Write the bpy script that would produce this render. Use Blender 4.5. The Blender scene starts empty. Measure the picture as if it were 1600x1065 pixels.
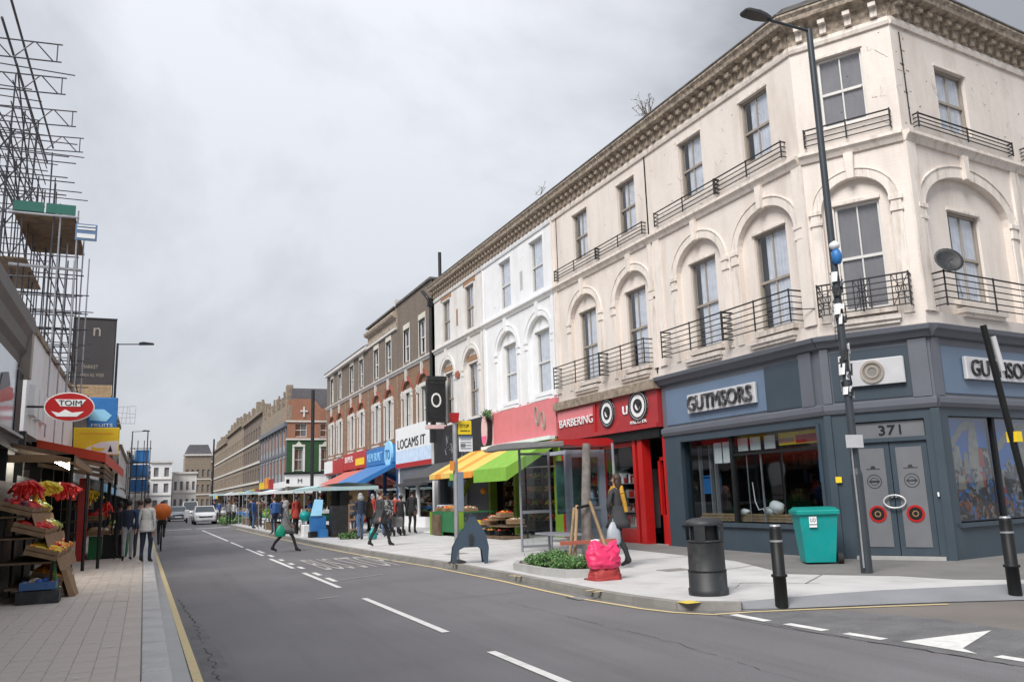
import bpy, math, random
from mathutils import Vector, Matrix
random.seed(11)
R = random.Random(7)
PI = math.pi
S = bpy.context.scene
COL = S.collection
# ---------------------------------------------------------------- camera, world, sun, exposure
cam_d = bpy.data.cameras.new('camera'); cam = bpy.data.objects.new('camera', cam_d); COL.objects.link(cam)
cam_d.sensor_fit = 'HORIZONTAL'; cam_d.sensor_width = 36; cam_d.lens = 28.8
cam_d.clip_start = 0.1; cam_d.clip_end = 3000
MR = Matrix(((0.91464127, -0.04576181, -0.40166802), (-0.40304199, -0.18049272, -0.89720652), (-0.03144036, 0.98251119, -0.18353002)))
cam.matrix_world = Matrix.Translation((0, 0, 1.6)) @ MR.to_4x4()
S.camera = cam
S.render.resolution_x = 1024; S.render.resolution_y = 681
S.view_settings.view_transform = 'Standard'; S.view_settings.look = 'None'
S.view_settings.gamma = 1; S.view_settings.use_curve_mapping = False
S.view_settings.exposure = 1.42
W = bpy.data.worlds.new('World'); S.world = W; W.use_nodes = True
nt = W.node_tree; nt.nodes.clear()
def wn(t, **k):
    n = nt.nodes.new(t)
    for a, b in k.items(): setattr(n, a, b)
    return n
out = wn('ShaderNodeOutputWorld'); bg = wn('ShaderNodeBackground'); bg.inputs['Strength'].default_value = 0.1
sky = wn('ShaderNodeTexSky', sky_type='NISHITA', sun_disc=False)
SUN_EL, SUN_AZ = math.radians(45), math.radians(234)     # azimuth clockwise from +Y
sky.sun_elevation = SUN_EL; sky.sun_rotation = SUN_AZ
tc = wn('ShaderNodeTexCoord'); mp = wn('ShaderNodeMapping'); mp.inputs['Scale'].default_value = (1.0, 1.0, 1.5)
mp.inputs['Location'].default_value = (0.35, 0.1, 0.2)
n1 = wn('ShaderNodeTexNoise'); n1.inputs['Scale'].default_value = 1.3; n1.inputs['Detail'].default_value = 7; n1.inputs['Roughness'].default_value = 0.54
n1.inputs['Distortion'].default_value = 0.25
cr = wn('ShaderNodeValToRGB'); e = cr.color_ramp.elements
e[0].position = 0.40; e[0].color = (1.3, 1.335, 1.44, 1); e[1].position = 0.62; e[1].color = (2.95, 3.02, 3.2, 1)
e2 = cr.color_ramp.elements.new(0.5); e2.color = (2.15, 2.21, 2.36, 1)
mx = wn('ShaderNodeMixRGB'); mx.inputs['Fac'].default_value = 0.95
L = nt.links.new
L(tc.outputs['Generated'], mp.inputs['Vector']); L(mp.outputs['Vector'], n1.inputs['Vector']); L(n1.outputs['Fac'], cr.inputs['Fac'])
L(sky.outputs['Color'], mx.inputs['Color1']); L(cr.outputs['Color'], mx.inputs['Color2']); sx = wn('ShaderNodeSeparateXYZ'); L(tc.outputs['Generated'], sx.inputs[0])
zz = wn('ShaderNodeMapRange'); zz.inputs['From Min'].default_value = 0.0; zz.inputs['From Max'].default_value = 1.0; zz.inputs['To Min'].default_value = 0.76; zz.inputs['To Max'].default_value = 1.5; L(sx.outputs['Z'], zz.inputs['Value'])   # an overcast sky is brightest overhead
mz = wn('ShaderNodeMixRGB', blend_type='MULTIPLY'); mz.inputs['Fac'].default_value = 1; L(mx.outputs['Color'], mz.inputs['Color1']); L(zz.outputs['Result'], mz.inputs['Color2'])
L(mz.outputs['Color'], bg.inputs['Color']); L(bg.outputs['Background'], out.inputs['Surface'])
sd = bpy.data.lights.new('sun', 'SUN'); sd.energy = 1.5; sd.angle = math.radians(28); sd.color = (1, 0.965, 0.92)
so = bpy.data.objects.new('sun', sd); COL.objects.link(so)
sv = Vector((math.sin(SUN_AZ) * math.cos(SUN_EL), math.cos(SUN_AZ) * math.cos(SUN_EL), math.sin(SUN_EL)))
so.rotation_euler = sv.to_track_quat('Z', 'Y').to_euler(); so.location = (-20, -20, 40)

# ---------------------------------------------------------------- materials
MATS = {}
def mat(name, col, rough=0.75, var=0.12, nscale=3.0, bump=0.0, bscale=40, metal=0.0, spec=0.5, dirt=0.0, dirtcol=(0.12, 0.1, 0.08), dscale=1.1, streak=False, emit=None, fine=0.0, dmap=None):
    if name in MATS: return MATS[name]
    m = bpy.data.materials.new(name); m.use_nodes = True; t = m.node_tree; b = t.nodes['Principled BSDF']
    b.inputs['Roughness'].default_value = rough; b.inputs['Metallic'].default_value = metal; b.inputs['Specular IOR Level'].default_value = spec
    N = t.nodes.new; K = t.links.new
    tc = N('ShaderNodeTexCoord')
    nz = N('ShaderNodeTexNoise'); nz.inputs['Scale'].default_value = nscale; nz.inputs['Detail'].default_value = 5; K(tc.outputs['Object'], nz.inputs['Vector'])
    mr = N('ShaderNodeMapRange'); mr.inputs['From Min'].default_value = 0.3; mr.inputs['From Max'].default_value = 0.7; mr.inputs['To Min'].default_value = 1 - var; mr.inputs['To Max'].default_value = 1 + var
    K(nz.outputs['Fac'], mr.inputs['Value'])
    mul = N('ShaderNodeMixRGB'); mul.blend_type = 'MULTIPLY'; mul.inputs['Fac'].default_value = 1; mul.inputs['Color1'].default_value = (*col, 1); K(mr.outputs['Result'], mul.inputs['Color2'])
    c = mul.outputs['Color']
    if dirt > 0:
        mp = N('ShaderNodeMapping'); mp.inputs['Scale'].default_value = dmap or ((2.6, 2.6, 0.35) if streak else (1, 1, 1)); K(tc.outputs['Object'], mp.inputs['Vector'])
        n2 = N('ShaderNodeTexNoise'); n2.inputs['Scale'].default_value = dscale; n2.inputs['Detail'].default_value = 9; n2.inputs['Roughness'].default_value = 0.68; K(mp.outputs['Vector'], n2.inputs['Vector'])
        r2 = N('ShaderNodeMapRange'); r2.inputs['From Min'].default_value = 0.5; r2.inputs['From Max'].default_value = 0.78; r2.inputs['To Max'].default_value = dirt; K(n2.outputs['Fac'], r2.inputs['Value'])
        m2 = N('ShaderNodeMixRGB'); K(r2.outputs['Result'], m2.inputs['Fac']); K(c, m2.inputs['Color1']); m2.inputs['Color2'].default_value = (*dirtcol, 1); c = m2.outputs['Color']
    if fine > 0:
        n4 = N('ShaderNodeTexNoise'); n4.inputs['Scale'].default_value = 90; n4.inputs['Detail'].default_value = 2; K(tc.outputs['Object'], n4.inputs['Vector'])
        r4 = N('ShaderNodeMapRange'); r4.inputs['From Min'].default_value = 0.3; r4.inputs['From Max'].default_value = 0.7; r4.inputs['To Min'].default_value = 1 - fine; r4.inputs['To Max'].default_value = 1 + fine; K(n4.outputs['Fac'], r4.inputs['Value'])
        m4 = N('ShaderNodeMixRGB'); m4.blend_type = 'MULTIPLY'; m4.inputs['Fac'].default_value = 1; K(c, m4.inputs['Color1']); K(r4.outputs['Result'], m4.inputs['Color2']); c = m4.outputs['Color']
    K(c, b.inputs['Base Color'])
    if bump > 0:
        n3 = N('ShaderNodeTexNoise'); n3.inputs['Scale'].default_value = bscale; n3.inputs['Detail'].default_value = 4; K(tc.outputs['Object'], n3.inputs['Vector'])
        bp = N('ShaderNodeBump'); bp.inputs['Strength'].default_value = bump; bp.inputs['Distance'].default_value = 0.02; K(n3.outputs['Fac'], bp.inputs['Height']); K(bp.outputs['Normal'], b.inputs['Normal'])
    if emit:
        b.inputs['Emission Color'].default_value = (*col, 1); b.inputs['Emission Strength'].default_value = emit
    MATS[name] = m; return m
def brickmat(name, c1, c2, mortar, w=0.225, h=0.075, bump=0.4, ms=0.012, dirt=0.25, dirtcol=(0.1, 0.085, 0.07), rough=0.85):
    m = bpy.data.materials.new(name); m.use_nodes = True; t = m.node_tree; b = t.nodes['Principled BSDF']; b.inputs['Roughness'].default_value = rough
    N = t.nodes.new; K = t.links.new
    uv = N('ShaderNodeUVMap'); uv.uv_map = 'UVMap'; tc = N('ShaderNodeTexCoord')
    br = N('ShaderNodeTexBrick'); br.inputs['Scale'].default_value = 1; br.inputs['Brick Width'].default_value = w; br.inputs['Row Height'].default_value = h; br.inputs['Mortar Size'].default_value = ms; br.inputs['Mortar Smooth'].default_value = 0.3
    br.inputs['Color1'].default_value = (*c1, 1); br.inputs['Color2'].default_value = (*c2, 1); br.inputs['Mortar'].default_value = (*mortar, 1); K(uv.outputs['UV'], br.inputs['Vector'])
    mp = N('ShaderNodeMapping'); mp.inputs['Scale'].default_value = (1.6, 1.6, 0.4); K(tc.outputs['Object'], mp.inputs['Vector'])
    n2 = N('ShaderNodeTexNoise'); n2.inputs['Scale'].default_value = 1.0; n2.inputs['Detail'].default_value = 9; n2.inputs['Roughness'].default_value = 0.66; K(mp.outputs['Vector'], n2.inputs['Vector'])
    r2 = N('ShaderNodeMapRange'); r2.inputs['From Min'].default_value = 0.46; r2.inputs['From Max'].default_value = 0.8; r2.inputs['To Max'].default_value = dirt; K(n2.outputs['Fac'], r2.inputs['Value'])
    m2 = N('ShaderNodeMixRGB'); K(r2.outputs['Result'], m2.inputs['Fac']); K(br.outputs['Color'], m2.inputs['Color1']); m2.inputs['Color2'].default_value = (*dirtcol, 1)
    # small chips of exposed dark patches
    n5 = N('ShaderNodeTexNoise'); n5.inputs['Scale'].default_value = 5.5; n5.inputs['Detail'].default_value = 6; n5.inputs['Roughness'].default_value = 0.75; K(tc.outputs['Object'], n5.inputs['Vector'])
    r5 = N('ShaderNodeMapRange'); r5.inputs['From Min'].default_value = 0.69; r5.inputs['From Max'].default_value = 0.73; r5.inputs['To Max'].default_value = dirt * 1.6; K(n5.outputs['Fac'], r5.inputs['Value'])
    m5 = N('ShaderNodeMixRGB'); K(r5.outputs['Result'], m5.inputs['Fac']); K(m2.outputs['Color'], m5.inputs['Color1']); m5.inputs['Color2'].default_value = (*dirtcol, 1)
    K(m5.outputs['Color'], b.inputs['Base Color'])
    bp = N('ShaderNodeBump'); bp.inputs['Strength'].default_value = bump; bp.inputs['Distance'].default_value = 0.01; bp.invert = True; K(br.outputs['Fac'], bp.inputs['Height']); K(bp.outputs['Normal'], b.inputs['Normal'])
    MATS[name] = m; return m
def glassmat(name, tint=(0.85, 0.9, 0.92), trans=0.75):
    m = bpy.data.materials.new(name); m.use_nodes = True; t = m.node_tree; t.nodes.clear(); N = t.nodes.new; K = t.links.new
    o = N('ShaderNodeOutputMaterial'); tr = N('ShaderNodeBsdfTransparent'); tr.inputs['Color'].default_value = (*[c * trans for c in tint], 1)
    gl = N('ShaderNodeBsdfGlossy'); gl.inputs['Roughness'].default_value = 0.03; gl.inputs['Color'].default_value = (1, 1, 1, 1)
    fr = N('ShaderNodeLayerWeight'); fr.inputs['Blend'].default_value = 0.5; pw = N('ShaderNodeMath'); pw.operation = 'POWER'; pw.inputs[1].default_value = 4.0; K(fr.outputs['Facing'], pw.inputs[0])
    mr = N('ShaderNodeMath'); mr.operation = 'MULTIPLY_ADD'; mr.inputs[1].default_value = 0.9; mr.inputs[2].default_value = 0.1; K(pw.outputs[0], mr.inputs[0])
    tc = N('ShaderNodeTexCoord'); nz = N('ShaderNodeTexNoise'); nz.inputs['Scale'].default_value = 1.3; K(tc.outputs['Object'], nz.inputs['Vector'])
    bp = N('ShaderNodeBump'); bp.inputs['Strength'].default_value = 0.05; bp.inputs['Distance'].default_value = 0.05; K(nz.outputs['Fac'], bp.inputs['Height']); K(bp.outputs['Normal'], gl.inputs['Normal'])
    mx = N('ShaderNodeMixShader'); K(mr.outputs[0], mx.inputs['Fac']); K(tr.outputs[0], mx.inputs[1]); K(gl.outputs[0], mx.inputs[2]); K(mx.outputs[0], o.inputs['Surface'])
    MATS[name] = m; return m
def goodsmat(name, cols, scale=6, rough=0.5, dark=(0.01, 0.01, 0.012), thr=0.35, warp=0.0):
    m = bpy.data.materials.new(name); m.use_nodes = True; t = m.node_tree; b = t.nodes['Principled BSDF']; b.inputs['Roughness'].default_value = rough; N = t.nodes.new; K = t.links.new
    tc = N('ShaderNodeTexCoord'); v = N('ShaderNodeTexVoronoi'); v.inputs['Scale'].default_value = scale; src = tc.outputs['Object']
    if warp:
        wz = N('ShaderNodeTexNoise'); wz.inputs['Scale'].default_value = 2.2; wz.inputs['Detail'].default_value = 6; K(src, wz.inputs['Vector']); ad = N('ShaderNodeVectorMath'); ad.operation = 'MULTIPLY_ADD'; ad.inputs[1].default_value = (warp * 3,) * 3; K(wz.outputs['Color'], ad.inputs[0]); K(src, ad.inputs[2]); src = ad.outputs['Vector']
    K(src, v.inputs['Vector'])
    sp = N('ShaderNodeSeparateColor'); K(v.outputs['Color'], sp.inputs['Color'])
    cr = N('ShaderNodeValToRGB'); cr.color_ramp.interpolation = 'CONSTANT'; el = cr.color_ramp.elements
    el[0].position = 0; el[0].color = (*dark, 1); el[1].position = thr; el[1].color = (*cols[0], 1)
    for i, c in enumerate(cols[1:]):
        q = el.new(thr + (1 - thr) * (i + 1) / len(cols)); q.color = (*c, 1)
    K(sp.outputs['Red'], cr.inputs['Fac']); K(cr.outputs['Color'], b.inputs['Base Color']); MATS[name] = m; return m

CREAM = brickmat('cream_painted_brick', (0.765, 0.7, 0.645), (0.745, 0.68, 0.625), (0.71, 0.64, 0.585), bump=0.16, ms=0.005, dirt=0.5, dirtcol=(0.4, 0.32, 0.26), rough=0.6)
CREAMT = mat('cream_stucco', (0.765, 0.7, 0.64), 0.65, 0.06, 2, 0.25, 25, dirt=0.8, dirtcol=(0.28, 0.22, 0.17), dscale=2.0, streak=True)
WHITEW = mat('white_painted_render', (0.78, 0.79, 0.81), 0.6, 0.04, 2, 0.15, 25, dirt=0.25, dirtcol=(0.4, 0.38, 0.36), streak=True)
OFFW = mat('offwhite_painted_render', (0.70, 0.68, 0.66), 0.65, 0.06, 2, 0.2, 25, dirt=0.4, dirtcol=(0.3, 0.25, 0.22), streak=True)
BRICKD = brickmat('sooty_brown_brick', (0.19, 0.15, 0.12), (0.145, 0.115, 0.095), (0.2, 0.17, 0.14), dirt=0.4, dirtcol=(0.06, 0.05, 0.045))
BRICKR = brickmat('red_brown_brick', (0.27, 0.145, 0.085), (0.2, 0.11, 0.07), (0.24, 0.17, 0.12), dirt=0.35, dirtcol=(0.09, 0.06, 0.045))
BRICKO = brickmat('orange_red_brick', (0.36, 0.13, 0.07), (0.3, 0.11, 0.06), (0.3, 0.2, 0.15), dirt=0.3)
RED_ARCH = mat('red_rubbed_brick', (0.34, 0.1, 0.06), 0.8, 0.2, 12)
STONE = mat('pale_stone_trim', (0.62, 0.6, 0.57), 0.7, 0.08, 4, 0.15, 30, dirt=0.3, dirtcol=(0.25, 0.22, 0.2), streak=True)
STONED = mat('weathered_brown_stone', (0.27, 0.22, 0.17), 0.9, 0.35, 5, 0.6, 18, dirt=0.7, dirtcol=(0.06, 0.05, 0.04), dscale=4)
FRIEZE = mat('weathered_frieze_stucco', (0.4, 0.335, 0.27), 0.9, 0.45, 9, 1.0, 14, dirt=0.95, dirtcol=(0.05, 0.04, 0.035), dscale=5)
COPING = mat('dark_lead_coping', (0.10, 0.095, 0.09), 0.7, 0.3, 4, dirt=0.5, dirtcol=(0.3, 0.28, 0.25), dscale=3)
SLATE = brickmat('grey_slate', (0.16, 0.155, 0.17), (0.12, 0.12, 0.135), (0.07, 0.07, 0.08), w=0.3, h=0.22, bump=0.5, dirt=0.3)
GREYP = mat('slate_grey_paint', (0.042, 0.062, 0.082), 0.45, 0.07, 2, dirt=0.1, dirtcol=(0.16, 0.16, 0.16), streak=True)
GREYL = mat('mid_grey_paint', (0.115, 0.125, 0.15), 0.45, 0.06, 2, dirt=0.15, dirtcol=(0.2, 0.2, 0.2), streak=True)
BLUEP = mat('steel_blue_panel', (0.125, 0.18, 0.265), 0.42, 0.06, 1.2)
DOORG = mat('grey_door_panel', (0.16, 0.165, 0.18), 0.4, 0.06)
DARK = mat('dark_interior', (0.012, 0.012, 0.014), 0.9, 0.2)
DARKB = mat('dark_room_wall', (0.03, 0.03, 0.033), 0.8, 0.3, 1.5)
FRAMEW = mat('white_window_paint', (0.66, 0.65, 0.63), 0.5, 0.05, dirt=0.25, dirtcol=(0.3, 0.28, 0.25))
FRAMET = mat('stone_coloured_paint', (0.33, 0.29, 0.25), 0.6, 0.1, dirt=0.3)
CURT = mat('pale_net_curtain', (0.55, 0.575, 0.63), 0.9, 0.15, 4)
CURTG = mat('grey_roller_blind', (0.2, 0.19, 0.2), 0.9, 0.1, 2)
GLASS = glassmat('window_glass', (0.96, 0.98, 1.0), 1.0); SGLASS = glassmat('shop_glass', (0.8, 0.86, 0.88), 0.85)
BLACKM = mat('black_ironwork', (0.014, 0.014, 0.016), 0.5, 0.2, dirt=0.3, dirtcol=(0.08, 0.07, 0.06), dscale=6)
BLACKP = mat('black_paint', (0.01, 0.011, 0.012), 0.5, 0.15, spec=0.3)
PLASTICK = mat('dark_grey_plastic', (0.02, 0.022, 0.025), 0.55, 0.2, 4, dirt=0.55, dirtcol=(0.12, 0.12, 0.12), dscale=3)
STEEL = mat('galvanised_steel', (0.42, 0.43, 0.45), 0.45, 0.12, 6, metal=0.6)
SCAF = mat('dull_scaffold_tube', (0.06, 0.06, 0.07), 0.5, 0.3, 3, metal=0.3)
SCAFL = mat('bright_scaffold_tube', (0.4, 0.41, 0.44), 0.4, 0.2, 3, metal=0.5)
WOOD = mat('raw_timber', (0.36, 0.25, 0.14), 0.8, 0.25, 6, dirt=0.4)
WOODD = mat('dark_weathered_boards', (0.13, 0.085, 0.05), 0.85, 0.4, 5, dirt=0.5)
CARD = mat('brown_cardboard', (0.25, 0.16, 0.09), 0.85, 0.15, 5)
REDP = mat('red_gloss_paint', (0.42, 0.012, 0.012), 0.35, 0.08)
REDD = mat('deep_red_fascia', (0.36, 0.03, 0.035), 0.4, 0.08)
PINK = mat('pink_fascia_panel', (0.66, 0.2, 0.22), 0.5, 0.06)
PINKL = mat('pale_pink_paint', (0.72, 0.5, 0.5), 0.5, 0.06)
MAGENTA = mat('magenta_bag_fabric', (0.72, 0.03, 0.13), 0.5, 0.12, 5)
YELLOWF = mat('yellow_awning_cloth', (0.75, 0.5, 0.12), 0.7, 0.08)
ORANGEF = mat('orange_awning_cloth', (0.75, 0.28, 0.04), 0.7, 0.08)
GREENF = mat('lime_green_cloth', (0.2, 0.42, 0.05), 0.7, 0.08)
LIMEP = mat('lime_green_paint', (0.2, 0.33, 0.03), 0.5, 0.1)
GREENC = mat('green_baize', (0.02, 0.14, 0.05), 0.9, 0.15)
GREEND = mat('dark_green_tiles', (0.03, 0.085, 0.035), 0.4, 0.12)
BLUEB = mat('bright_blue_panel', (0.03, 0.17, 0.45), 0.45, 0.1)
BLUEL = mat('light_blue_print', (0.3, 0.62, 0.85), 0.5, 0.08)
YEL = mat('yellow_panel', (0.8, 0.58, 0.02), 0.5, 0.06)
WHITEP = mat('white_panel', (0.78, 0.79, 0.8), 0.45, 0.04)
SIGNSIL = mat('brushed_sign_metal', (0.62, 0.62, 0.64), 0.35, 0.08, 3, metal=0.3)
TEAL = mat('teal_bin_plastic', (0.0, 0.3, 0.29), 0.45, 0.12, 2, dirt=0.4, dirtcol=(0.12, 0.2, 0.2), dscale=3)
CANVAS = mat('pale_teal_canvas', (0.42, 0.58, 0.6), 0.8, 0.08)
CANVASW = mat('white_canvas', (0.72, 0.75, 0.77), 0.8, 0.06)
SKIN = mat('skin', (0.42, 0.24, 0.17), 0.55, 0.08)
SKIND = mat('skin_dark', (0.14, 0.07, 0.045), 0.5, 0.08)
HAIR = mat('black_hair', (0.012, 0.01, 0.009), 0.6, 0.3, 20)
HAIRB = mat('brown_hair', (0.05, 0.03, 0.018), 0.6, 0.3, 20)
LEAF = mat('box_hedge_leaf', (0.045, 0.12, 0.03), 0.6, 0.4, 9)
LEAF2 = mat('light_hedge_leaf', (0.1, 0.2, 0.05), 0.6, 0.3, 9)
TYRE = mat('tyre_rubber', (0.015, 0.015, 0.016), 0.8, 0.1)
CONC = mat('grey_concrete', (0.36, 0.36, 0.35), 0.8, 0.1, 3, 0.2, 40)
PAVE = mat('pale_stone_paving', (0.5, 0.495, 0.49), 0.8, 0.08, 1.2, 0.12, 50, dirt=0.65, dirtcol=(0.27, 0.265, 0.26), dscale=1.3, fine=0.1)
PAVED = mat('worn_dark_footway', (0.17, 0.165, 0.16), 0.85, 0.12, 1.0, 0.2, 60, dirt=0.35, dirtcol=(0.26, 0.25, 0.24), dscale=0.8, fine=0.1)
SLAB = mat('grey_brown_paver', (0.56, 0.5, 0.45), 0.85, 0.1, 1.3, 0.2, 60, dirt=0.35, dirtcol=(0.33, 0.3, 0.27), dscale=1.2, fine=0.12)
KERBM = mat('granite_kerb', (0.52, 0.51, 0.5), 0.75, 0.12, 2.0, 0.2, 60, dirt=0.3, dirtcol=(0.28, 0.27, 0.26), fine=0.12)
KERBD = mat('dirty_kerb', (0.24, 0.23, 0.215), 0.8, 0.15, 2.0, 0.2, 60, dirt=0.5, dirtcol=(0.08, 0.07, 0.06), fine=0.12)
ASPH = mat('asphalt', (0.142, 0.137, 0.144), 0.8, 0.17, 0.3, 0.35, 80, dirt=0.75, dirtcol=(0.088, 0.085, 0.088), dscale=1.0, fine=0.22, dmap=(1.3, 0.09, 1))
ASPH2 = mat('patched_asphalt', (0.13, 0.128, 0.132), 0.85, 0.2, 2.2, 0.4, 50, dirt=0.35, dirtcol=(0.25, 0.25, 0.25), dscale=5, fine=0.3)
ASPH3 = mat('brown_grey_asphalt', (0.165, 0.148, 0.135), 0.85, 0.12, 0.8, 0.25, 70, fine=0.14)
RAMPM = mat('blue_grey_ramp', (0.22, 0.225, 0.24), 0.8, 0.1, 1.2, 0.2, 60, fine=0.1)
LINEW = mat('worn_white_paint', (0.68, 0.68, 0.66), 0.7, 0.06, 5, dirt=0.55, dirtcol=(0.2, 0.2, 0.2), dscale=7)
LINEP = mat('faded_white_paint', (0.38, 0.37, 0.35), 0.75, 0.15, 5, dirt=0.9, dirtcol=(0.12, 0.12, 0.12), dscale=6)
LINEY = mat('worn_yellow_paint', (0.62, 0.5, 0.26), 0.7, 0.08, 5, dirt=0.6, dirtcol=(0.25, 0.22, 0.17), dscale=5)
LINEYB = mat('bright_yellow_paint', (0.7, 0.55, 0.08), 0.6, 0.1, 5, dirt=0.6)
GRND = mat('distant_ground', (0.1, 0.1, 0.1), 0.9, 0.2)
WET = mat('wet_gutter', (0.16, 0.155, 0.15), 0.3, 0.25, 1.6, dirt=0.4, dirtcol=(0.08, 0.075, 0.07))
MURAL = goodsmat('window_collage', [(0.01, 0.06, 0.2), (0.02, 0.2, 0.6), (0.2, 0.19, 0.18), (0.03, 0.03, 0.035), (0.3, 0.3, 0.32), (0.02, 0.04, 0.08), (0.3, 0.08, 0.03)], 7, thr=0.3, warp=0.5)
GOODS = goodsmat('assorted_goods', [(0.5, 0.5, 0.5), (0.05, 0.05, 0.06), (0.4, 0.03, 0.03), (0.25, 0.2, 0.12), (0.6, 0.58, 0.55), (0.03, 0.03, 0.04)], 7, thr=0.3)
PACKS = goodsmat('grocery_packs', [(0.4, 0.16, 0.04), (0.12, 0.3, 0.04), (0.45, 0.3, 0.15), (0.35, 0.05, 0.03), (0.5, 0.45, 0.35)], 9, thr=0.35)
STICK = goodsmat('torn_stickers', [(0.5, 0.5, 0.52), (0.2, 0.2, 0.22), (0.55, 0.56, 0.6), (0.08, 0.09, 0.12), (0.4, 0.4, 0.44)], 16, thr=0.4)
CAMO = goodsmat('grey_patterned_cloth', [(0.3, 0.3, 0.3), (0.1, 0.1, 0.1), (0.18, 0.18, 0.19)], 18, thr=0.3)

# ---------------------------------------------------------------- helpers
def link(o): COL.objects.link(o); return o
def org(p):
    v = Vector((0, 0, 0))
    while p is not None: v += p.location; p = p.parent
    return v
def tag(o, label=None, cat=None, group=None, kind=None):
    if label: o['label'] = label
    if cat: o['category'] = cat
    if group: o['group'] = group
    if kind: o['kind'] = kind
    return o
def empty(name, loc, label, cat, group=None):
    o = link(bpy.data.objects.new(name, None)); o.location = loc; o.empty_display_size = 0.2
    return tag(o, label, cat, group)
class FR:      # facade frame: x along wall (left to right seen from the street), y into the wall, z up
    def __init__(s, ox, oy, ux, uy):
        l = math.hypot(ux, uy); s.o = (ox, oy); s.u = (ux / l, uy / l); s.ang = math.atan2(uy, ux)
    def __call__(s, p):
        u, d, z = p; return Vector((s.o[0] + s.u[0] * u - s.u[1] * d, s.o[1] + s.u[1] * u + s.u[0] * d, z))
class MB:
    def __init__(s, T=None): s.v = []; s.f = []; s.m = []; s.uv = []; s.T = T; s.c = 0; s.mk = []; s.dp = 0
    def add(s, vs, fs, smooth=False):
        b = len(s.v); vs = [Vector(v) for v in vs]
        s.v += [s.T(v) if s.T else v for v in vs]
        for f in fs:
            s.f.append([b + i for i in f]); s.m.append((s.c, smooth))
            n = Vector((0, 0, 0)); k = len(f)
            for i in range(k):
                a, c = vs[f[i]], vs[f[(i + 1) % k]]
                n += Vector(((a.y - c.y) * (a.z + c.z), (a.z - c.z) * (a.x + c.x), (a.x - c.x) * (a.y + c.y)))
            ax, ay, az = abs(n.x), abs(n.y), abs(n.z)
            for i in f:
                q = vs[i]
                s.uv.append((q.x, q.z) if ay >= ax and ay >= az else ((q.y, q.z) if ax >= az else (q.x, q.y)))
        return s
    def box(s, x0, x1, y0, y1, z0, z1):
        vs = [(x0, y0, z0), (x1, y0, z0), (x1, y1, z0), (x0, y1, z0), (x0, y0, z1), (x1, y0, z1), (x1, y1, z1), (x0, y1, z1)]
        return s.add(vs, [(0, 3, 2, 1), (4, 5, 6, 7), (0, 1, 5, 4), (1, 2, 6, 5), (2, 3, 7, 6), (3, 0, 4, 7)])
    def bbox(s, x0, x1, y0, y1, z0, z1, b=0.01):   # bevelled on the vertical and top edges
        def ring(i, z): return [(x0 + i + b, y0 + i, z), (x1 - i - b, y0 + i, z), (x1 - i, y0 + i + b, z), (x1 - i, y1 - i - b, z), (x1 - i - b, y1 - i, z), (x0 + i + b, y1 - i, z), (x0 + i, y1 - i - b, z), (x0 + i, y0 + i + b, z)]
        vs = ring(0, z0) + ring(0, z1 - b) + ring(b * 0.7, z1)
        fs = [tuple(range(7, -1, -1)), tuple(range(16, 24))]
        for k in (0, 8):
            for i in range(8): fs.append((k + i, k + (i + 1) % 8, k + 8 + (i + 1) % 8, k + 8 + i))
        return s.add(vs, fs)
    def quad(s, a, b, c, d): return s.add([a, b, c, d], [(0, 1, 2, 3)])
    def prism(s, pts, z0, z1):
        n = len(pts); vs = [(p[0], p[1], z0) for p in pts] + [(p[0], p[1], z1) for p in pts]
        return s.add(vs, [tuple(range(n - 1, -1, -1)), tuple(range(n, 2 * n))] + [(i, (i + 1) % n, n + (i + 1) % n, n + i) for i in range(n)])
    def slab(s, pts, y0, y1):      # polygon in x,z extruded in y
        n = len(pts); vs = [(p[0], y0, p[1]) for p in pts] + [(p[0], y1, p[1]) for p in pts]
        return s.add(vs, [tuple(range(n)), tuple(range(2 * n - 1, n - 1, -1))] + [(i, n + i, n + (i + 1) % n, (i + 1) % n) for i in range(n)])
    def tube(s, p, q, r, n=6, r2=None, cap=True):
        p = Vector(p); q = Vector(q); d = q - p
        if d.length < 1e-6: return s
        d.normalize(); a = d.orthogonal().normalized(); b = d.cross(a); r2 = r if r2 is None else r2
        vs = [p + (a * math.cos(2 * PI * i / n) + b * math.sin(2 * PI * i / n)) * r for i in range(n)] + [q + (a * math.cos(2 * PI * i / n) + b * math.sin(2 * PI * i / n)) * r2 for i in range(n)]
        fs = [(i, (i + 1) % n, n + (i + 1) % n, n + i) for i in range(n)]
        s.add(vs, fs, n > 5)
        if cap: s.add(vs, [tuple(range(n - 1, -1, -1)), tuple(range(n, 2 * n))])
        return s
    def path(s, pts, r, n=6):
        for a, b in zip(pts, pts[1:]): s.tube(a, b, r, n)
        return s
    def lathe(s, c, prof, n=16, smooth=True):     # prof = [(r, z)]
        vs = []; fs = []
        for r, z in prof: vs += [(c[0] + r * math.cos(2 * PI * i / n), c[1] + r * math.sin(2 * PI * i / n), c[2] + z) for i in range(n)]
        for k in range(len(prof) - 1):
            for i in range(n): fs.append((k * n + i, k * n + (i + 1) % n, (k + 1) * n + (i + 1) % n, (k + 1) * n + i))
        s.add(vs, fs, smooth); m = (len(prof) - 1) * n
        return s.add(vs, [tuple(range(n - 1, -1, -1)), tuple(range(m, m + n))])
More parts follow.
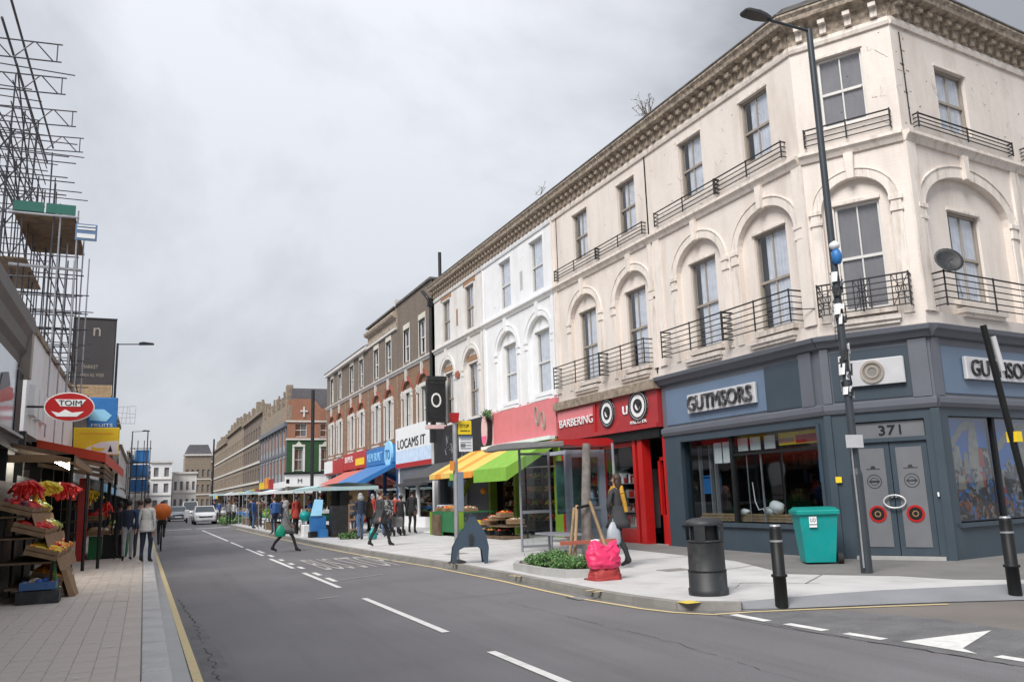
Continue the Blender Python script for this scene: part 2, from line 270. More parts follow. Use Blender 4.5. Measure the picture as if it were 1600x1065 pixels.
    def ball(s, c, r, nu=8, nv=6, sq=(1, 1, 1), jit=0, rn=R):
        vs = []; fs = []
        for j in range(1, nv):
            t = PI * j / nv
            for i in range(nu):
                a = 2 * PI * i / nu; k = 1 + rn.uniform(-jit, jit)
                vs.append((c[0] + r * sq[0] * k * math.sin(t) * math.cos(a), c[1] + r * sq[1] * k * math.sin(t) * math.sin(a), c[2] + r * sq[2] * k * math.cos(t)))
        for j in range(nv - 2):
            for i in range(nu): fs.append((j * nu + i, (j + 1) * nu + i, (j + 1) * nu + (i + 1) % nu, j * nu + (i + 1) % nu))
        a = len(vs); vs += [(c[0], c[1], c[2] + r * sq[2]), (c[0], c[1], c[2] - r * sq[2])]
        for i in range(nu): fs.append((a, i, (i + 1) % nu)); fs.append((a + 1, (nv - 2) * nu + (i + 1) % nu, (nv - 2) * nu + i))
        return s.add(vs, fs, True)
    def disc(s, c, r, r0, d0, d1, n=24):          # ring or disc facing -y, centre c=(x,z)
        o = [(c[0] + r * math.cos(2 * PI * i / n), c[1] + r * math.sin(2 * PI * i / n)) for i in range(n)]
        if r0 <= 0: return s.slab(o, d0, d1)
        q = [(c[0] + r0 * math.cos(2 * PI * i / n), c[1] + r0 * math.sin(2 * PI * i / n)) for i in range(n)]
        vs = [(a, d0, b) for a, b in o] + [(a, d0, b) for a, b in q] + [(a, d1, b) for a, b in o] + [(a, d1, b) for a, b in q]
        fs = []
        for i in range(n):
            j = (i + 1) % n; fs += [(i, j, n + j, n + i), (i, 2 * n + i, 2 * n + j, j), (n + i, n + j, 3 * n + j, 3 * n + i)]
        return s.add(vs, fs)
    def each(s, name, mats, parent=None, **k):     # every primitive becomes an object of its own
        mk = s.mk + [(len(s.v), len(s.f))]; os_ = []
        for (v0, f0), (v1, f1) in zip(mk, mk[1:]):
            if f1 == f0: continue
            q = MB(); q.v = s.v[v0:v1]; q.f = [[i - v0 for i in f] for f in s.f[f0:f1]]; q.m = s.m[f0:f1]; u0 = sum(len(f) for f in s.f[:f0]); q.uv = s.uv[u0:u0 + sum(len(f) for f in s.f[f0:f1])]
            os_.append(q.build(name, mats, parent, **k))
        return os_
    def mesh(s, name, mats, o0=Vector((0, 0, 0))):
        me = bpy.data.meshes.new(name); me.from_pydata([v - o0 for v in s.v], [], s.f)
        for m in (mats if isinstance(mats, (list, tuple)) else [mats]): me.materials.append(m)
        ul = me.uv_layers.new(name='UVMap')
        ul.data.foreach_set('uv', [c for q in s.uv for c in q])
        me.polygons.foreach_set('material_index', [a for a, b in s.m]); me.polygons.foreach_set('use_smooth', [b for a, b in s.m])
        me.update(); return me
    def build(s, name, mats, parent=None, label=None, cat=None, group=None, kind=None):
        o0 = org(parent) if parent is not None else Vector((0, 0, 0))
        loc = Vector((0, 0, 0))
        if parent is None and s.v and kind is None:   # own origin at the base
            loc = Vector((sum(v.x for v in s.v) / len(s.v), sum(v.y for v in s.v) / len(s.v), min(v.z for v in s.v))); o0 = loc
        o = link(bpy.data.objects.new(name, s.mesh(name, mats, o0))); o.parent = parent; o.location = loc
        return tag(o, label, cat, group, kind)
def bx(name, m, parent, T, *b, **k): return MB(T).box(*b).build(name, m, parent, **k)
def place(name, me, parent, F, u, d, z, label=None):
    o = link(bpy.data.objects.new(name, me)); o.parent = parent; o.location = F((u, d, z)) - org(parent); o.rotation_euler.z = F.ang
    if label: o['label'] = label
    return o
def copy_tree(o, parent=None, loc=None, rz=None, label=None, mats=None):
    c = link(o.copy()); c.parent = parent
    if loc is not None: c.location = loc
    if rz is not None: c.rotation_euler.z = rz
    if label: c['label'] = label
    if mats and c.type == 'MESH':
        for i, sl in enumerate(c.material_slots):
            if sl.material in mats: sl.link = 'OBJECT'; sl.material = mats[sl.material]
    for ch in list(o.children): copy_tree(ch, c, mats=mats)
    return c
TC = {}
def text(parent, F, u, d, z, s, w, h, m, name='lettering', ext=0.01, label=None, font_sx=1):
    """flat raised lettering fitted into width w, height h, lower-left corner at u,z, facing the street"""
    cu = bpy.data.curves.new('txt', 'FONT'); cu.body = s; cu.extrude = ext; cu.resolution_u = 3
    o = bpy.data.objects.new('txt', cu); link(o)
    me = bpy.data.meshes.new_from_object(o.evaluated_get(bpy.context.evaluated_depsgraph_get())); bpy.data.objects.remove(o); bpy.data.curves.remove(cu)
    xs = [v.co.x for v in me.vertices]; ys = [v.co.y for v in me.vertices]
    x0, x1, y0, y1 = min(xs), max(xs), min(ys), max(ys)
    for v in me.vertices:
        x, y, zz = v.co; v.co = ((x - x0) / (x1 - x0) * w, -zz, (y - y0) / (y1 - y0) * h)
    me.materials.clear(); me.materials.append(m)
    b = link(bpy.data.objects.new(name, me)); b.parent = parent
    b.location = F((u, d, z)) - org(parent); b.rotation_euler.z = F.ang
    if label: b['label'] = label
    return b
WORLD = FR(0, 0, 1, 0)
def _marked(fn):
    def g(s, *a, **k):
        if s.dp == 0: s.mk.append((len(s.v), len(s.f)))
        s.dp += 1
        try: return fn(s, *a, **k)
        finally: s.dp -= 1
    return g
for _n in ('box', 'bbox', 'quad', 'prism', 'slab', 'tube', 'path', 'lathe', 'ball', 'disc'): setattr(MB, _n, _marked(getattr(MB, _n)))
# ---------------------------------------------------------------- ground, roads, pavements
def sheet(name, pts, z, m, parent=None):
    return MB().add([(x, y, z) for x, y in pts], [tuple(range(len(pts)))]).build(name, m, parent, kind='structure' if parent is None else None)
MB().box(-900, 900, -300, 1500, -0.6, -0.02).build('ground', GRND, kind='structure')
road = sheet('road', [(0.1, -8), (7.2, -8), (7.2, 260), (0.1, 260)], 0.0, ASPH)
side = sheet('side_road', [(7.2, -8), (60, -8), (60, 12), (7.2, 12)], 0.0, ASPH3)
sheet('raised_table', [(6.72, 9.02), (6.75, 7.6), (6.88, 6.4), (7.0, 5.0), (7.1, 3), (7.2, -2), (8.8, -2), (8.6, 3.5), (8.6, 6.2), (8.62, 7.3), (8.3, 8.2), (7.3, 9.02)], 0.004, ASPH2)
sheet('far_side_road', [(7.2, 66), (70, 66), (70, 81.6), (7.2, 81.6)], 0.0, ASPH)
KP = [(5.65, 70), (5.62, 55), (5.66, 42), (5.82, 31.5), (5.98, 26), (6.2, 21.6), (6.42, 18.5), (6.47, 14.8), (6.42, 12.6), (6.42, 11.4), (6.5, 10.3), (6.62, 9.6), (6.85, 9.2), (7.25, 9.05)]
EP = [(7.85, 9.15), (8.7, 9.1), (9.6, 8.95), (10.7, 8.6), (12.5, 8.0), (16, 7.7), (60, 8.2)]
KW = 0.16
pk = [(x + KW, y + (0.05 if y < 9.7 else 0)) for x, y in KP[:-2]] + [(6.95, 9.38), (7.3, 9.22)]
pav = MB().prism([(60, 90)] + [(5.81, 90)] + pk + EP, -0.1, 0.1).build('right_pavement', PAVE, kind='structure')
sheet('dropped_kerb', [(7.2, 9.05)] + [(8.0, 8.78), (9.0, 8.42), (9.9, 8.05), (10.8, 7.6), (12.5, 7.1), (16, 6.9), (60, 7.2)] + EP[::-1] + [(7.3, 9.22)], 0.006, RAMPM)
rp = MB()
lo = [(7.3, 9.12), (8.0, 8.78), (9.0, 8.42), (9.9, 8.05), (10.8, 7.6), (12.5, 7.1), (16, 6.9), (60, 7.2)]; hi = [(7.3, 9.23)] + EP
for i in range(len(lo) - 1): rp.quad((*lo[i], 0.012), (*lo[i + 1], 0.012), (*hi[i + 1], 0.102), (*hi[i], 0.102))
rp.build('kerb_ramp', RAMPM, kind='structure')
sheet('footway_patch', [(11.9, 24.5), (11.5, 18), (11.25, 14.2), (10.2, 11.5), (10.75, 10.7), (11.25, 10.1), (11.45, 9.2), (12.2, 8.5), (16, 8.15), (60, 8.7), (60, 13), (14, 12.2), (13.2, 13.2), (13.2, 24.5)], 0.104, PAVED)
# cracks and joints across the dark footway are thin real strips
for i, (a, b) in enumerate([((9.2, 12.6), (11.9, 13.4)), ((9.4, 10.2), (11.2, 11.5)), ((8.6, 11.0), (9.6, 10.1)), ((7.3, 15.6), (12.9, 15.9)), ((6.9, 19.5), (12.9, 19.7)), ((6.6, 24), (12.9, 24.1))]):
    dx, dy = b[0] - a[0], b[1] - a[1]; l = math.hypot(dx, dy); nx, ny = -dy / l * 0.012, dx / l * 0.012
    sheet('joint_strip', [(a[0] - nx, a[1] - ny), (b[0] - nx, b[1] - ny), (b[0] + nx, b[1] + ny), (a[0] + nx, a[1] + ny)], 0.1065, KERBD)
# right kerb stones, one by one
def resample(P, step):
    out = [Vector(P[0])]; 
    d = 0
    for a, b in zip(P, P[1:]):
        a, b = Vector(a), Vector(b); l = (b - a).length; t = step - d
        while t <= l: out.append(a + (b - a) * t / l); t += step
        d = l - (t - step)
    return out
kp = resample([p for p in KP if p[1] < 48][::-1] if False else KP[2:], 0.9)
for i in range(len(kp) - 1):
    a, b = kp[i], kp[i + 1]; t = (b - a).normalized(); n = Vector((-t.y, t.x)); g = t * 0.006
    a2, b2 = a + g, b - g
    if a.y > 12: n = Vector((1, 0))
    MB().prism([(a2.x, a2.y), (b2.x, b2.y), (b2.x + n.x * KW, b2.y + n.y * KW), (a2.x + n.x * KW, a2.y + n.y * KW)], -0.05, 0.104 + R.uniform(-0.002, 0.002)).build('kerb_stone', KERBD, pav)
MB().prism([(5.62, 42.1), (5.6, 90), (5.81, 90), (5.81, 42.1)], -0.05, 0.103).build('kerb_run', KERBD, pav)
# left pavement
lpav = MB().box(-14, 0.04, -8, 260, -0.1, 0.088).build('left_pavement', SLAB, kind='structure')
slabm = {}
def slab_mesh(w, l, h, m):
    k = (w, l, m.name)
    if k not in slabm: slabm[k] = MB().bbox(-w / 2, w / 2, -l / 2, l / 2, -h, 0, 0.004).mesh('paving_slab', m)
    return slabm[k]
for c in range(10):
    for k in range(30):
        o = link(bpy.data.objects.new('paving_slab', slab_mesh(0.194, 0.294, 0.05, SLAB))); o.parent = lpav
        o.location = (-0.17 - 0.1 - c * 0.2, 6.3 + 0.3 * k + (0.15 if c % 2 else 0), 0.1 + R.uniform(-0.0025, 0.0015)); o.rotation_euler = (R.uniform(-.005, .005), R.uniform(-.006, .006), 0)
ms = MB()
for c in range(11):
    y = 15.18 + (0.15 if c % 2 else 0) if c < 10 else 6.3
    while y < 36: ms.box(-0.17 - (c + 1) * 0.2, -0.17 - c * 0.2 - 0.006, y, y + 0.294, 0.06, 0.0985 + R.uniform(-.002, .001)); y += 0.3
ms.build('paving_run', SLAB, lpav, kind='stuff')
y = 4.6
while y < 22:
    l = R.choice([0.6, 0.75, 0.9]); o = link(bpy.data.objects.new('border_slab', slab_mesh(0.2, l - 0.008, 0.05, SLAB))); o.parent = lpav; o.location = (-0.065, y + l / 2, 0.1); y += l
ms = MB()
while y < 60: ms.box(-0.165, 0.035, y, y + 0.74, 0.05, 0.1); y += 0.75
ms.build('border_run', SLAB, lpav, kind='stuff')
y = 4.6
while y < 34:
    l = R.choice([0.45, 0.6, 0.9]); MB().bbox(0.045, 0.3, y + 0.004, y + l - 0.004, -0.05, 0.104 + R.uniform(-0.002, 0.002), 0.012).build('kerb_stone', KERBM, lpav); y += l
MB().box(0.045, 0.3, y, 200, -0.05, 0.104).build('kerb_run', KERBM, lpav)
sheet('gutter_strip', [(0.3, 4), (0.5, 4), (0.47, 9), (0.45, 20), (0.4, 40), (0.3, 40)], 0.004, WET)
# painted markings
def strip(name, pts, w, z, m, parent):
    b = MB(); n = len(pts); L1 = []; R1 = []
    for i in range(n):
        a = Vector(pts[max(i - 1, 0)]); c = Vector(pts[min(i + 1, n - 1)]); t = (c - a).normalized(); q = Vector((-t.y, t.x)) * w / 2; p = Vector(pts[i]); L1.append(p + q); R1.append(p - q)
    for i in range(n - 1): b.quad((*L1[i], z), (*R1[i], z), (*R1[i + 1], z), (*L1[i + 1], z))
    return b.build(name, m, parent)
strip('yellow_line', [(0.55, 4), (0.53, 8), (0.51, 12), (0.49, 18), (0.46, 26), (0.43, 36), (0.42, 60)], 0.085, 0.008, LINEY, road)
strip('yellow_line', [(x - 0.26, y) for x, y in KP[1:10]] + [(6.3, 10.0), (6.45, 9.45), (6.72, 9.02), (7.3, 8.9), (7.95, 8.66), (9.0, 8.25), (9.7, 7.95)], 0.075, 0.008, LINEY, road)
strip('gutter_stain', [(x - 0.12, y) for x, y in KP[1:10]] + [(6.42, 10.1), (6.55, 9.5), (6.8, 9.1)], 0.2, 0.0045, WET, road)
for a, b in [(6.3, 8.29), (9.73, 13.75), (15.68, 19.41), (20.89, 24.87), (26.47, 31.03), (32.08, 36.66), (38, 55.24)]: strip('centre_dash', [(3.37, a), (3.36, b)], 0.1, 0.008, LINEW, road)
for a, b in [(29.4, 27.8), (26.7, 25.7), (24.4, 23.8), (22.7, 22.1), (21.3, 20.6), (19.3, 18.5), (17.8, 16.9)]: strip('bay_mark', [(3.56, a), (3.56, b)], 0.11, 0.008, LINEW, road)
strip('bay_mark', [(3.6, 17.05), (4.75, 17.75)], 0.05, 0.008, LINEP, road)
strip('bay_mark', [(2.67, 14.16), (3.06, 14.3)], 0.06, 0.008, LINEP, road)
for pts in ([(0.9, 58.9), (2.9, 58.9)], [(3.2, 59.2), (5.5, 60.3)]): strip('crossing_line', pts, 0.5, 0.008, LINEW, road)
bs = text(road, FR(4.0, 19.6, 1, 0), 0, 0, 0, 'BUS STOP', 1.9, 3.9, LINEP, 'road_lettering', 0.0005)
bs.location = (3.95, 19.7, 0.008); bs.rotation_euler = (-PI / 2, 0, 0)
for a, b in [((6.93, 8.86), (6.92, 8.2)), ((6.96, 7.92), (6.98, 7.33)), ((7.02, 7.08), (7.06, 6.6)), ((7.2, 5.45), (7.24, 4.9)), ((7.26, 4.6), (7.3, 4.1))]: strip('give_way_dash', [a, b], 0.13, 0.009, LINEW, side)
MB().add([(7.1, 6.42, 0.009), (7.14, 5.6, 0.009), (7.27, 5.86, 0.009), (8.36, 6.36, 0.009)], [(0, 1, 2, 3)]).build('give_way_triangle', LINEW, side)
for x, y in [(6.3, 17.7), (6.3, 14.3), (6.28, 11.3)]:
    for k in (0, 0.22): MB().box(x + 0.0, x + 0.2, y + k, y + k + 0.06, 0.107, 0.109).build('kerb_mark', LINEY, pav)
MB().box(6.62, 6.85, 9.4, 9.65, 0.1065, 0.109).build('kerb_mark', LINEYB, pav)
CRK_ = mat('crack_tar', (0.03, 0.03, 0.03), 0.9)
def crack(pts, w, z, parent, sd=1):
    r = random.Random(sd); P = []
    for a, b in zip(pts, pts[1:]):
        n = max(2, int(math.dist(a, b) / 0.12))
        for i in range(n): P.append((a[0] + (b[0] - a[0]) * i / n + r.uniform(-.035, .035), a[1] + (b[1] - a[1]) * i / n))
    b_ = MB()
    for p, q in zip(P, P[1:]):
        if r.random() < 0.12: continue
        ww = w * r.uniform(0.3, 1.2); dx, dy = q[0] - p[0], q[1] - p[1]; l = math.hypot(dx, dy) + 1e-6; nx, ny = -dy / l * ww / 2, dx / l * ww / 2
        b_.quad((p[0] - nx, p[1] - ny, z), (q[0] - nx, q[1] - ny, z), (q[0] + nx, q[1] + ny, z), (p[0] + nx, p[1] + ny, z))
    return b_.build('road_crack', CRK_, parent, kind='stuff')
crack([(0.66, 7.2), (0.72, 9.5), (0.7, 12.5), (0.62, 16)], 0.02, 0.003, road, 1); crack([(4.9, 3.6), (5.2, 7.5), (5.1, 12)], 0.008, 0.003, road, 2); crack([(2.0, 5.5), (2.4, 5.6), (3.2, 5.5), (4.6, 5.7)], 0.008, 0.003, road, 3); crack([(6.78, 9.0), (6.83, 7), (7.0, 5)], 0.02, 0.0065, road, 4); crack([(8.2, 10.4), (8.7, 10.9), (9.3, 10.6)], 0.012, 0.1075, pav, 5)
sheet('asphalt_patch', [(0.6, 4), (0.9, 4), (0.86, 9), (0.78, 12.6), (0.58, 12.6)], 0.002, ASPH2, road)
sheet('asphalt_patch', [(4.4, 12.8), (5.9, 12.9), (5.85, 14.6), (4.35, 14.5)], 0.002, ASPH, road)
for dx_, dy_ in ((6.2, 11.55), (6.0, 21.5)):
    dg = MB().box(dx_ - 0.17, dx_ + 0.17, dy_ - 0.2, dy_ + 0.2, 0.0, 0.007).build('drain_frame', PLASTICK, road)
    for k in range(6): MB().box(dx_ - 0.14, dx_ + 0.14, dy_ - 0.17 + k * 0.06, dy_ - 0.145 + k * 0.06, 0.007, 0.012).build('drain_bar', STEEL, dg)
for (mx_, my_) in ((9.2, 13.4), (7.6, 21.0)):
    MB().box(mx_ - 0.28, mx_ + 0.28, my_ - 0.2, my_ + 0.2, 0.09, 0.1085).build('service_cover', KERBD, pav)
# litter
for i in range(26):
    x = R.uniform(-1.7, 0.2); y = R.uniform(7.2, 15); l = R.uniform(0.02, 0.09)
    MB().add([(x, y, 0.107), (x + l, y + R.uniform(-.01, .02), 0.110), (x + l, y + 0.03, 0.107), (x, y + 0.025, 0.109)], [(0, 1, 2, 3)]).build('paper_scrap', R.choice([WHITEP, LINEW, CANVASW]), label='small scrap of litter lying on the near left pavement', cat='litter', group='scraps of litter on the left pavement')

# ---------------------------------------------------------------- building kit
def wallgrid(mb, u0, u1, z0, z1, holes, d, rev):
    us = sorted(set([u0, u1] + [h[0] for h in holes] + [h[1] for h in holes])); zs = sorted(set([z0, z1] + [h[2] for h in holes] + [h[3] for h in holes]))
    us = [u for u in us if u0 <= u <= u1]; zs = [z for z in zs if z0 <= z <= z1]
    for a, b in zip(us, us[1:]):
        for c, e_ in zip(zs, zs[1:]):
            mu, mz = (a + b) / 2, (c + e_) / 2
            if any(h[0] < mu < h[1] and h[2] < mz < h[3] for h in holes): continue
            mb.quad((a, d, c), (b, d, c), (b, d, e_), (a, d, e_))
    for a, b, c, e_ in holes:
        mb.quad((a, d, c), (a, d, e_), (a, d + rev, e_), (a, d + rev, c)); mb.quad((b, d, c), (b, d + rev, c), (b, d + rev, e_), (b, d, e_))
        mb.quad((a, d, e_), (b, d, e_), (b, d + rev, e_), (a, d + rev, e_)); mb.quad((a, d, c), (a, d + rev, c), (b, d + rev, c), (b, d, c))
def arcpts(ua, ub, zs, rise, n=16):
    c = (ua + ub) / 2; h = (ub - ua) / 2
    return [(c - h * math.cos(PI * i / n), zs + rise * math.sin(PI * i / n)) for i in range(n + 1)]
def archbay(mb, u0, u1, z0, z1, ua, ub, zb, zs, rise, dp, holes, rev):
    mb.quad((u0, 0, z0), (u1, 0, z0), (u1, 0, zb), (u0, 0, zb))
    mb.quad((u0, 0, zb), (ua, 0, zb), (ua, 0, zs), (u0, 0, zs)); mb.quad((ub, 0, zb), (u1, 0, zb), (u1, 0, zs), (ub, 0, zs))
    A = arcpts(ua, ub, zs, rise); n = len(A)
    mb.quad((u0, 0, zs), (ua, 0, zs), (ua, 0, z1), (u0, 0, z1)); mb.quad((ub, 0, zs), (u1, 0, zs), (u1, 0, z1), (ub, 0, z1))
    for p, q in zip(A, A[1:]):
        mb.quad((p[0], 0, p[1]), (q[0], 0, q[1]), (q[0], 0, z1), (p[0], 0, z1)); mb.quad((p[0], 0, p[1]), (p[0], dp, p[1]), (q[0], dp, q[1]), (q[0], 0, q[1]))
    mb.quad((ua, 0, zb), (ua, 0, zs), (ua, dp, zs), (ua, dp, zb)); mb.quad((ub, 0, zb), (ub, dp, zb), (ub, dp, zs), (ub, 0, zs)); mb.quad((ua, 0, zb), (ua, dp, zb), (ub, dp, zb), (ub, 0, zb))
    wallgrid(mb, ua, ub, zb, zs + rise + 0.02, holes, dp, rev)
WM = {}
def window(parent, F, uc, z, w, h, d, fm=FRAMEW, cm=CURT, bars=True, curt=0.75, simple=False, label=None):
    k = (round(w, 2), round(h, 2), fm.name, bars, simple, cm.name, round(curt, 2))
    if k not in WM:
        f = MB(); t = 0.05; hw = w / 2
        f.box(-hw, -hw + t, 0, 0.1, 0, h); f.box(hw - t, hw, 0, 0.1, 0, h); f.box(-hw + t, hw - t, 0, 0.1, h - t, h); f.box(-hw + t, hw - t, -0.02, 0.1, 0, 0.07)
        f.box(-hw + t, hw - t, 0.02, 0.085, h * 0.5 - 0.03, h * 0.5 + 0.03)
        xs = [-hw + t, 0, hw - t] if bars else [-hw + t, hw - t]
        if bars: f.box(-0.014, 0.014, 0.03, 0.07, 0.07, h * 0.5 - 0.03); f.box(-0.014, 0.014, 0.015, 0.05, h * 0.5 + 0.03, h - t)
        P = []
        for j, (za, zb) in enumerate([(0.07, h * 0.5 - 0.03), (h * 0.5 + 0.03, h - t)]):
            for a, b in zip(xs, xs[1:]):
                g = 0.016 if bars else 0
                dd = 0.055 if j == 0 else 0.035
                P.append(MB().quad((a, dd, za), (b, dd, za), (b, dd, zb), (a, dd, zb)).mesh('pane', GLASS))
        c = MB(); x1 = -hw + t; wv = (w - 2 * t) * curt; n = 14; x2 = hw - t
        for i in range(n):
            a = x2 - wv * i / n; b = x2 - wv * (i + 1) / n; c.quad((b, 0.07 + 0.008 * (i % 2), 0.05), (a, 0.07 + 0.008 * ((i + 1) % 2), 0.05), (a, 0.07 + 0.008 * ((i + 1) % 2), h - 0.03), (b, 0.07 + 0.008 * (i % 2), h - 0.03))
        WM[k] = (f.mesh('window', fm), P, c.mesh('curtain', cm))
    fme, P, cme = WM[k]
    o = place('window', fme, parent, F, uc, d, z, label)
    for pm in P: q = link(bpy.data.objects.new('pane', pm)); q.parent = o
    q = link(bpy.data.objects.new('curtain', cme)); q.parent = o
    return o
def archring(mb, ua, ub, zs, rise, w, d0, d1, n=20):
    A = arcpts(ua, ub, zs, rise, n); B = arcpts(ua - w, ub + w, zs, rise + w, n)
    for (p, q), (r, s_) in zip(zip(A, A[1:]), zip(B, B[1:])):
        mb.quad((p[0], d0, p[1]), (q[0], d0, q[1]), (s_[0], d0, s_[1]), (r[0], d0, r[1])); mb.quad((r[0], d0, r[1]), (s_[0], d0, s_[1]), (s_[0], d1, s_[1]), (r[0], d1, r[1])); mb.quad((p[0], d0, p[1]), (p[0], d1, p[1]), (q[0], d1, q[1]), (q[0], d0, q[1]))
def run(mb, u0, u1, prof, ext0=0, ext1=0):
    """moulding: prof = [(depth out, z)] closed below to the wall, extruded along u; depth out is positive toward the street"""
    n = len(prof); vs = [(u0 - ext0 * p[0], -p[0], p[1]) for p in prof] + [(u1 + ext1 * p[0], -p[0], p[1]) for p in prof]
    mb.add(vs, [(i, n + i, n + i + 1, i + 1) for i in range(n - 1)] + [tuple(range(n - 1, -1, -1)), tuple(range(n, 2 * n))])
CORN = [(0, 11.22), (0.05, 11.22), (0.07, 11.3), (0.04, 11.32), (0.04, 11.4), (0, 11.4)]
CORN2 = [(0, 11.72), (0.1, 11.72), (0.14, 11.8), (0.32, 11.84), (0.34, 11.93), (0.4, 12.0), (0.4, 12.05), (0, 12.1)]
STRP = [(0, 8.56), (0.05, 8.56), (0.1, 8.66), (0.16, 8.7), (0.16, 8.77), (0, 8.8)]
BR = {}
def bracketmesh(m):
    if m.name not in BR: BR[m.name] = MB().slab([(-0.07, 0), (0.07, 0), (0.07, 0.3), (-0.07, 0.3)], -0.09, 0).box(-0.075, 0.075, -0.2, -0.02, 0.2, 0.29).mesh('bracket', m)
    return BR[m.name]
def balcony(parent, F, u0, u1, z0, z1, out, label=None, style=0, nb=5):
    mb = MB(F); r = 0.013
    for k in range(nb + 1):
        z = z0 + (z1 - z0) * k / nb; rr = r * (1.5 if k == nb else 1)
        mb.tube((u0, -out, z), (u1, -out, z), rr, 5); mb.tube((u0, -out, z), (u0, 0.05, z), rr, 5); mb.tube((u1, -out, z), (u1, 0.05, z), rr, 5)
    n = max(2, int((u1 - u0) / 1.25)); ps = [u0 + (u1 - u0) * i / n for i in range(n + 1)]
    for p in ps: mb.tube((p, -out, z0 - 0.04), (p, -out, z1 + 0.03), 0.018, 6)
    if style:   # ornamental end panels and centre
        for p in (u0, u1 - 0.32, (u0 + u1) / 2 - 0.16):
            for i in range(4): mb.tube((p + 0.32 * i / 3, -out, z0), (p + 0.32 * i / 3, -out, z1), 0.011, 5)
            mb.tube((p, -out, z0), (p + 0.32, -out, z1), 0.009, 4); mb.tube((p + 0.32, -out, z0), (p, -out, z1), 0.009, 4)
            a = [(p + 0.16 + 0.1 * math.cos(t * PI / 5), -out, (z0 + z1) / 2 + 0.13 * math.sin(t * PI / 5)) for t in range(11)]; mb.path(a, 0.01, 4)
    return mb.build('balcony_railing', BLACKM, parent, label)

def facade(root, F, Wd, centres, wallm, trim, half=0.95, ww=1.08, w2=1.0, zb=4.62, top=11.5, z2=(9.25, 10.9), z1=(5.15, 7.5), rec=0.14, e0=0.0, e1=0.0, fm=FRAMET, fm2=None, cm=CURT, cap=True, brackets=True, sp=7.22, rise=0.82, bars=True, u00=0, friezem=FRIEZE, curt=0.78, uppermat=None, cornice=True, skip1=(), heads=None, aw=0.2, bmat=None):
    w = MB(F); n = len(centres); edges = [u00] + [(a + b) / 2 for a, b in zip(centres, centres[1:])] + [Wd]
    for i, c in enumerate(centres):
        archbay(w, edges[i], edges[i + 1], zb, 8.58, c - half, c + half, 4.95, sp, rise, rec, [(c - ww / 2, c + ww / 2, z1[0], z1[1])], 0.18)
    w.build('first_floor_wall', wallm, root)
    w = MB(F); wallgrid(w, u00, Wd, 8.58, top, [(c - w2 / 2, c + w2 / 2, z2[0], z2[1]) for c in centres], 0, 0.2); w.build('second_floor_wall', uppermat or wallm, root)
    for i, c in enumerate(centres):
        if i not in skip1: window(root, F, c, z1[0], ww - 0.01, z1[1] - z1[0] - 0.01, rec + 0.06, fm, cm, bars, curt)
        window(root, F, c, z2[0], w2 - 0.01, z2[1] - z2[0] - 0.01, 0.08, fm2 or fm, cm, bars, curt)
        a = MB(F); archring(a, c - half, c + half, sp, rise, aw, -0.024, 0.002); archring(a, c - half - aw, c + half + aw, sp, rise + aw, 0.025, -0.045, 0.002); a.build('archivolt', trim if not isinstance(trim, tuple) else trim[1], root)
        t0 = trim if not isinstance(trim, tuple) else trim[0]
        MB(F).slab([(c - 0.07, sp + rise - 0.03), (c + 0.07, sp + rise - 0.03), (c + 0.1, 8.56), (c - 0.1, 8.56)], -0.11, 0.0).build('keystone', t0, root)
        MB(F).box(c - ww / 2 - 0.12, c + ww / 2 + 0.12, rec - 0.13, rec + 0.02, z1[0] - 0.12, z1[0] - 0.004).box(c - ww / 2 - 0.2, c + ww / 2 + 0.2, -0.12, rec, z1[0] - 0.3, z1[0] - 0.2).box(c - ww / 2 - 0.16, c + ww / 2 + 0.16, -0.07, rec, z1[0] - 0.38, z1[0] - 0.3).build('window_sill', t0, root)
        MB(F).box(c - ww / 2 - 0.03, c + ww / 2 + 0.03, rec - 0.05, rec + 0.0, z1[1] + 0.003, z1[1] + 0.07).box(c - w2 / 2 - 0.03, c + w2 / 2 + 0.03, -0.03, 0.0, z2[1] + 0.003, z2[1] + 0.06).each('window_head', heads or t0, root)
        if cap:
            for s_ in (-1, 1):
                x = c + s_ * (half + 0.13)
                MB(F).box(x - 0.14, x + 0.14, -0.07, 0, sp - 0.06, sp + 0.03).box(x - 0.1, x + 0.1, -0.045, 0, sp - 0.24, sp - 0.06).box(x - 0.13, x + 0.13, -0.06, 0, sp - 0.3, sp - 0.24).build('capital', t0, root)
                MB(F).box(x - 0.1, x + 0.1, -0.03, 0, 4.95, sp - 0.3).build('pier_strip', t0, root)
    t0 = trim if not isinstance(trim, tuple) else trim[0]
    m = MB(F); run(m, u00, Wd, STRP, -0, -0); m.build('string_course', t0, root)
    if cornice:
        m = MB(F); run(m, u00, Wd, [(a, b + top - 11.5) for a, b in CORN]); m.build('architrave', t0, root)
        m = MB(F); run(m, u00, Wd, [(0, 11.4), (0.03, 11.41), (0.035, 11.5), (0.02, 11.52), (0.05, 11.6), (0.06, 11.72), (0, 11.72)]); m.build('frieze', friezem, root)
        m = MB(F); run(m, u00, Wd, CORN2, e0, e1); m.build('cornice', COPING if not brackets else [friezem][0], root)
        m = MB(F); run(m, u00, Wd, [(0.2, 12.06), (0.42, 12.06), (0.42, 12.1), (0.1, 12.25), (0.1, 12.36), (0, 12.38)], e0, e1); m.build('coping', COPING, root)
        if brackets:
            k = int((Wd - u00) / (0.34 if bmat is None else 0.5))
            for i in range(k): place('bracket', bracketmesh(bmat or friezem), root, F, u00 + (i + 0.5) * (Wd - u00) / k, -0.02, 11.44)
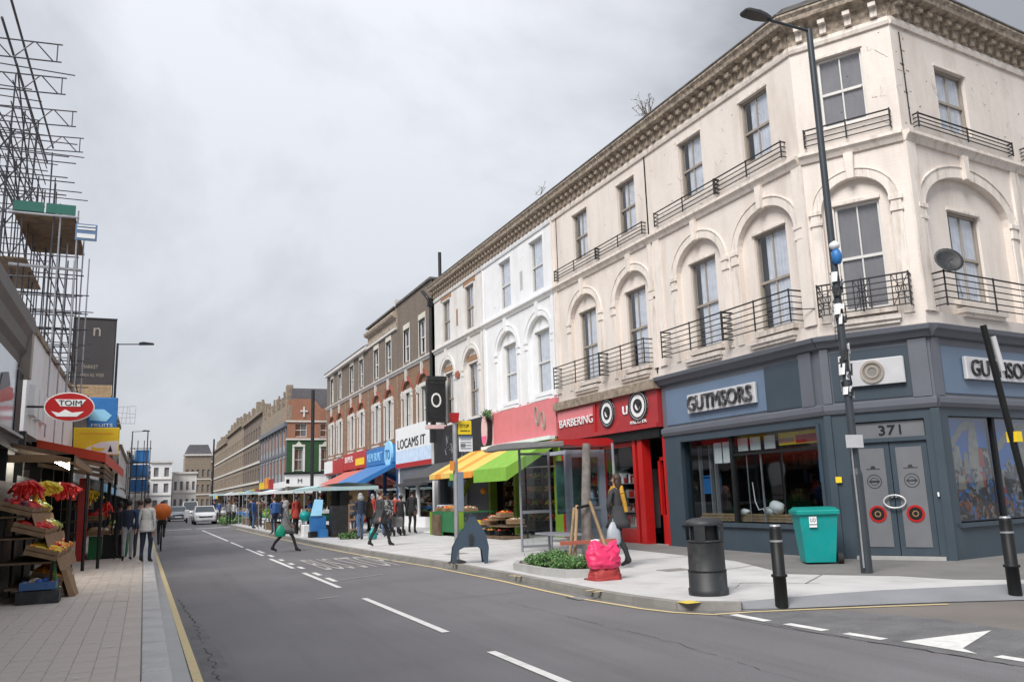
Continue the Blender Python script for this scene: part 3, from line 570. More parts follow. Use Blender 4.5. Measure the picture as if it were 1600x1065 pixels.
def body(root, pts, z0, z1, wallm, roofm=COPING):
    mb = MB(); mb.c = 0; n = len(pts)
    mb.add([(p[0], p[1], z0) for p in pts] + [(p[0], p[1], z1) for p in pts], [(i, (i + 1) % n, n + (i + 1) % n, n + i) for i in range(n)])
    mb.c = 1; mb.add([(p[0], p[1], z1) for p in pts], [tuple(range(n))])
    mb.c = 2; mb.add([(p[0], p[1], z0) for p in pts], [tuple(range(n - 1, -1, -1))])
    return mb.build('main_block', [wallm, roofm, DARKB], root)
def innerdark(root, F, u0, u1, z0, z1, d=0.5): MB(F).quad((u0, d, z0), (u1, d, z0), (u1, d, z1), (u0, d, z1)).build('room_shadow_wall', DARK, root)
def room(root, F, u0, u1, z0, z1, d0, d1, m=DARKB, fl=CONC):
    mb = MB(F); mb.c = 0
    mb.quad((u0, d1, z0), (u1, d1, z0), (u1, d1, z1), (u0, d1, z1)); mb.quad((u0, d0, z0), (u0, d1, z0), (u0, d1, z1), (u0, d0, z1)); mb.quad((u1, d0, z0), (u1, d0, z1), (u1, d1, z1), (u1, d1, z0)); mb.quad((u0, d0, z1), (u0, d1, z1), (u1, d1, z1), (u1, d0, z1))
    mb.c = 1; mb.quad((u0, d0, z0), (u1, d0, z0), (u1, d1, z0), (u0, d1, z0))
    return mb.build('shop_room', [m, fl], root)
def shelf(F, u0, u1, d0, d1, z0, z1, rows, goods, label, frame=BLACKP, group=None, seed=1, heap=False):
    r = random.Random(seed); root = empty('display_shelf', F(((u0 + u1) / 2, (d0 + d1) / 2, z0)), label, 'shelf', group)
    f = MB(F); f.box(u0, u0 + 0.03, d0, d1, z0, z1); f.box(u1 - 0.03, u1, d0, d1, z0, z1); f.build('shelf_frame', frame, root)
    for k in range(rows):
        z = z0 + (z1 - z0) * k / rows + 0.02; hh = (z1 - z0) / rows * 0.75
        bx('shelf_board', frame, root, F, u0 + 0.03, u1 - 0.03, d0, d1, z, z + 0.025)
        g = MB(F); u = u0 + 0.05
        while heap and u < u1 - 0.1:
            g.c = r.randrange(len(goods)); w = r.uniform(.2, .42)
            for q in range(int(w * 90)): rr_ = r.uniform(.03, .06); g.ball((min(u + r.uniform(0, w), u1 - .08), r.uniform(d0 + .04, d1 - .05), z + 0.06 + r.uniform(0, .16)), rr_, 6, 4, (1, 1, .85), 0.1, r)
            u += w + 0.03
        while u < u1 - 0.12:
            w = r.uniform(0.06, 0.16); g.c = r.randrange(len(goods)); 
            if u + w < u1 - 0.04: g.box(u, u + w, d0 + 0.02, d1 - 0.02, z + 0.026, z + 0.03 + hh * r.uniform(0.45, 1))
            u += w + r.uniform(0.0, 0.05)
        g.build('goods', goods, root, kind='stuff')
    return root
# ---------------------------------------------------------------- corner house
HX = 13.0
def frr(yb, x=HX): return FR(x, yb, 0, -1)
P0, P1, P2 = (13.0, 13.05), (14.1, 11.25), (26, 12.56)
FA = frr(19.0); FB = FR(*P0, P1[0] - P0[0], P1[1] - P0[1]); FC = FR(*P1, 4.55, 0.5)
LB = math.hypot(P1[0] - P0[0], P1[1] - P0[1])
ch = empty('corner_building', (14, 14, 0), 'cream three storey corner building with grey shop at street number 371 and iron balconies', 'building')
LA = 5.95
facade(ch, FA, LA, [2.05, 4.62], CREAM, CREAMT, half=0.97, e1=0.25)
facade(ch, FB, LB, [1.02], CREAM, CREAMT, half=0.68, ww=0.92, w2=0.95, e0=0.25, e1=0.3, rise=0.62, sp=7.4, cm=CURTG, fm=FRAMEW, aw=0.18, curt=1, brackets=True, bmat=CREAMT)
facade(ch, FC, 11.5, [2.0, 5.9, 9.6], CREAM, CREAMT, half=1.55, ww=1.15, w2=1.12, z2=(9.12, 10.6), z1=(5.3, 7.3), e0=0.3, rise=0.85, sp=7.2, aw=0.24, cap=True)
for F_, ps in ((FA, (0.25, LA - 0.12)), (FC, (0.16, 4.0, 7.7))):
    m = MB(F_)
    for p in ps: m.box(p - 0.15, p + 0.15, -0.052, 0.0, 4.95, 8.55)
    m.each('pilaster', CREAMT, ch)
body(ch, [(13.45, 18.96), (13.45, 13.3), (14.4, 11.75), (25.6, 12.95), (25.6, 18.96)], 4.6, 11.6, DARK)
for F_, a, b in ((FA, 0.0, LA), (FB, 0, LB), (FC, 0, 11.5)):
    MB(F_).box(a + 0.02, b - 0.02, 0.1, 0.35, 11.6, 12.3).build('parapet', CREAMT, ch)
balcony(ch, FA, 0.62, 3.2, 5.13, 5.8, 0.32); balcony(ch, FA, 3.24, 5.55, 5.13, 5.8, 0.32)
balcony(ch, FA, 0.4, 3.1, 8.93, 9.28, 0.14, nb=3); balcony(ch, FA, 3.15, 5.55, 8.93, 9.28, 0.14, nb=3)
balcony(ch, FB, 0.14, 1.92, 5.08, 5.72, 0.28, style=1); balcony(ch, FB, 0.16, 1.92, 8.92, 9.28, 0.12, nb=3, style=0)
balcony(ch, FC, 0.3, 3.75, 5.05, 5.72, 0.3); balcony(ch, FC, 0.42, 3.95, 8.95, 9.22, 0.12, nb=3)
balcony(ch, FC, 4.3, 7.5, 5.05, 5.72, 0.3); balcony(ch, FC, 4.5, 7.5, 8.95, 9.22, 0.12, nb=3)
# worn chips in the corner pier
m = MB(FC)
for i in range(15):
    z = R.uniform(8.95, 11.0); u = R.uniform(0.1, 0.42); w = R.uniform(0.03, 0.16)
    m.box(u, u + w, -0.003, 0.0, z, z + R.uniform(0.012, 0.05))
m.build('chipped_patch', STONED, ch, kind='stuff')
m = MB(FC); m.path([(0.28, -0.02, 11.1), (0.3, -0.02, 9.0)], 0.012, 4); m.build('cable', BLACKP, ch)
m = MB(FA)
m.path([(5.75, -0.03, 5.3), (5.95, -0.03, 5.2)], 0.015, 4); m.path([(5.55, -0.3, 5.35), (6.0, -0.05, 5.3)], 0.012, 4); m.build('cable', BLACKP, ch)
GRIME = mat('grime_streak', (0.4, 0.33, 0.27), 0.8, 0.3, 6)
CRACKM = mat('wall_crack', (0.12, 0.1, 0.085), 0.9)
def wallmarks(parent, F, W_, n, sd, z0=8.9, z1=11.2, mats=None):
    r = random.Random(sd); m = MB(F); g = MB(F)
    for i in range(n):
        u, z = r.uniform(0.15, W_ - 0.15), r.uniform(z0, z1); k = r.randrange(3)
        if k == 0: g.add([(u, -0.002, z), (u + r.uniform(.01, .05), -0.002, z + 0.004), (u + r.uniform(.01, .05), -0.002, z + r.uniform(.02, .05)), (u - .005, -0.002, z + .02)], [(0, 1, 2, 3)])
        else:
            p = (u, z)
            for q in range(r.randrange(2, 6)):
                n_ = (p[0] + r.uniform(-.12, .12), p[1] + r.uniform(-.14, .03)); w = r.uniform(.003, .007); g.add([(p[0], -0.0025, p[1]), (n_[0], -0.0025, n_[1]), (n_[0] + w, -0.0025, n_[1] + w), (p[0] + w, -0.0025, p[1] + w)], [(0, 1, 2, 3)]); p = n_
    g.build('wall_cracks', CRACKM, parent, kind='stuff')
wallmarks(ch, FA, LA, 26, 1); wallmarks(ch, FB, LB, 14, 2); wallmarks(ch, FC, 5, 30, 3)
# grey shopfront round the corner
def shopfront_band(F, u0, u1, sub, e0=0, e1=0):
    m = MB(F); run(m, u0, u1, [(0, 4.4), (0.1, 4.42), (0.16, 4.5), (0.24, 4.55), (0.26, 4.64), (0.0, 4.7)], e0, e1); m.build('shop_cornice', GREYL, sub)
    m = MB(F); run(m, u0, u1, [(0, 3.02), (0.05, 3.02), (0.09, 3.1), (0.09, 3.2), (0.03, 3.24), (0, 3.24)], e0, e1); m.build('fascia_moulding', GREYL, sub)
    bx('fascia', GREYL, sub, F, u0, u1, -0.0, 0.25, 3.0, 4.45)
sf = bx('shopfront', GREYP, ch, FA, 0.0, 0.68, 0, 0.3, 0.08, 3.0)
m = MB(FA); m.box(5.75, LA, 0, 0.3, 0.08, 3.0); m.box(0.68, 5.75, 0, 0.3, 0.08, 0.74); m.box(0.68, 5.75, 0, 0.3, 2.82, 3.0); m.box(0.68, 0.76, -0.04, 0, 0.7, 2.86); m.box(5.67, 5.75, -0.04, 0, 0.7, 2.86); m.box(0.6, 5.83, -0.07, 0, 0.66, 0.76); m.box(0.76, 5.67, -0.03, 0, 2.82, 2.88)
m.build('stall_riser_and_piers', GREYP, sf)
m = MB(FA); m.box(2.62, 2.72, 0.08, 0.2, 0.75, 2.82); m.box(2.72, 5.75, 0.1, 0.16, 2.34, 2.4); m.each('window_frame', BLACKP, sf)
m = MB(FA); m.box(3.12, 3.14, 0.16, 0.18, 0.78, 2.36); m.box(3.6, 3.64, 0.16, 0.19, 0.78, 2.36); m.each('window_frame', STEEL, sf)
for a, b in ((0.69, 2.62), (2.72, 5.74)): MB(FA).quad((a, 0.13, 0.75), (b, 0.13, 0.75), (b, 0.13, 2.82), (a, 0.13, 2.82)).build('shop_window', SGLASS, sf)
shopfront_band(FA, 0, LA, sf, 0, 0.2); shopfront_band(FB, 0, LB, sf, 0.2, 0.25); shopfront_band(FC, 0, 11.5, sf, 0.25, 0)
bx('fascia_panel', BLUEP, sf, FA, 0.22, 4.2, -0.02, 0, 3.3, 4.25); bx('fascia_panel', GREYP, sf, FA, 4.2, 5.35, -0.018, 0, 3.27, 4.3)
bx('fascia_pilaster', GREYL, sf, FA, 5.36, 5.72, -0.06, 0, 3.24, 4.4)
bx('fascia_panel', GREYP, sf, FB, 0.2, 1.7, -0.018, 0, 3.27, 4.3); bx('fascia_pilaster', GREYL, sf, FB, 1.72, LB - 0.05, -0.06, 0, 3.24, 4.4); bx('fascia_pilaster', GREYL, sf, FB, 0.0, 0.17, -0.06, 0, 3.24, 4.4)
bx('fascia_panel', BLUEP, sf, FC, 0.3, 6.2, -0.02, 0, 3.3, 4.25); bx('fascia_pilaster', GREYL, sf, FC, 0.02, 0.22, -0.06, 0, 3.24, 4.4)
# shop signs are things that hang on the fascia: parts of the shopfront
sg = MB(FA).bbox(1.3, 3.95, -0.12, -0.03, 3.52, 4.0, 0.02).build('sign_board', SIGNSIL, ch, label='long silver sign board with heavy dark letters')
text(sg, FA, 1.37, -0.15, 3.57, 'GUTMSORS', 2.5, 0.38, mat('worn_metal_letters', (0.1, 0.1, 0.105), 0.35, 0.6, 9, metal=0.6), ext=0.03)
sg = MB(FB).bbox(0.42, 1.62, -0.12, -0.03, 3.55, 4.08, 0.02).build('sign_board', SIGNSIL, ch, label='short silver sign board with a round dark emblem')
m = MB(FB); m.disc((1.02, 3.81), 0.23, 0.18, -0.16, -0.12); m.disc((1.02, 3.81), 0.13, 0.09, -0.15, -0.12); m.build('round_emblem', FRAMET, sg)
m = MB(FB); m.disc((1.02, 3.81), 0.18, 0, -0.135, -0.12); m.build('round_emblem', mat('dull_grey_metal', (0.2, 0.19, 0.18), 0.6), sg)
sg = MB(FC).bbox(0.95, 3.6, -0.12, -0.03, 3.6, 4.06, 0.02).build('sign_board', SIGNSIL, ch, label='side street sign board with worn dark shapes')
text(sg, FC, 1.1, -0.135, 3.66, 'GUTMSORS', 2.35, 0.34, BLACKM, ext=0.02)
# entrance facet
sfb = MB(FB); sfb.box(0, 0.45, 0, 0.3, 0.08, 3.0); sfb.box(1.84, LB, 0, 0.3, 0.08, 3.0); sfb.box(0.45, 1.84, 0, 0.3, 2.82, 3.0); sfb.box(-0.04, 0.1, -0.05, 0, 0.08, 3.0); sfb.box(1.98, LB + 0.03, -0.05, 0, 0.08, 3.0)
sfb.build('door_surround', GREYP, sf)
bx('transom_panel', DOORG, sf, FB, 0.47, 1.82, 0.06, 0.12, 2.48, 2.8); bx('transom_rail', GREYP, sf, FB, 0.45, 1.84, 0.0, 0.14, 2.4, 2.48)
text(sf, FB, 0.98, 0.045, 2.54, '371', 0.42, 0.19, BLACKP, name='door_number', ext=0.006)
bx('door_step', CONC, sf, FB, 0.35, 1.95, -0.12, 0.1, 0.105, 0.17)
for a, s_ in ((0.46, 1), (1.15, -1)):
    dr = bx('door', GREYP, ch, FB, a, a + 0.675, 0.06, 0.11, 0.18, 2.4)
    bx('door_panel', DOORG, dr, FB, a + 0.1, a + 0.575, 0.045, 0.06, 0.34, 2.28)
    c = a + 0.34
    m = MB(FB); m.disc((c, 0.98), 0.165, 0.125, 0.03, 0.045); m.build('red_ring_emblem', REDP, dr)
    m = MB(FB); m.disc((c, 0.98), 0.12, 0, 0.037, 0.045); m.build('emblem_disc', BLACKP, dr)
    m = MB(FB); m.disc((c, 0.98), 0.06, 0.04, 0.03, 0.037); m.build('emblem_ring', mat('bronze_print', (0.3, 0.16, 0.07), 0.6), dr)
    m = MB(FB); m.disc((c, 1.62), 0.14, 0.125, 0.041, 0.045); m.disc((c, 1.62), 0.08, 0.068, 0.041, 0.045); m.box(c - 0.1, c + 0.1, 0.041, 0.045, 1.6, 1.64); m.box(c - 0.13, c + 0.13, 0.041, 0.045, 1.86, 1.875); m.slab([(c - 0.05, 1.875), (c + 0.05, 1.875), (c + 0.03, 1.93), (c - 0.03, 1.93)], 0.041, 0.045); m.build('printed_emblem', PLASTICK, dr)
m = MB(FB); 
for k in range(24):
    t = k * 2 * PI / 24; t2 = (k + 1) * 2 * PI / 24
    m.tube((1.145 + 0.2 * math.cos(t), -0.02, 1.22 + 0.125 * math.sin(t)), (1.145 + 0.2 * math.cos(t2), -0.02, 1.22 + 0.125 * math.sin(t2)), 0.018, 6)
m.box(1.1, 1.12, -0.02, 0.06, 1.3, 1.34).box(1.17, 1.19, -0.02, 0.06, 1.3, 1.34).build('door_handle', SIGNSIL, sf)
bx('door_bell', WHITEP, sf, FB, 1.93, 1.96, -0.07, -0.05, 1.3, 1.38); 
# side street shopfront
m = MB(FC); m.box(0, 0.3, 0, 0.3, 0.08, 3.0); m.box(0.3, 5.9, 0, 0.3, 0.08, 0.76); m.box(0.3, 11.5, 0, 0.3, 2.85, 3.0); m.box(5.9, 11.5, 0, 0.3, 0.08, 2.85); m.box(0.22, 5.9, -0.06, 0, 0.7, 0.78); m.build('side_piers_and_riser', GREYP, sf)
m = MB(FC); m.box(1.93, 2.02, 0.08, 0.18, 0.76, 2.85); m.box(0.3, 0.35, 0.05, 0.18, 0.76, 2.85); m.box(3.9, 4.0, 0.08, 0.18, 0.76, 2.85); m.each('window_frame', BLACKP, sf)
for a, b in ((0.35, 1.93), (2.02, 3.9), (4.0, 5.9)): MB(FC).quad((a, 0.13, 0.76), (b, 0.13, 0.76), (b, 0.13, 2.85), (a, 0.13, 2.85)).build('shop_window', SGLASS, sf)
MB().add([(13.3, 18.9, 0.1), (20, 18.9, 0.1), (20, 12.2, 0.1), (14.3, 11.6, 0.1), (13.3, 13.1, 0.1)], [(0, 3, 2, 1), (0, 4, 3)]).build('shop_floor', CONC, ch)
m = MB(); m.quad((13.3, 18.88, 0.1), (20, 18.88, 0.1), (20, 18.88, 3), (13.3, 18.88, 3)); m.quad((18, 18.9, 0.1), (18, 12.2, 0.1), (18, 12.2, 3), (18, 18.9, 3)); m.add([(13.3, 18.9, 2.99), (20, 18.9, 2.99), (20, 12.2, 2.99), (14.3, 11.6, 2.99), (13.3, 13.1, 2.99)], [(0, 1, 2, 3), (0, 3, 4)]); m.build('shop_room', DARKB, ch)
# stock inside the grey shop
SKYB = mat('poster_sky_blue', (0.0, 0.13, 0.5), 0.5, 0.25, 2); STG = mat('poster_stone_grey', (0.26, 0.25, 0.235), 0.6, 0.3, 6)
for u0, u1, sd in ((0.38, 1.9, 3), (2.05, 3.88, 7)):
    po = MB(FC).box(u0, u1, 0.22, 0.26, 0.8, 2.82).build('window_poster', SKYB, ch, label='tall poster of a stone building under blue sky filling the side window' if sd == 3 else None)
    rr = random.Random(sd); w = u1 - u0; m = MB(FC)
    P = [(0.05, 2.1), (0.45, 2.75), (0.62, 2.75), (0.2, 1.95), (0.62, 2.1), (0.6, 2.75)]
    m.slab([(u0 + 0.04, 2.2), (u0 + .42 * w, 2.72), (u0 + .6 * w, 2.78), (u0 + .6 * w, 2.6), (u0 + .45 * w, 2.56), (u0 + 0.04, 2.02)], 0.215, 0.22); m.slab([(u0 + .52 * w, 1.9), (u0 + .6 * w, 2.78), (u0 + .75 * w, 2.75), (u0 + .8 * w, 1.85)], 0.2145, 0.215)
    m.each('poster_shape', STG, po)
    m = MB(FC); m.slab([(u0, 0.81), (u1, 0.81), (u1, 2.2), (u0 + .8 * w, 2.25), (u0 + .6 * w, 1.95), (u0 + .3 * w, 2.0), (u0, 1.6)], 0.212, 0.2135); m.build('poster_crowd', MURAL, po)
    m = MB(FC)
    for k in range(12):
        a, z = u0 + rr.uniform(0, .85) * w, rr.uniform(0.82, 1.9); m.c = rr.randrange(5); ww, hh = rr.uniform(.08, .3) , rr.uniform(.08, .45)
        m.slab([(a, z), (min(a + ww, u1), z + rr.uniform(-.04, .04)), (min(a + ww * .9, u1), z + hh), (a + ww * .2, z + hh * 1.1)], 0.2105 - 0.0002 * k, 0.211)
    m.build('poster_figures', [SKYB, BLACKP, FRAMET, STG, REDD], po, kind='stuff')
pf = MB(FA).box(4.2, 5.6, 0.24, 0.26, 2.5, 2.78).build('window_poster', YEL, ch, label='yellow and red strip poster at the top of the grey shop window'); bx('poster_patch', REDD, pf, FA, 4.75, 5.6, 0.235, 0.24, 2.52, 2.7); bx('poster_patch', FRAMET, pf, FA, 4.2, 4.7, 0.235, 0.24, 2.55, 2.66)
for u in (2.75, 3.2, 3.7): bx('painted_reflection', WHITEP, ch, FA, u, u + 0.36, 0.25, 0.26, 2.45, 2.76)  # white panels standing in for the pale reflection along the window top
for u in (1.8, 2.15): bx('painted_reflection', WHITEP, ch, FA, u, u + 0.3, 0.25, 0.26, 2.2, 2.72)  # taller white panels imitating reflected brightness farther left in the glass
pc = MB(FA)
for i in range(5): pc.c = i % 2; pc.box(0.95 + 0.05 * (i % 2), 4.75 - 0.1 * (i % 3), 0.28 + 0.02 * i, 0.55, 0.78 + 0.035 * i, 0.808 + 0.035 * i)
pc.build('stack_of_boards', [WOOD, CARD], None, 'low stack of pale timber boards lying inside the grey shop window', 'boards')
bg = MB(FA); rr = random.Random(4)
bg.ball((3.75, 0.42, 1.1), 0.2, 10, 8, (1.1, 0.7, 0.8), 0.16, rr); bg.ball((3.55, 0.4, 1.02), 0.15, 8, 6, (1.2, 0.7, 0.7), 0.2, rr); bg.build('plastic_sack', WHITEP, None, 'crumpled white plastic sack resting on boards in the grey shop window', 'sack')
bg = MB(FA); bg.ball((2.62, 0.4, 1.0), 0.13, 8, 6, (1.4, 0.7, 0.6), 0.2, rr); bg.build('plastic_sack', WHITEP, None, 'small white rag beside the window post on the stack of boards', 'rag')
MB(FA).path([(3.05, 0.35, 1.7), (3.12, 0.33, 1.25), (3.2, 0.35, 1.05), (3.38, 0.33, 1.08), (3.42, 0.35, 0.95)], 0.012, 5).build('cable', WHITEP, None, 'thin white hooked cable hanging inside the grey shop window', 'cable')
MB(FA).box(0.95, 1.3, 0.5, 0.8, 1.45, 1.85).box(0.95, 1.3, 0.5, 0.8, 1.88, 1.92).build('blue_box', BLUEB, None, 'bright blue box at the left end of the grey shop window', 'box')
MB(FA).box(5.3, 5.62, 0.3, 0.6, 1.65, 2.22).build('blue_notice', BLUEB, None, 'dark blue notice at the right end of the grey shop window', 'notice')
for u, q in ((0.85, 'left'), (1.3, 'middle'), (1.5, 'right')): MB(FA).box(u, u + 0.04, 0.45, 0.55, 0.78, 2.7).build('upright_rail', STEEL, None, q + ' pale upright rail behind the left pane of the grey shop', 'rail')
shelf(FR(18, 0, 0, -1), -18.5, -13.5, -1.2, -0.8, 0.1, 2.6, 5, [BLACKP, PLASTICK, FRAMET, BLUEP], 'dark shelving along the back of the grey corner shop')
for i, (u, z0, z1, mt) in enumerate([(4.35, 2.5, 2.62, YEL), (4.9, 2.46, 2.6, REDP), (4.5, 2.38, 2.44, LIMEP)]): pass
bx('alarm_box', YEL, sf, FB, 0.08, 0.2, -0.07, -0.05, 1.62, 1.74)
# satellite dish
sdh = empty('satellite_dish', FC((0.5, -0.1, 5.9)), 'dark grey satellite dish on a bent arm at the side street balcony', 'satellite dish')
m = MB(); n = 20; c = FC((0.25, -0.45, 5.88)); axis = Vector((-0.55, -0.8, 0.25)).normalized(); a = axis.orthogonal().normalized(); b = axis.cross(a)
for j, (r_, dd) in enumerate([(0.02, 0.0), (0.12, 0.012), (0.2, 0.035), (0.24, 0.055)]):
    pass
vs = []; fs = []
prof = [(0.001, 0.0), (0.1, 0.01), (0.18, 0.03), (0.24, 0.06), (0.245, 0.05), (0.18, 0.015), (0.1, -0.008), (0.001, -0.015)]
for r_, dd in prof: vs += [c + (a * math.cos(2 * PI * i / n) * r_ + b * math.sin(2 * PI * i / n) * r_ * 1.15) + axis * dd for i in range(n)]
for j in range(len(prof) - 1):
    for i in range(n): fs.append((j * n + i, j * n + (i + 1) % n, (j + 1) * n + (i + 1) % n, (j + 1) * n + i))
m.add(vs, fs, True); m.build('dish', PLASTICK, sdh)
q = FC((1.0, -0.12, 5.98)); q0 = FC((0.5, -0.3, 5.93)); q2 = FC((1.15, -0.12, 5.3))
MB().path([c, q0, q, q2], 0.016, 6).build('arm', STEEL, sdh)
MB().path([c - axis * 0.0, c + axis * 0.3 - Vector((0, 0, 0.12))], 0.008, 5).build('feed_arm', PLASTICK, sdh)

# ---------------------------------------------------------------- cream house with the red shop
h2 = empty('terraced_house', (13.2, 22, 0), 'cream three storey house with iron balconies above the red barber shop', 'building')
F2 = frr(25.2); W2 = 6.2
facade(h2, F2, W2, [2.05, 4.98], CREAM, CREAMT)
m = MB(F2); m.box(0.02, 0.26, -0.052, 0, 4.95, 8.55); m.box(W2 - 0.2, W2 - 0.01, -0.052, 0, 4.95, 8.55); m.box(-0.04, 0.06, -0.06, 0, 8.8, 11.2); m.each('pilaster', CREAMT, h2)
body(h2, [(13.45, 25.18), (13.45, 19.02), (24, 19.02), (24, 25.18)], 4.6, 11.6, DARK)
balcony(h2, F2, 0.3, 3.4, 5.13, 5.8, 0.32); balcony(h2, F2, 3.44, 5.95, 5.13, 5.8, 0.32); balcony(h2, F2, 0.3, 3.2, 8.93, 9.25, 0.14, nb=3); balcony(h2, F2, 3.25, 5.95, 8.93, 9.25, 0.14, nb=3)
MB(F2).box(0, W2, 0.1, 0.35, 11.6, 12.3).build('parapet', CREAMT, h2)
sf = MB(F2).box(0, W2, -0.25, 0.3, 4.36, 4.62).build('shopfront', STONED, h2)
m = MB(F2); m.slab([(0.05, 3.3), (W2 - 0.06, 3.3), (W2 - 0.06, 4.36), (0.05, 4.36)], -0.12, 0.2); m.slab([(0.05, 3.3), (W2 - 0.06, 3.3), (W2 - 0.06, 3.42), (0.05, 3.42)], -0.2, -0.12); m.build('fascia', REDD, sf)
bx('fascia_highlight', PINK, sf, F2, 0.1, 2.6, -0.135, -0.12, 3.95, 4.3)
m = MB(F2); m.slab([(2.55, 3.38), (2.6, 4.3), (2.75, 4.3), (2.7, 3.38)], -0.16, -0.12); m.build('fascia_stripe', REDP, sf)
def ring(cx, cz, rx, sub, F):
    def el(r0, r1, d0, mt):
        m = MB(F); n = 24
        for i in range(n):
            a, b = 2 * PI * i / n, 2 * PI * (i + 1) / n
            P = [(cx + rx * r * math.cos(t), cz + r * math.sin(t)) for r, t in ((r1, a), (r1, b), (r0, b), (r0, a))]
            m.slab(P, d0, -0.12)
        m.build('round_logo', mt, sub)
    el(0.0, 0.44, -0.16, WHITEP); el(0.33, 0.365, -0.18, BLACKM); el(0.13, 0.2, -0.18, BLACKM); el(0.40, 0.44, -0.175, BLACKM)
    m = MB(F); m.slab([(cx + 0.05, cz - 0.1), (cx + 0.2, cz + 0.1), (cx - 0.1, cz + 0.12)], -0.19, -0.16); m.build('round_logo', BLACKM, sub)
ring(3.45, 3.95, 1.0, sf, F2); ring(5.2, 3.98, 1.15, sf, F2)
text(sf, F2, 0.25, -0.15, 3.75, 'BARBERING', 2.3, 0.26, WHITEP); text(sf, F2, 4.35, -0.15, 3.8, 'u', 0.28, 0.25, WHITEP); text(sf, F2, 4.75, -0.15, 3.48, 'KROSTER', 0.85, 0.09, WHITEP)
bx('shutter_box', BLACKP, sf, F2, 0.1, W2 - 0.1, -0.1, 0.3, 3.02, 3.3)
m = MB(F2); m.box(0.02, 0.2, -0.02, 0.3, 0.1, 3.02); m.box(W2 - 0.12, W2 - 0.01, 0, 0.3, 0.1, 3.02)
m.box(2.55, 2.68, 0.05, 0.2, 0.1, 3.0); m.box(4.55, 4.7, -0.02, 0.2, 0.1, 3.02); m.box(4.85, 5.1, -0.04, 0.25, 0.1, 3.02); m.box(0.2, 4.6, 0.05, 0.2, 0.1, 0.5); m.box(0.2, 4.6, 0.05, 0.2, 2.88, 3.0)
m.box(5.35, 5.45, 0.3, 0.4, 0.1, 2.5); m.box(5.95, 6.05, 0.3, 0.4, 0.1, 2.5); m.box(5.35, 6.05, 0.3, 0.4, 2.4, 2.5); m.box(5.35, 6.05, 0.3, 0.4, 0.1, 0.9); m.each('shop_frame', REDP, sf)
for a, b in ((0.2, 2.55), (2.68, 4.55)): MB(F2).quad((a, 0.12, 0.5), (b, 0.12, 0.5), (b, 0.12, 2.88), (a, 0.12, 2.88)).build('shop_window', SGLASS, sf)
room(h2, F2, 0.05, W2 - 0.05, 0.1, 3.2, 0.32, 3.2, DARKB)
for i, (a, b) in enumerate(((0.4, 2.3), (2.8, 4.5))): shelf(F2, a, b, 0.5, 0.85, 0.5, 2.2, 4, [WHITEP, PLASTICK, GOODS, REDP, FRAMET], 'white and silver goods on glass shelves in the %s window bay of the red shop' % ('left', 'right')[i], STEEL, seed=5 + i)
shelf(F2, 5.3, 6.1, 1.2, 1.5, 0.3, 2.6, 6, [GOODS, WOOD, REDP, FRAMET], 'tall red shelf of small goods seen through the open door of the red shop', REDP, seed=9)

wallmarks(h2, F2, W2, 22, 4)
m = MB(F2); m.path([(0.35, -0.02, 8.9), (0.35, -0.02, 11.2)], 0.012, 4); m.path([(6.1, -0.02, 4.8), (6.1, -0.02, 11.2)], 0.02, 5); m.each('cable', BLACKP, h2)
# ---------------------------------------------------------------- white house with the pink shop
h3 = empty('terraced_house', (13.2, 28, 0), 'bright white three storey house above the pink fascia and the fruit shop awning', 'building')
F3 = frr(31.95); W3 = 6.7
facade(h3, F3, W3, [2.38, 5.35], WHITEW, WHITEW, half=1.0, ww=1.15, w2=1.12, z2=(8.98, 10.98), z1=(5.18, 7.5), fm=FRAMEW, bars=False, cm=CURT, curt=0.9)
m = MB(F3); m.box(0.02, 0.25, -0.052, 0, 4.95, 8.55); m.box(W3 - 0.22, W3 - 0.02, -0.052, 0, 4.95, 8.55); m.box(-0.03, 0.05, -0.03, 0, 8.8, 11.2); m.each('pilaster', WHITEW, h3)
body(h3, [(13.45, 31.93), (13.45, 25.27), (24, 25.27), (24, 31.93)], 4.6, 11.6, DARK)
MB(F3).box(0, W3, 0.1, 0.35, 11.6, 12.3).build('parapet', WHITEW, h3)
wallmarks(h3, F3, W3, 10, 5)
bx('wall_patch', mat('bare_grey_render', (0.45, 0.45, 0.45), 0.9), h3, F3, 3.85, 4.1, -0.006, 0, 9.35, 10.1)
sf = MB(F3).box(1.05, W3 - 0.02, -0.12, 0.25, 3.5, 4.86).build('shopfront', PINK, h3)
bx('side_panel', PINKL, sf, F3, 0.02, 1.03, -0.08, 0.25, 3.5, 4.95)
m = MB(F3)
for k, (a, b, c) in enumerate([(5.2, 4.35, 0.32), (5.7, 4.15, 0.3)]):
    pts = [(a + 0.17 * math.cos(t * PI / 8) + 0.0, -0.14, b + c * math.sin(t * PI / 8) - 0.1 * math.cos(t * PI / 8)) for t in range(17)]; m.path(pts, 0.02, 5)
    pts = [(a + 0.1 * math.cos(t * PI / 8), -0.14, b + c * 0.75 * math.sin(t * PI / 8) - 0.1 * math.cos(t * PI / 8)) for t in range(17)]; m.path(pts, 0.014, 5)
m.each('looped_logo', FRAMET, sf)
room(h3, F3, 0.05, W3 - 0.05, 0.1, 3.5, 0.3, 4.5, DARKB)
m = MB(F3); m.box(0, 0.25, 0, 0.3, 0.1, 3.5); m.box(W3 - 0.6, W3, 0, 0.3, 0.1, 3.5); m.box(2.6, 2.8, 0, 0.25, 0.1, 3.5); m.each('shop_pier', LIMEP, sf)
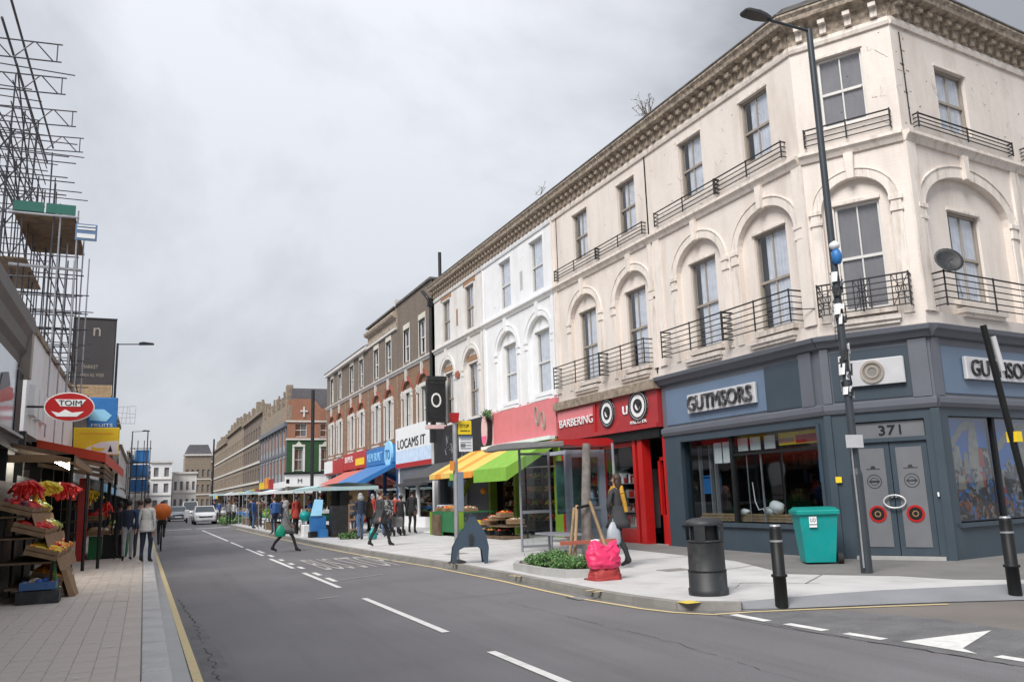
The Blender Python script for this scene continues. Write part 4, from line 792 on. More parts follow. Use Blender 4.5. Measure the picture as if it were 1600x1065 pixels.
# pink egg sign with a plant sprig
eg = empty('hanging_sign', F3((0.6, -0.5, 4.2)), 'rounded pink and white egg shaped sign with a dark rim on the pink shop', 'sign')
n = 20; E_ = [(0.55 + 0.34 * math.cos(2 * PI * i / n), 4.2 + 0.66 * math.copysign(abs(math.sin(2 * PI * i / n)) ** 0.8, math.sin(2 * PI * i / n))) for i in range(n)]
MB(F3).slab(E_, -0.3, -0.14).build('sign_rim', BLACKM, eg)
MB(F3).slab([(0.53 + (a - 0.55) * 0.88, 4.2 + (b - 4.2) * 0.92) for a, b in E_], -0.33, -0.3).build('sign_face', PINKL, eg)
low = [(0.53 + (a - 0.55) * 0.8, 4.2 + (b - 4.2) * 0.86) for a, b in E_ if b < 4.05]
MB(F3).slab(low, -0.34, -0.33).build('sign_face', mat('hot_pink_print', (0.75, 0.12, 0.3), 0.5), eg)
def leaves(mb, c, r, n, rn, s=0.06):
    for i in range(n):
        p = Vector((rn.gauss(0, 1), rn.gauss(0, 1), rn.gauss(0, 1))).normalized() * (rn.random() ** 0.4)
        p = Vector((c[0] + p.x * r[0], c[1] + p.y * r[1], c[2] + p.z * r[2])); a = Vector((rn.uniform(-1, 1), rn.uniform(-1, 1), rn.uniform(-0.6, 1))).normalized() * s * rn.uniform(0.6, 1.4); b = a.orthogonal().normalized() * s * 0.45
        mb.c = rn.randrange(2); mb.add([p, p + a * 0.5 + b, p + a, p + a * 0.5 - b], [(0, 1, 2, 3)])
    return mb
leaves(MB(), F3((0.95, -0.35, 4.85)), (0.2, 0.25, 0.2), 160, R, 0.09).build('climbing_plant', [LEAF, LEAF2], None, 'small leafy sprig growing beside the egg shaped sign', 'plant')

# ---------------------------------------------------------------- off-white house with brown lintels
h4 = empty('terraced_house', (13.2, 35, 0), 'off white house with brown brick lintels above its windows and a black shop fascia', 'building')
F4 = frr(38.55); W4 = 6.55
OCH = mat('brown_lintel_brick', (0.32, 0.18, 0.1), 0.8, 0.25, 14)
facade(h4, F4, W4, [1.8, 4.95], OFFW, OFFW, e0=0.25, half=0.92, ww=1.1, w2=1.05, z2=(8.95, 10.95), z1=(5.0, 7.4), fm=FRAMET, friezem=FRIEZE)
for c in (1.8, 4.95): bx('brick_lintel', OCH, h4, F4, c - 0.75, c + 0.75, -0.02, 0.0, 11.0, 11.3); bx('brick_lintel', OCH, h4, F4, c - 0.7, c + 0.7, 0.1, 0.14, 7.5, 7.75)
for u in (0.45, 3.35): bx('brick_patch', RED_ARCH, h4, F4, u - 0.25, u + 0.25, -0.075, -0.07, 6.95, 7.25)
bx('brick_patch', OCH, h4, F4, 3.2, 3.42, -0.005, 0, 9.4, 10.2)
m = MB(F4); m.box(W4 - 0.22, W4 - 0.02, -0.052, 0, 4.95, 8.55); m.each('pilaster', OFFW, h4)
body(h4, [(13.45, 38.53), (13.45, 32.02), (24, 32.02), (24, 38.53)], 4.6, 11.6, DARK)
MB(F4).box(0, W4, 0.1, 0.35, 11.6, 12.3).build('parapet', OFFW, h4)
sf = MB(F4).box(0.1, W4, -0.15, 0.25, 3.1, 4.85).build('shopfront', BLACKM, h4)
m = MB(F4)
for i in range(14):
    u = R.uniform(1.5, 4.2); z = R.uniform(3.3, 4.5); m.path([(u, -0.16, z), (u + R.uniform(-.5, .5), -0.16, z + R.uniform(-.4, .4)), (u + R.uniform(-.5, .5), -0.16, z + R.uniform(-.4, .4))], 0.012, 4)
m.build('fascia_scribble', STEEL, sf, kind='stuff')
m = MB(F4); m.box(-0.1, 0.12, -0.3, -0.15, 4.2, 4.9); m.build('side_bracket', PLASTICK, sf)
GREYA = mat('dark_grey_awning', (0.06, 0.06, 0.065), 0.7)
m = MB(F4); m.quad((0.2, -0.1, 3.2), (W4 - 1.0, -0.1, 3.2), (W4 - 1.0, -1.7, 2.45), (0.2, -1.7, 2.45)); m.quad((0.2, -0.1, 3.16), (0.2, -1.7, 2.41), (W4 - 1.0, -1.7, 2.41), (W4 - 1.0, -0.1, 3.16)); m.box(0.2, W4 - 1.0, -1.74, -1.7, 2.28, 2.46); m.build('awning', GREYA, sf)
bx('door_surround', GREYL, sf, F4, 0.2, 0.5, 0.0, 0.3, 0.1, 3.1); bx('shop_wall', GREYL, sf, F4, 3.9, W4, 0.0, 0.3, 0.1, 3.1); bx('glass_door', GREYP, sf, F4, 1.5, 1.6, 0.2, 0.3, 0.1, 3.1)
MB(F4).quad((0.5, 0.2, 0.1), (3.9, 0.2, 0.1), (3.9, 0.2, 3.1), (0.5, 0.2, 3.1)).build('shop_window', SGLASS, sf)
room(h4, F4, 0.05, W4 - 0.05, 0.1, 3.1, 0.32, 3, mat('blue_grey_room', (0.14, 0.17, 0.2), 0.8))
# projecting black banner sign with a white ring letter
bs = empty('projecting_sign', F4((1.75, -0.6, 5.1)), 'black vertical sign with a white letter O fixed in front of the off white house', 'sign')
FS = FR(F4((0.75, 0, 0)).x - 0.95, F4((0.75, 0, 0)).y - 0.9, 1, 0)
bx('sign_panel', BLACKM, bs, FS, 0, 0.85, 0, 0.1, 5.05, 6.9); m = MB(FS); m.box(-0.06, 0, -0.02, 0.12, 4.95, 7.05); m.box(0.85, 0.91, -0.02, 0.12, 4.95, 7.05); m.box(0, 0.85, -0.02, 0.12, 6.9, 7.05); m.box(0, 0.85, -0.02, 0.12, 5.25, 5.3); m.box(0.0, 0.95, -0.06, 0.16, 7.05, 7.25); m.each('sign_frame', PLASTICK, bs)
text(bs, FS, 0.17, -0.02, 5.75, 'O', 0.5, 0.7, WHITEP); bx('sign_base', PINKL, bs, FS, -0.05, 0.9, 0, 0.3, 4.75, 4.93)
# ---------------------------------------------------------------- brick houses
PALE = mat('pale_brick_lintel', (0.6, 0.57, 0.5), 0.7, 0.06)
def brick_house(ya, yb, label, centres, top=11.5, kind=0):
    F = frr(yb); Wd = yb - ya - 0.02; h = empty('terraced_house', (13.2, (ya + yb) / 2, 0), label, 'building')
    w1 = 0.95 if kind == 2 else 1.05
    facade(h, F, Wd, centres, BRICKR, (STONE, RED_ARCH), half=0.72 if kind == 2 else 0.85, ww=w1, w2=w1, z2=(9.0, 10.8), z1=(5.0, 7.35), fm=FRAMEW, cornice=False, uppermat=BRICKD, top=top, rise=0.65, sp=7.3, bars=False, curt=0.6, heads=PALE, aw=0.2)
    for c in centres:
        bx('lintel', PALE, h, F, c - w1 / 2 - 0.08, c + w1 / 2 + 0.08, -0.03, 0.1, 10.8, 11.15)
        a = MB(F); hw = (0.72 if kind == 2 else 0.85) + 0.08; a.box(c - hw, c + hw, 0.06, 0.14, 7.3, 7.5); a.box(c - hw - 0.05, c - hw + 0.12, -0.06, 0.1, 7.0, 7.45); a.box(c + hw - 0.12, c + hw + 0.05, -0.06, 0.1, 7.0, 7.45); a.each('stone_impost', STONE, h)
        a = MB(F); a.box(c - w1 / 2 - 0.1, c - w1 / 2, -0.01, 0.2, 8.82, 10.8); a.box(c + w1 / 2, c + w1 / 2 + 0.1, -0.01, 0.2, 8.82, 10.8); a.box(c - w1 / 2 - 0.09, c - w1 / 2, -0.01, 0.2, 5.0, 7.3); a.box(c + w1 / 2, c + w1 / 2 + 0.09, -0.01, 0.2, 5.0, 7.3); a.each('window_reveal', STONE, h)
    a = MB(F); a.box(-0.0, 0.14, -0.04, 0, 4.7, 11.3 if kind == 2 else 8.5); a.build('party_pilaster', STONED if kind < 2 else BRICKD, h)
    body(h, [(13.42, yb - 0.02), (13.42, ya + 0.02), (22, ya + 0.02), (22, yb - 0.02)], 3.0, top, DARK)
    return h, F, Wd
h5, F5, W5 = brick_house(38.9, 45.3, 'sooty brown brick house with a plain tall parapet above the white shop sign', [1.85, 4.7], top=12.6)
bx('coping', COPING, h5, F5, 0, W5, -0.1, 0.4, 12.6, 12.72)
h6, F6, W6 = brick_house(45.3, 52.1, 'brown brick house with a moulded stone cornice above the blue awning', [2.0, 4.9], top=11.6)
m = MB(F6); run(m, 0, W6, [(0, 11.35), (0.08, 11.35), (0.1, 11.5), (0.05, 11.55), (0.05, 11.9), (0.3, 12.0), (0.34, 12.1), (0.34, 12.2), (0, 12.5)]); m.build('cornice', FRIEZE, h6); bx('cornice_band', STONE, h6, F6, 0, W6, -0.12, -0.0, 11.22, 11.34); bx('coping', COPING, h6, F6, 0, W6, -0.2, 0.3, 12.5, 12.6); bx('parapet_block', STONE, h6, F6, W6 - 0.5, W6, -0.1, 0.3, 12.6, 13.0)
roofs = []
for ya, yb, lb in ((52.1, 58.8, 'brick house with a grey slate roof next to the one with a stone cornice'), (58.8, 65.5, 'brick house with a grey slate roof at the far end of the brick terrace')):
    h, F, Wd = brick_house(ya, yb, lb, [1.9, 4.7], top=11.2, kind=1)
    bx('eaves_gutter', STONE, h, F, 0, Wd, -0.25, 0, 11.2, 11.45)
    m = MB(F); m.slab([(0, 0), (0, 0)], 0, 0) if False else None
    m.add([(0, -0.3, 11.45), (Wd, -0.3, 11.45), (Wd, 3.0, 13.0), (0, 3.0, 13.0), (0, 6.5, 11.2), (Wd, 6.5, 11.2)], [(0, 1, 2, 3), (3, 2, 5, 4), (0, 3, 4), (1, 5, 2)]); m.build('roof', SLATE, h)
    roofs.append((h, F, Wd))
MB().box(13.0, 22, 65.5, 65.6, 0.1, 11.2).build('end_wall', BRICKR, roofs[1][0])
# ground floors of the brick houses
def simple_shop(h, F, Wd, u0, u1, fz0, fz1, fmat, wallm, txt=None, tm=WHITEP, txtb=None):
    sf = MB(F).box(u0, u1, -0.15, 0.2, fz0, fz1).build('shopfront', fmat, h)
    m = MB(F); m.box(u0, u0 + 0.3, 0, 0.3, 0.1, fz0); m.box(u1 - 0.3, u1, 0, 0.3, 0.1, fz0); m.box(u0 + 0.3, u1 - 1.5, 0, 0.3, 0.1, 0.6); m.box((u0 + u1) / 2 - 0.06, (u0 + u1) / 2 + 0.06, 0.05, 0.2, 0.6, fz0); m.each('shop_frame', wallm, sf)
    MB(F).quad((u0 + 0.3, 0.15, 0.6), (u1 - 0.3, 0.15, 0.6), (u1 - 0.3, 0.15, fz0), (u0 + 0.3, 0.15, fz0)).build('shop_window', SGLASS, sf)
    bx('upper_band', wallm, sf, F, u0, u1, 0.03, 0.25, fz1, 4.75)
    room(h, F, u0 + 0.05, u1 - 0.05, 0.1, fz0, 0.32, 3)
    if txt: a, b, c, d_ = txtb; text(sf, F, a, -0.165, b, txt, c, d_, tm)
    return sf
sf = simple_shop(h5, F5, W5, 0.05, W5, 3.2, 5.4, WHITEP, WHITEP, 'LOCAMS IT', BLACKP, (0.5, 4.25, 5.0, 0.5))
bx('red_band', REDP, sf, F5, 0.05, W5 + 0.02, -0.17, -0.15, 3.2, 3.45); bx('blue_band', mat('pale_blue_print', (0.55, 0.68, 0.86), 0.5), sf, F5, 0.07, W5, -0.156, -0.151, 3.45, 4.15)
SHUT = mat('grey_roller_shutter', (0.13, 0.14, 0.16), 0.5)
bx('roller_shutter', SHUT, sf, F5, 0.4, W5 - 0.4, -0.02, 0.05, 2.3, 3.18); bx('awning_box', GREYA, sf, F5, 0.2, W5 - 1, -0.35, 0, 2.2, 2.35)
sf = simple_shop(h6, F6, W6, 0.05, W6 - 0.05, 3.6, 4.62, BLUEB, mat('dark_blue_shop_paint', (0.02, 0.08, 0.2), 0.5), 'KEN BUILT', BLUEL, (0.4, 3.85, 3.6, 0.5))
m = MB(F6); m.disc((5.7, 4.1), 0.75, 0, -0.3, -0.16, 20); m.build('round_sign', BLUEL, sf); text(sf, F6, 5.2, -0.32, 3.8, 'TO', 1.0, 0.55, BLUEB)
def awning(parent, F, u0, u1, d, zt, zb_, mats, strips=1, val=0.2, name='awning', ends=True):
    m = MB(F); n = strips
    for i in range(n):
        a, b = u0 + (u1 - u0) * i / n, u0 + (u1 - u0) * (i + 1) / n; m.c = i % len(mats)
        m.quad((a, -0.05, zt), (b, -0.05, zt), (b, -d, zb_), (a, -d, zb_)); m.quad((a, -0.05, zt - 0.02), (a, -d, zb_ - 0.02), (b, -d, zb_ - 0.02), (b, -0.05, zt - 0.02))
        m.quad((a, -d - 0.01, zb_ - val), (b, -d - 0.01, zb_ - val), (b, -d - 0.01, zb_), (a, -d - 0.01, zb_)); m.quad((a, -d, zb_ - val), (a, -d, zb_), (b, -d, zb_), (b, -d, zb_ - val))
    if ends:
        for u in (u0, u1): m.add([(u, -0.05, zt), (u, -d, zb_), (u, -d, zb_ - val), (u, -0.05, zt - 0.25)], [(0, 1, 2, 3)])
    return m.build(name, mats, parent)
awning(sf, F6, 0.2, W6 - 0.3, 2.3, 3.6, 2.5, [BLUEB], val=0.3)
h7, F7, W7 = roofs[0]
sf = simple_shop(h7, F7, W7, 0.05, W7, 3.6, 4.7, REDP, REDD, 'SUPER', WHITEP, (0.6, 4.1, 2.4, 0.4)); bx('yellow_patch', YEL, sf, F7, 3.8, 6.2, -0.17, -0.15, 3.8, 4.25)
awning(sf, F7, 0.2, W7 - 0.2, 2.2, 3.5, 2.5, [mat('faded_red_awning', (0.5, 0.14, 0.12), 0.7)], val=0.25)
h8, F8, W8 = roofs[1]
sf = simple_shop(h8, F8, W8, 0.05, W8, 3.5, 4.5, REDP, WHITEP, None)
bx('upper_sign', WHITEP, sf, F8, 0.1, 3, -0.2, -0.15, 3.6, 4.5)
# drain pipe and chimney pole between off-white and brick houses
dp = empty('drain_pipe', (12.85, 38.72, 0.1), 'thick black drain pipe between the off white and brown brick houses', 'pipe')
MB().tube((12.86, 38.72, 4.9), (12.86, 38.72, 11.3), 0.09, 8).path([(12.86, 38.72, 11.3), (12.7, 38.95, 11.7), (12.62, 39.3, 12.0)], 0.09, 8).build('pipe', BLACKM, dp)
MB().box(12.7, 12.95, 38.6, 38.84, 11.1, 11.5).build('hopper', BLACKM, dp)
MB().tube((13.4, 38.75, 12.2), (13.4, 38.75, 14.0), 0.09, 8).build('flue_pipe', BLACKM, None, 'short black flue standing on the roofline above the drain pipe', 'pipe')
# roof weeds
tw = empty('roof_shrub', (13.0, 18.6, 12.3), 'bare twiggy shrub growing from the cornice of the cream house', 'shrub')
m = MB(); l = MB(); rr = random.Random(3)
for i in range(12):
    p = Vector((12.85, 18.55 + rr.uniform(-.1, .1), 12.2)); d = Vector((rr.uniform(-.5, .3), rr.uniform(-.9, 1.1), rr.uniform(.5, 1.1))).normalized()
    for k in range(4):
        q = p + d * rr.uniform(0.12, 0.24); m.tube(p, q, 0.011 - 0.002 * k, 4); 
        if k > 0: leaves(l, q, (0.03, 0.05, 0.03), 3, rr, 0.06); e_ = q + Vector((rr.uniform(-.1, .1), rr.uniform(-.2, .2), rr.uniform(0, .15))); m.tube(q, e_, 0.005, 3)
        p = q; d = (d + Vector((rr.uniform(-.3, .3), rr.uniform(-.4, .4), rr.uniform(-.2, .3)))).normalized()
m.build('branch', WOODD, tw); l.build('foliage', [LEAF, WOODD], tw)
m = MB()
for i in range(5):
    p = Vector((12.8, 25.6, 12.35)); m.path([p, p + Vector((0, rr.uniform(-.5, .6), rr.uniform(.05, .3))), p + Vector((0, rr.uniform(-.8, .9), rr.uniform(.1, .4)))], 0.008, 3)
m.build('roof_weed', WOODD, None, 'thin dry weed on the coping above the white house', 'weed')
# ---------------------------------------------------------------- far right: pub and long terrace
pub = empty('corner_pub', (15, 84, 0), 'green tiled corner pub with red brick gable and white fascia across the side street', 'building')
FP = FR(12.4, 82, 1, 0)
m = MB(FP); wallgrid(m, 0, 6.5, 4.3, 7.5, [(0.75, 1.55, 4.5, 6.6), (3.3, 4.15, 4.5, 6.6)], 0, 0.2); m.build('tiled_wall', GREEND, pub)
m = MB(FP); wallgrid(m, 0, 6.5, 7.5, 9.3, [(0.75, 1.9, 7.75, 9.1), (3.2, 4.35, 7.75, 9.1)], 0, 0.2); m.build('brick_wall', BRICKO, pub)
for u, z, w, h in ((1.15, 4.5, 0.8, 2.1), (3.72, 4.5, 0.84, 2.1), (1.325, 7.75, 1.14, 1.34), (3.77, 7.75, 1.14, 1.34)): window(pub, FP, u, z, w, h, 0.1, FRAMEW, CURTG, True, 0.4)
for u in (1.15, 3.72): bx('window_surround', FRAMEW, pub, FP, u - 0.6, u - 0.42, -0.06, 0.05, 4.4, 6.8); bx('window_surround', FRAMEW, pub, FP, u + 0.42, u + 0.6, -0.06, 0.05, 4.4, 6.8); bx('window_hood', STONE, pub, FP, u - 0.6, u + 0.6, -0.1, 0, 6.8, 7.0); MB(FP).slab([(u - 0.3, 7.0), (u + 0.3, 7.0), (u, 7.35)], -0.08, 0).build('window_finial', STONE, pub)
bx('string_course', FRAMEW, pub, FP, -0.1, 6.5, -0.12, 0, 7.45, 7.6); bx('string_course', STONE, pub, FP, -0.1, 6.5, -0.12, 0, 9.2, 9.35)
m = MB(FP); m.slab([(0, 9.35), (6.5, 9.35), (6.5, 10.5), (3.3, 10.6), (2.6, 11.5), (0.6, 11.5), (0, 11.2)], 0, 0.4); m.build('gable', BRICKO, pub); MB(FP).box(1.52, 1.68, -0.1, 0, 9.7, 10.7).box(1.25, 1.95, -0.12, 0, 10.2, 10.35).build('gable_cross', STONE, pub)
bx('roof_block', SLATE, pub, FP, 0.5, 7, 0.5, 6, 9.0, 12.6); bx('chimney', STONED, pub, FP, 0.1, 0.7, 1, 2, 10, 13)
bx('fascia', WHITEP, pub, FP, -0.1, 6.5, -0.1, 0.2, 3.0, 4.15); bx('fascia_cornice', BLACKP, pub, FP, -0.2, 6.5, -0.25, 0.2, 4.15, 4.32); text(pub, FP, 1.1, -0.12, 3.3, 'M', 0.4, 0.4, BLACKP); bx('fascia_mark', BLACKP, pub, FP, -0.0, 0.3, -0.12, -0.1, 3.3, 3.7)
bx('ground_floor', mat('beige_paint', (0.42, 0.38, 0.32), 0.7), pub, FP, 0, 6.5, 0, 0.3, 0.1, 3.0); bx('roof_block', BRICKO, pub, FP, 0.1, 6.4, 0.32, 20, 4.3, 9.2)
lp = MB(FP).tube((2.2, -1.5, 0.1), (2.2, -1.5, 12.2), 0.17, 8).build('dark_post', BLACKM, None, 'tall thick dark post standing before the green tiled pub', 'post')
FPw = frr(101.99, 12.43)
m = MB(FPw); wallgrid(m, 0, 20, 3.5, 8.8, [(i * 2.45 + 0.5, i * 2.45 + 1.9, z, z + 1.5) for i in range(8) for z in (4.3, 7.0)], 0, 0.2); m.build('street_wall', mat('grey_painted_wall', (0.3, 0.3, 0.31), 0.8, dirt=0.3), pub)
m = MB(FPw)
for i in range(9): m.box(i * 2.45 - 0.12, i * 2.45 + 0.12, -0.1, 0, 3.5, 8.8)
m.box(0, 20, -0.08, 0, 6.1, 6.4); m.box(0, 20, -0.3, 0, 8.8, 9.2); m.each('street_pilaster', GREYL, pub)
m = MB(FPw)
for i in range(8):
    for z in (4.3, 7.0): m.quad((i * 2.45 + 0.5, 0.15, z), (i * 2.45 + 1.9, 0.15, z), (i * 2.45 + 1.9, 0.15, z + 1.5), (i * 2.45 + 0.5, 0.15, z + 1.5))
m.each('street_window', CURTG, pub)
bx('parapet', STONED, pub, FPw, 0, 20, 0, 0.4, 9.2, 10.9)
for i in range(6): MB(FPw).box(i * 3.6 + 0.2, i * 3.6 + 1.1, 0.1, 0.8, 10.9, 12.1 + 0.3 * (i % 2)).tube((i * 3.6 + 0.5, 0.4, 12), (i * 3.6 + 0.5, 0.4, 12.8), 0.12, 6).build('chimney', STONED, pub)
bx('shop_fascias', WHITEP, pub, FPw, 12, 19.9, -0.1, 0.2, 2.9, 3.5); bx('shop_fascias', REDP, pub, FPw, 8, 12, -0.1, 0.2, 2.9, 4.0); bx('shop_fascias', ORANGEF, pub, FPw, 4.5, 8, -0.1, 0.2, 2.9, 4.2); bx('shop_fascias', YEL, pub, FPw, 0, 4.3, -0.1, 0.2, 3.0, 3.8); bx('ground_wall', DARKB, pub, FPw, 0, 20, 0.1, 0.3, 0.1, 3)
ft = [(102, 124, 12.2, 'far brown brick terrace with stone bands and chimneys beyond the green pub'), (124, 150, 12.6, 'far dark brick terrace with pale bands in the middle distance on the right'), (150, 180, 11.8, 'farthest brown terrace on the right side of the street')]
for ya, yb, top, lb in ft:
    h = empty('far_terrace', (14, (ya + yb) / 2, 0), lb, 'building'); F = frr(yb, 12.7); Wd = yb - ya
    n = int(Wd / 2.6); holes = [((i + 0.3) * Wd / n, (i + 0.75) * Wd / n, z, z + 1.5) for i in range(n) for z in (4.2, 6.8, 9.3) if z + 1.6 < top]
    m = MB(F); wallgrid(m, 0, Wd, 3.2, top, holes, 0, 0.2); m.build('wall', BRICKD if ya < 124 else STONED, h)
    m = MB(F)
    for a, b, c, d_ in holes: m.quad((a, 0.12, c), (b, 0.12, c), (b, 0.12, d_), (a, 0.12, d_))
    m.each('pane', CURTG, h)
    for z in (3.9, 6.3, 9.0): bx('stone_band', STONE, h, F, 0, Wd, -0.15, 0, z, z + 0.25)
    bx('cornice', STONED, h, F, 0, Wd, -0.35, 0.2, top, top + 0.35); bx('roof_block', DARKB, h, F, 0, Wd, 0.3, 9, 3.2, top)
    for i in range(int(Wd / 5)): MB(F).box(i * 5 + 1, i * 5 + 2.2, 0.3, 1.3, top + 0.3, top + 1.6 + 0.4 * (i % 3)).box(i * 5 + 1.1, i * 5 + 1.4, 0.4, 0.7, top + 1.6, top + 2.2).build('chimney', STONED, h)
    bx('shop_wall', DARKB, h, F, 0, Wd, 0.05, 0.3, 0.1, 3.2)
    for i in range(n // 2): bx('shop_fascia', [WHITEP, BLUEL, YEL, REDP, CANVAS, GREYL][(i + int(ya)) % 6], h, F, i * 2 * Wd / n + 0.1, (i * 2 + 2) * Wd / n - 0.1, -0.2, 0.05, 2.5, 3.2)
# end of the street
def endblock(x0, x1, y, z1, m_, label, n, rows, roof=None, win=CURTG, w=0.5):
    h = empty('far_building', ((x0 + x1) / 2, y, 0), label, 'building'); F = FR(x0, y, 1, 0); Wd = x1 - x0
    holes = [((i + 0.28) * Wd / n, (i + 0.28 + w * 0.9) * Wd / n, z, z + 1.7) for i in range(n) for z in rows]
    mm = MB(F); wallgrid(mm, 0, Wd, 0.0, z1, holes, 0, 0.25); mm.build('wall', m_, h)
    mm = MB(F)
    for a, b, c, d_ in holes: mm.quad((a, 0.2, c), (b, 0.2, c), (b, 0.2, d_), (a, 0.2, d_))
    mm.each('pane', win, h)
    for z in rows[1:]: bx('string_course', STONE, h, F, 0, Wd, -0.15, 0, z - 0.6, z - 0.35)
    bx('cornice', STONE, h, F, -0.2, Wd + 0.2, -0.3, 0.2, z1, z1 + 0.35); bx('block', m_, h, F, 0.05, Wd - 0.05, 0.3, 10, 0, z1 - 0.02)
    if roof: MB(F).slab([(-0.1, z1 + 0.35), (Wd + 0.1, z1 + 0.35), (Wd - 0.8, z1 + roof), (0.8, z1 + roof)], 0.3, 9).build('roof', SLATE, h)
    return h
endblock(0.9, 4.6, 172, 9.6, WHITEW, 'white three storey building closing the street on the left', 2, (0.9, 4.0, 7.0))
endblock(4.9, 9.3, 176, 7.6, OFFW, 'lower off white building beside the white one at the end of the street', 4, (1.0, 4.4))
endblock(8.0, 13.6, 200, 12.4, STONED, 'grey brown far building with slate roof at the end of the street', 5, (1.0, 4.2, 7.6), 2.5)
endblock(-6, 1.5, 186, 9.5, STONE, 'pale stone far building behind the blue hoarding', 4, (1.0, 4.2, 6.9))
endblock(13.4, 21, 225, 12, BRICKD, 'dark far building seen at the very end of the street', 5, (1, 4.5, 8), 2.0)
MB().tube((10.5, 150, 0), (10.5, 150, 12.5), 0.14, 6).build('lamp_post', BLACKM, None, 'very distant dark post rising above the roofs at the end of the street', 'lamp post')

# ---------------------------------------------------------------- left side of the street
def frl(ya, x): return FR(x, ya, 0, 1)
ls = empty('near_shop', (-3, 14, 0), 'near black framed shop with mirrored white fascia under a heavy dark cornice', 'building')
FL = frl(1.8, -2.4)
m = MB(FL)
for a, b in ((0, 0.4), (5.2, 5.5), (10.4, 10.7), (15.7, 16.6)): m.box(a, b, -0.08, 0.3, 0.1, 2.75)
m.box(0, 16.6, 0.0, 0.3, 0.1, 0.7); m.box(0, 16.6, -0.12, 0.2, 2.7, 2.95); m.build('shopfront', BLACKP, ls)
m = MB(FL); m.box(0, 16.6, -0.2, -0.1, 2.95, 3.0); m.build('metal_trim', STEEL, ls)
for a in (0.4, 5.5, 10.7): MB(FL).quad((a, 0.1, 0.7), (a + 4.8, 0.1, 0.7), (a + 4.8, 0.1, 2.7), (a, 0.1, 2.7)).build('shop_window', SGLASS, ls)
room(ls, FL, 0.05, 16.5, 0.1, 2.95, 0.32, 3.5)
FASG = mat('glossy_white_fascia', (0.5, 0.54, 0.6), 0.12, 0.1, 1)
bx('fascia', FASG, ls, FL, 0, 15.6, -0.14, 0.2, 3.0, 4.28); bx('fascia_end', BLACKP, ls, FL, 15.6, 16.3, -0.16, 0.2, 3.0, 4.15)
m = MB(FL)
sw = [(10.5, 3.1), (13.2, 3.25), (15.2, 3.55), (15.2, 3.75), (14.5, 3.72), (13.0, 3.45), (10.5, 3.3)]
m.slab(sw, -0.155, -0.14); m.slab([(4, 3.05), (8, 3.3), (10.2, 3.1), (8, 3.45), (4, 3.3)], -0.155, -0.14); m.build('red_swoosh', REDP, ls)
m = MB(FL); m.slab([(13.6, 3.5), (14.8, 3.75), (14.5, 3.95), (13.9, 3.85)], -0.16, -0.155 + 0.0); m.build('swoosh_shadow', GREYL, ls)
m = MB(FL); run(m, 0, 16.6, [(0, 4.3), (0.08, 4.32), (0.1, 4.5), (0.18, 4.62), (0.2, 4.85), (0.27, 5.0), (0.27, 5.25), (0, 5.35)], 0, 0); m.build('cornice', mat('brown_grey_cornice', (0.12, 0.105, 0.1), 0.6, dirt=0.2), ls)
bx('cornice_bracket', FRAMET, ls, FL, 16.3, 16.6, -0.26, 0.0, 4.1, 5.3)
bx('upper_wall', STONED, ls, FL, 0, 16.4, 0.9, 1.2, 5.3, 6.9)
MB(FL).box(0, 16.4, 0.8, 1.3, 6.9, 7.1).box(0, 16.4, 0.85, 1.0, 5.9, 6.05).build('upper_cornice', STONED, ls)
for i in range(9): bx('upper_pier', STONED, ls, FL, i * 2.0, i * 2.0 + 0.4, 0.7, 0.9, 5.3, 6.9)
bx('shop_block', DARKB, ls, FL, 0.05, 16.4, 1.22, 8, 4.9, 6.5)
m = MB(FL)
for i in range(7): m.slab([(i * 0.28 + 12, 5.0), (i * 0.28 + 12.12, 5.0), (i * 0.28 + 12.12, 5.5), (i * 0.28 + 12, 5.5)], 0.1, 0.2)
m.path([(0, 0.1, 5.5), (16.3, 0.1, 5.5)], 0.04, 5).build('low_railing', STONED, ls)
wb = empty('white_building', (-3.5, 27, 0), 'plain white rendered building behind the scaffold on the left', 'building')
FW = frl(20.8, -2.5)
bx('wall', WHITEW, wb, FW, 0, 13, 0, 0.3, 3.3, 5.6); bx('parapet', STONED, wb, FW, 0, 13, -0.05, 0.3, 5.6, 5.75); bx('block', WHITEW, wb, FW, 0.05, 12.95, 0.32, 7, 3.3, 5.5)
m = MB(FW); 
for a in (0, 3.4, 6.6, 9.8, 12.8): m.box(a, a + 0.2, -0.05, 0.2, 0.1, 3.3)
m.each('shop_post', BLACKP, wb); bx('back_wall', DARKB, wb, FW, 0, 13, 1.6, 1.7, 0.1, 3.3); bx('ceiling', DARKB, wb, FW, 0, 13, 0.3, 1.6, 3.2, 3.3)
for u in (0.5, 1.5, 2.6): bx('white_box', WHITEP, wb, FW, u, u + 0.7, -0.12, -0.0, 3.6 + 0.2 * (u % 1), 4.4)
# lit canopy over the fruit stand
cn = empty('timber_canopy', (-2, 19.5, 2.4), 'brown timber canopy with two lit tubes over the near fruit stand', 'canopy')
m = MB(); m.add([(-2.9, 17.6, 2.95), (-1.25, 17.6, 2.6), (-1.25, 23.2, 2.6), (-2.9, 23.2, 2.95), (-2.9, 17.6, 2.88), (-1.25, 17.6, 2.52), (-1.25, 23.2, 2.52), (-2.9, 23.2, 2.88)], [(0, 1, 2, 3), (7, 6, 5, 4), (0, 4, 5, 1), (1, 5, 6, 2), (2, 6, 7, 3)]); m.build('canopy_roof', WOODD, cn)
m = MB(); m.box(-1.3, -1.22, 17.6, 23.2, 2.42, 2.54); m.box(-2.6, -1.25, 17.6, 17.68, 2.46, 2.6); m.build('canopy_beam', CARD, cn)
for y in (17.9, 23.0): MB().tube((-1.3, y, 0.1), (-1.3, y, 2.5), 0.04, 6).build('canopy_post', BLACKP, cn)
LAMPM = mat('lit_tube', (1, 0.93, 0.8), 0.5, 0.0, emit=22)
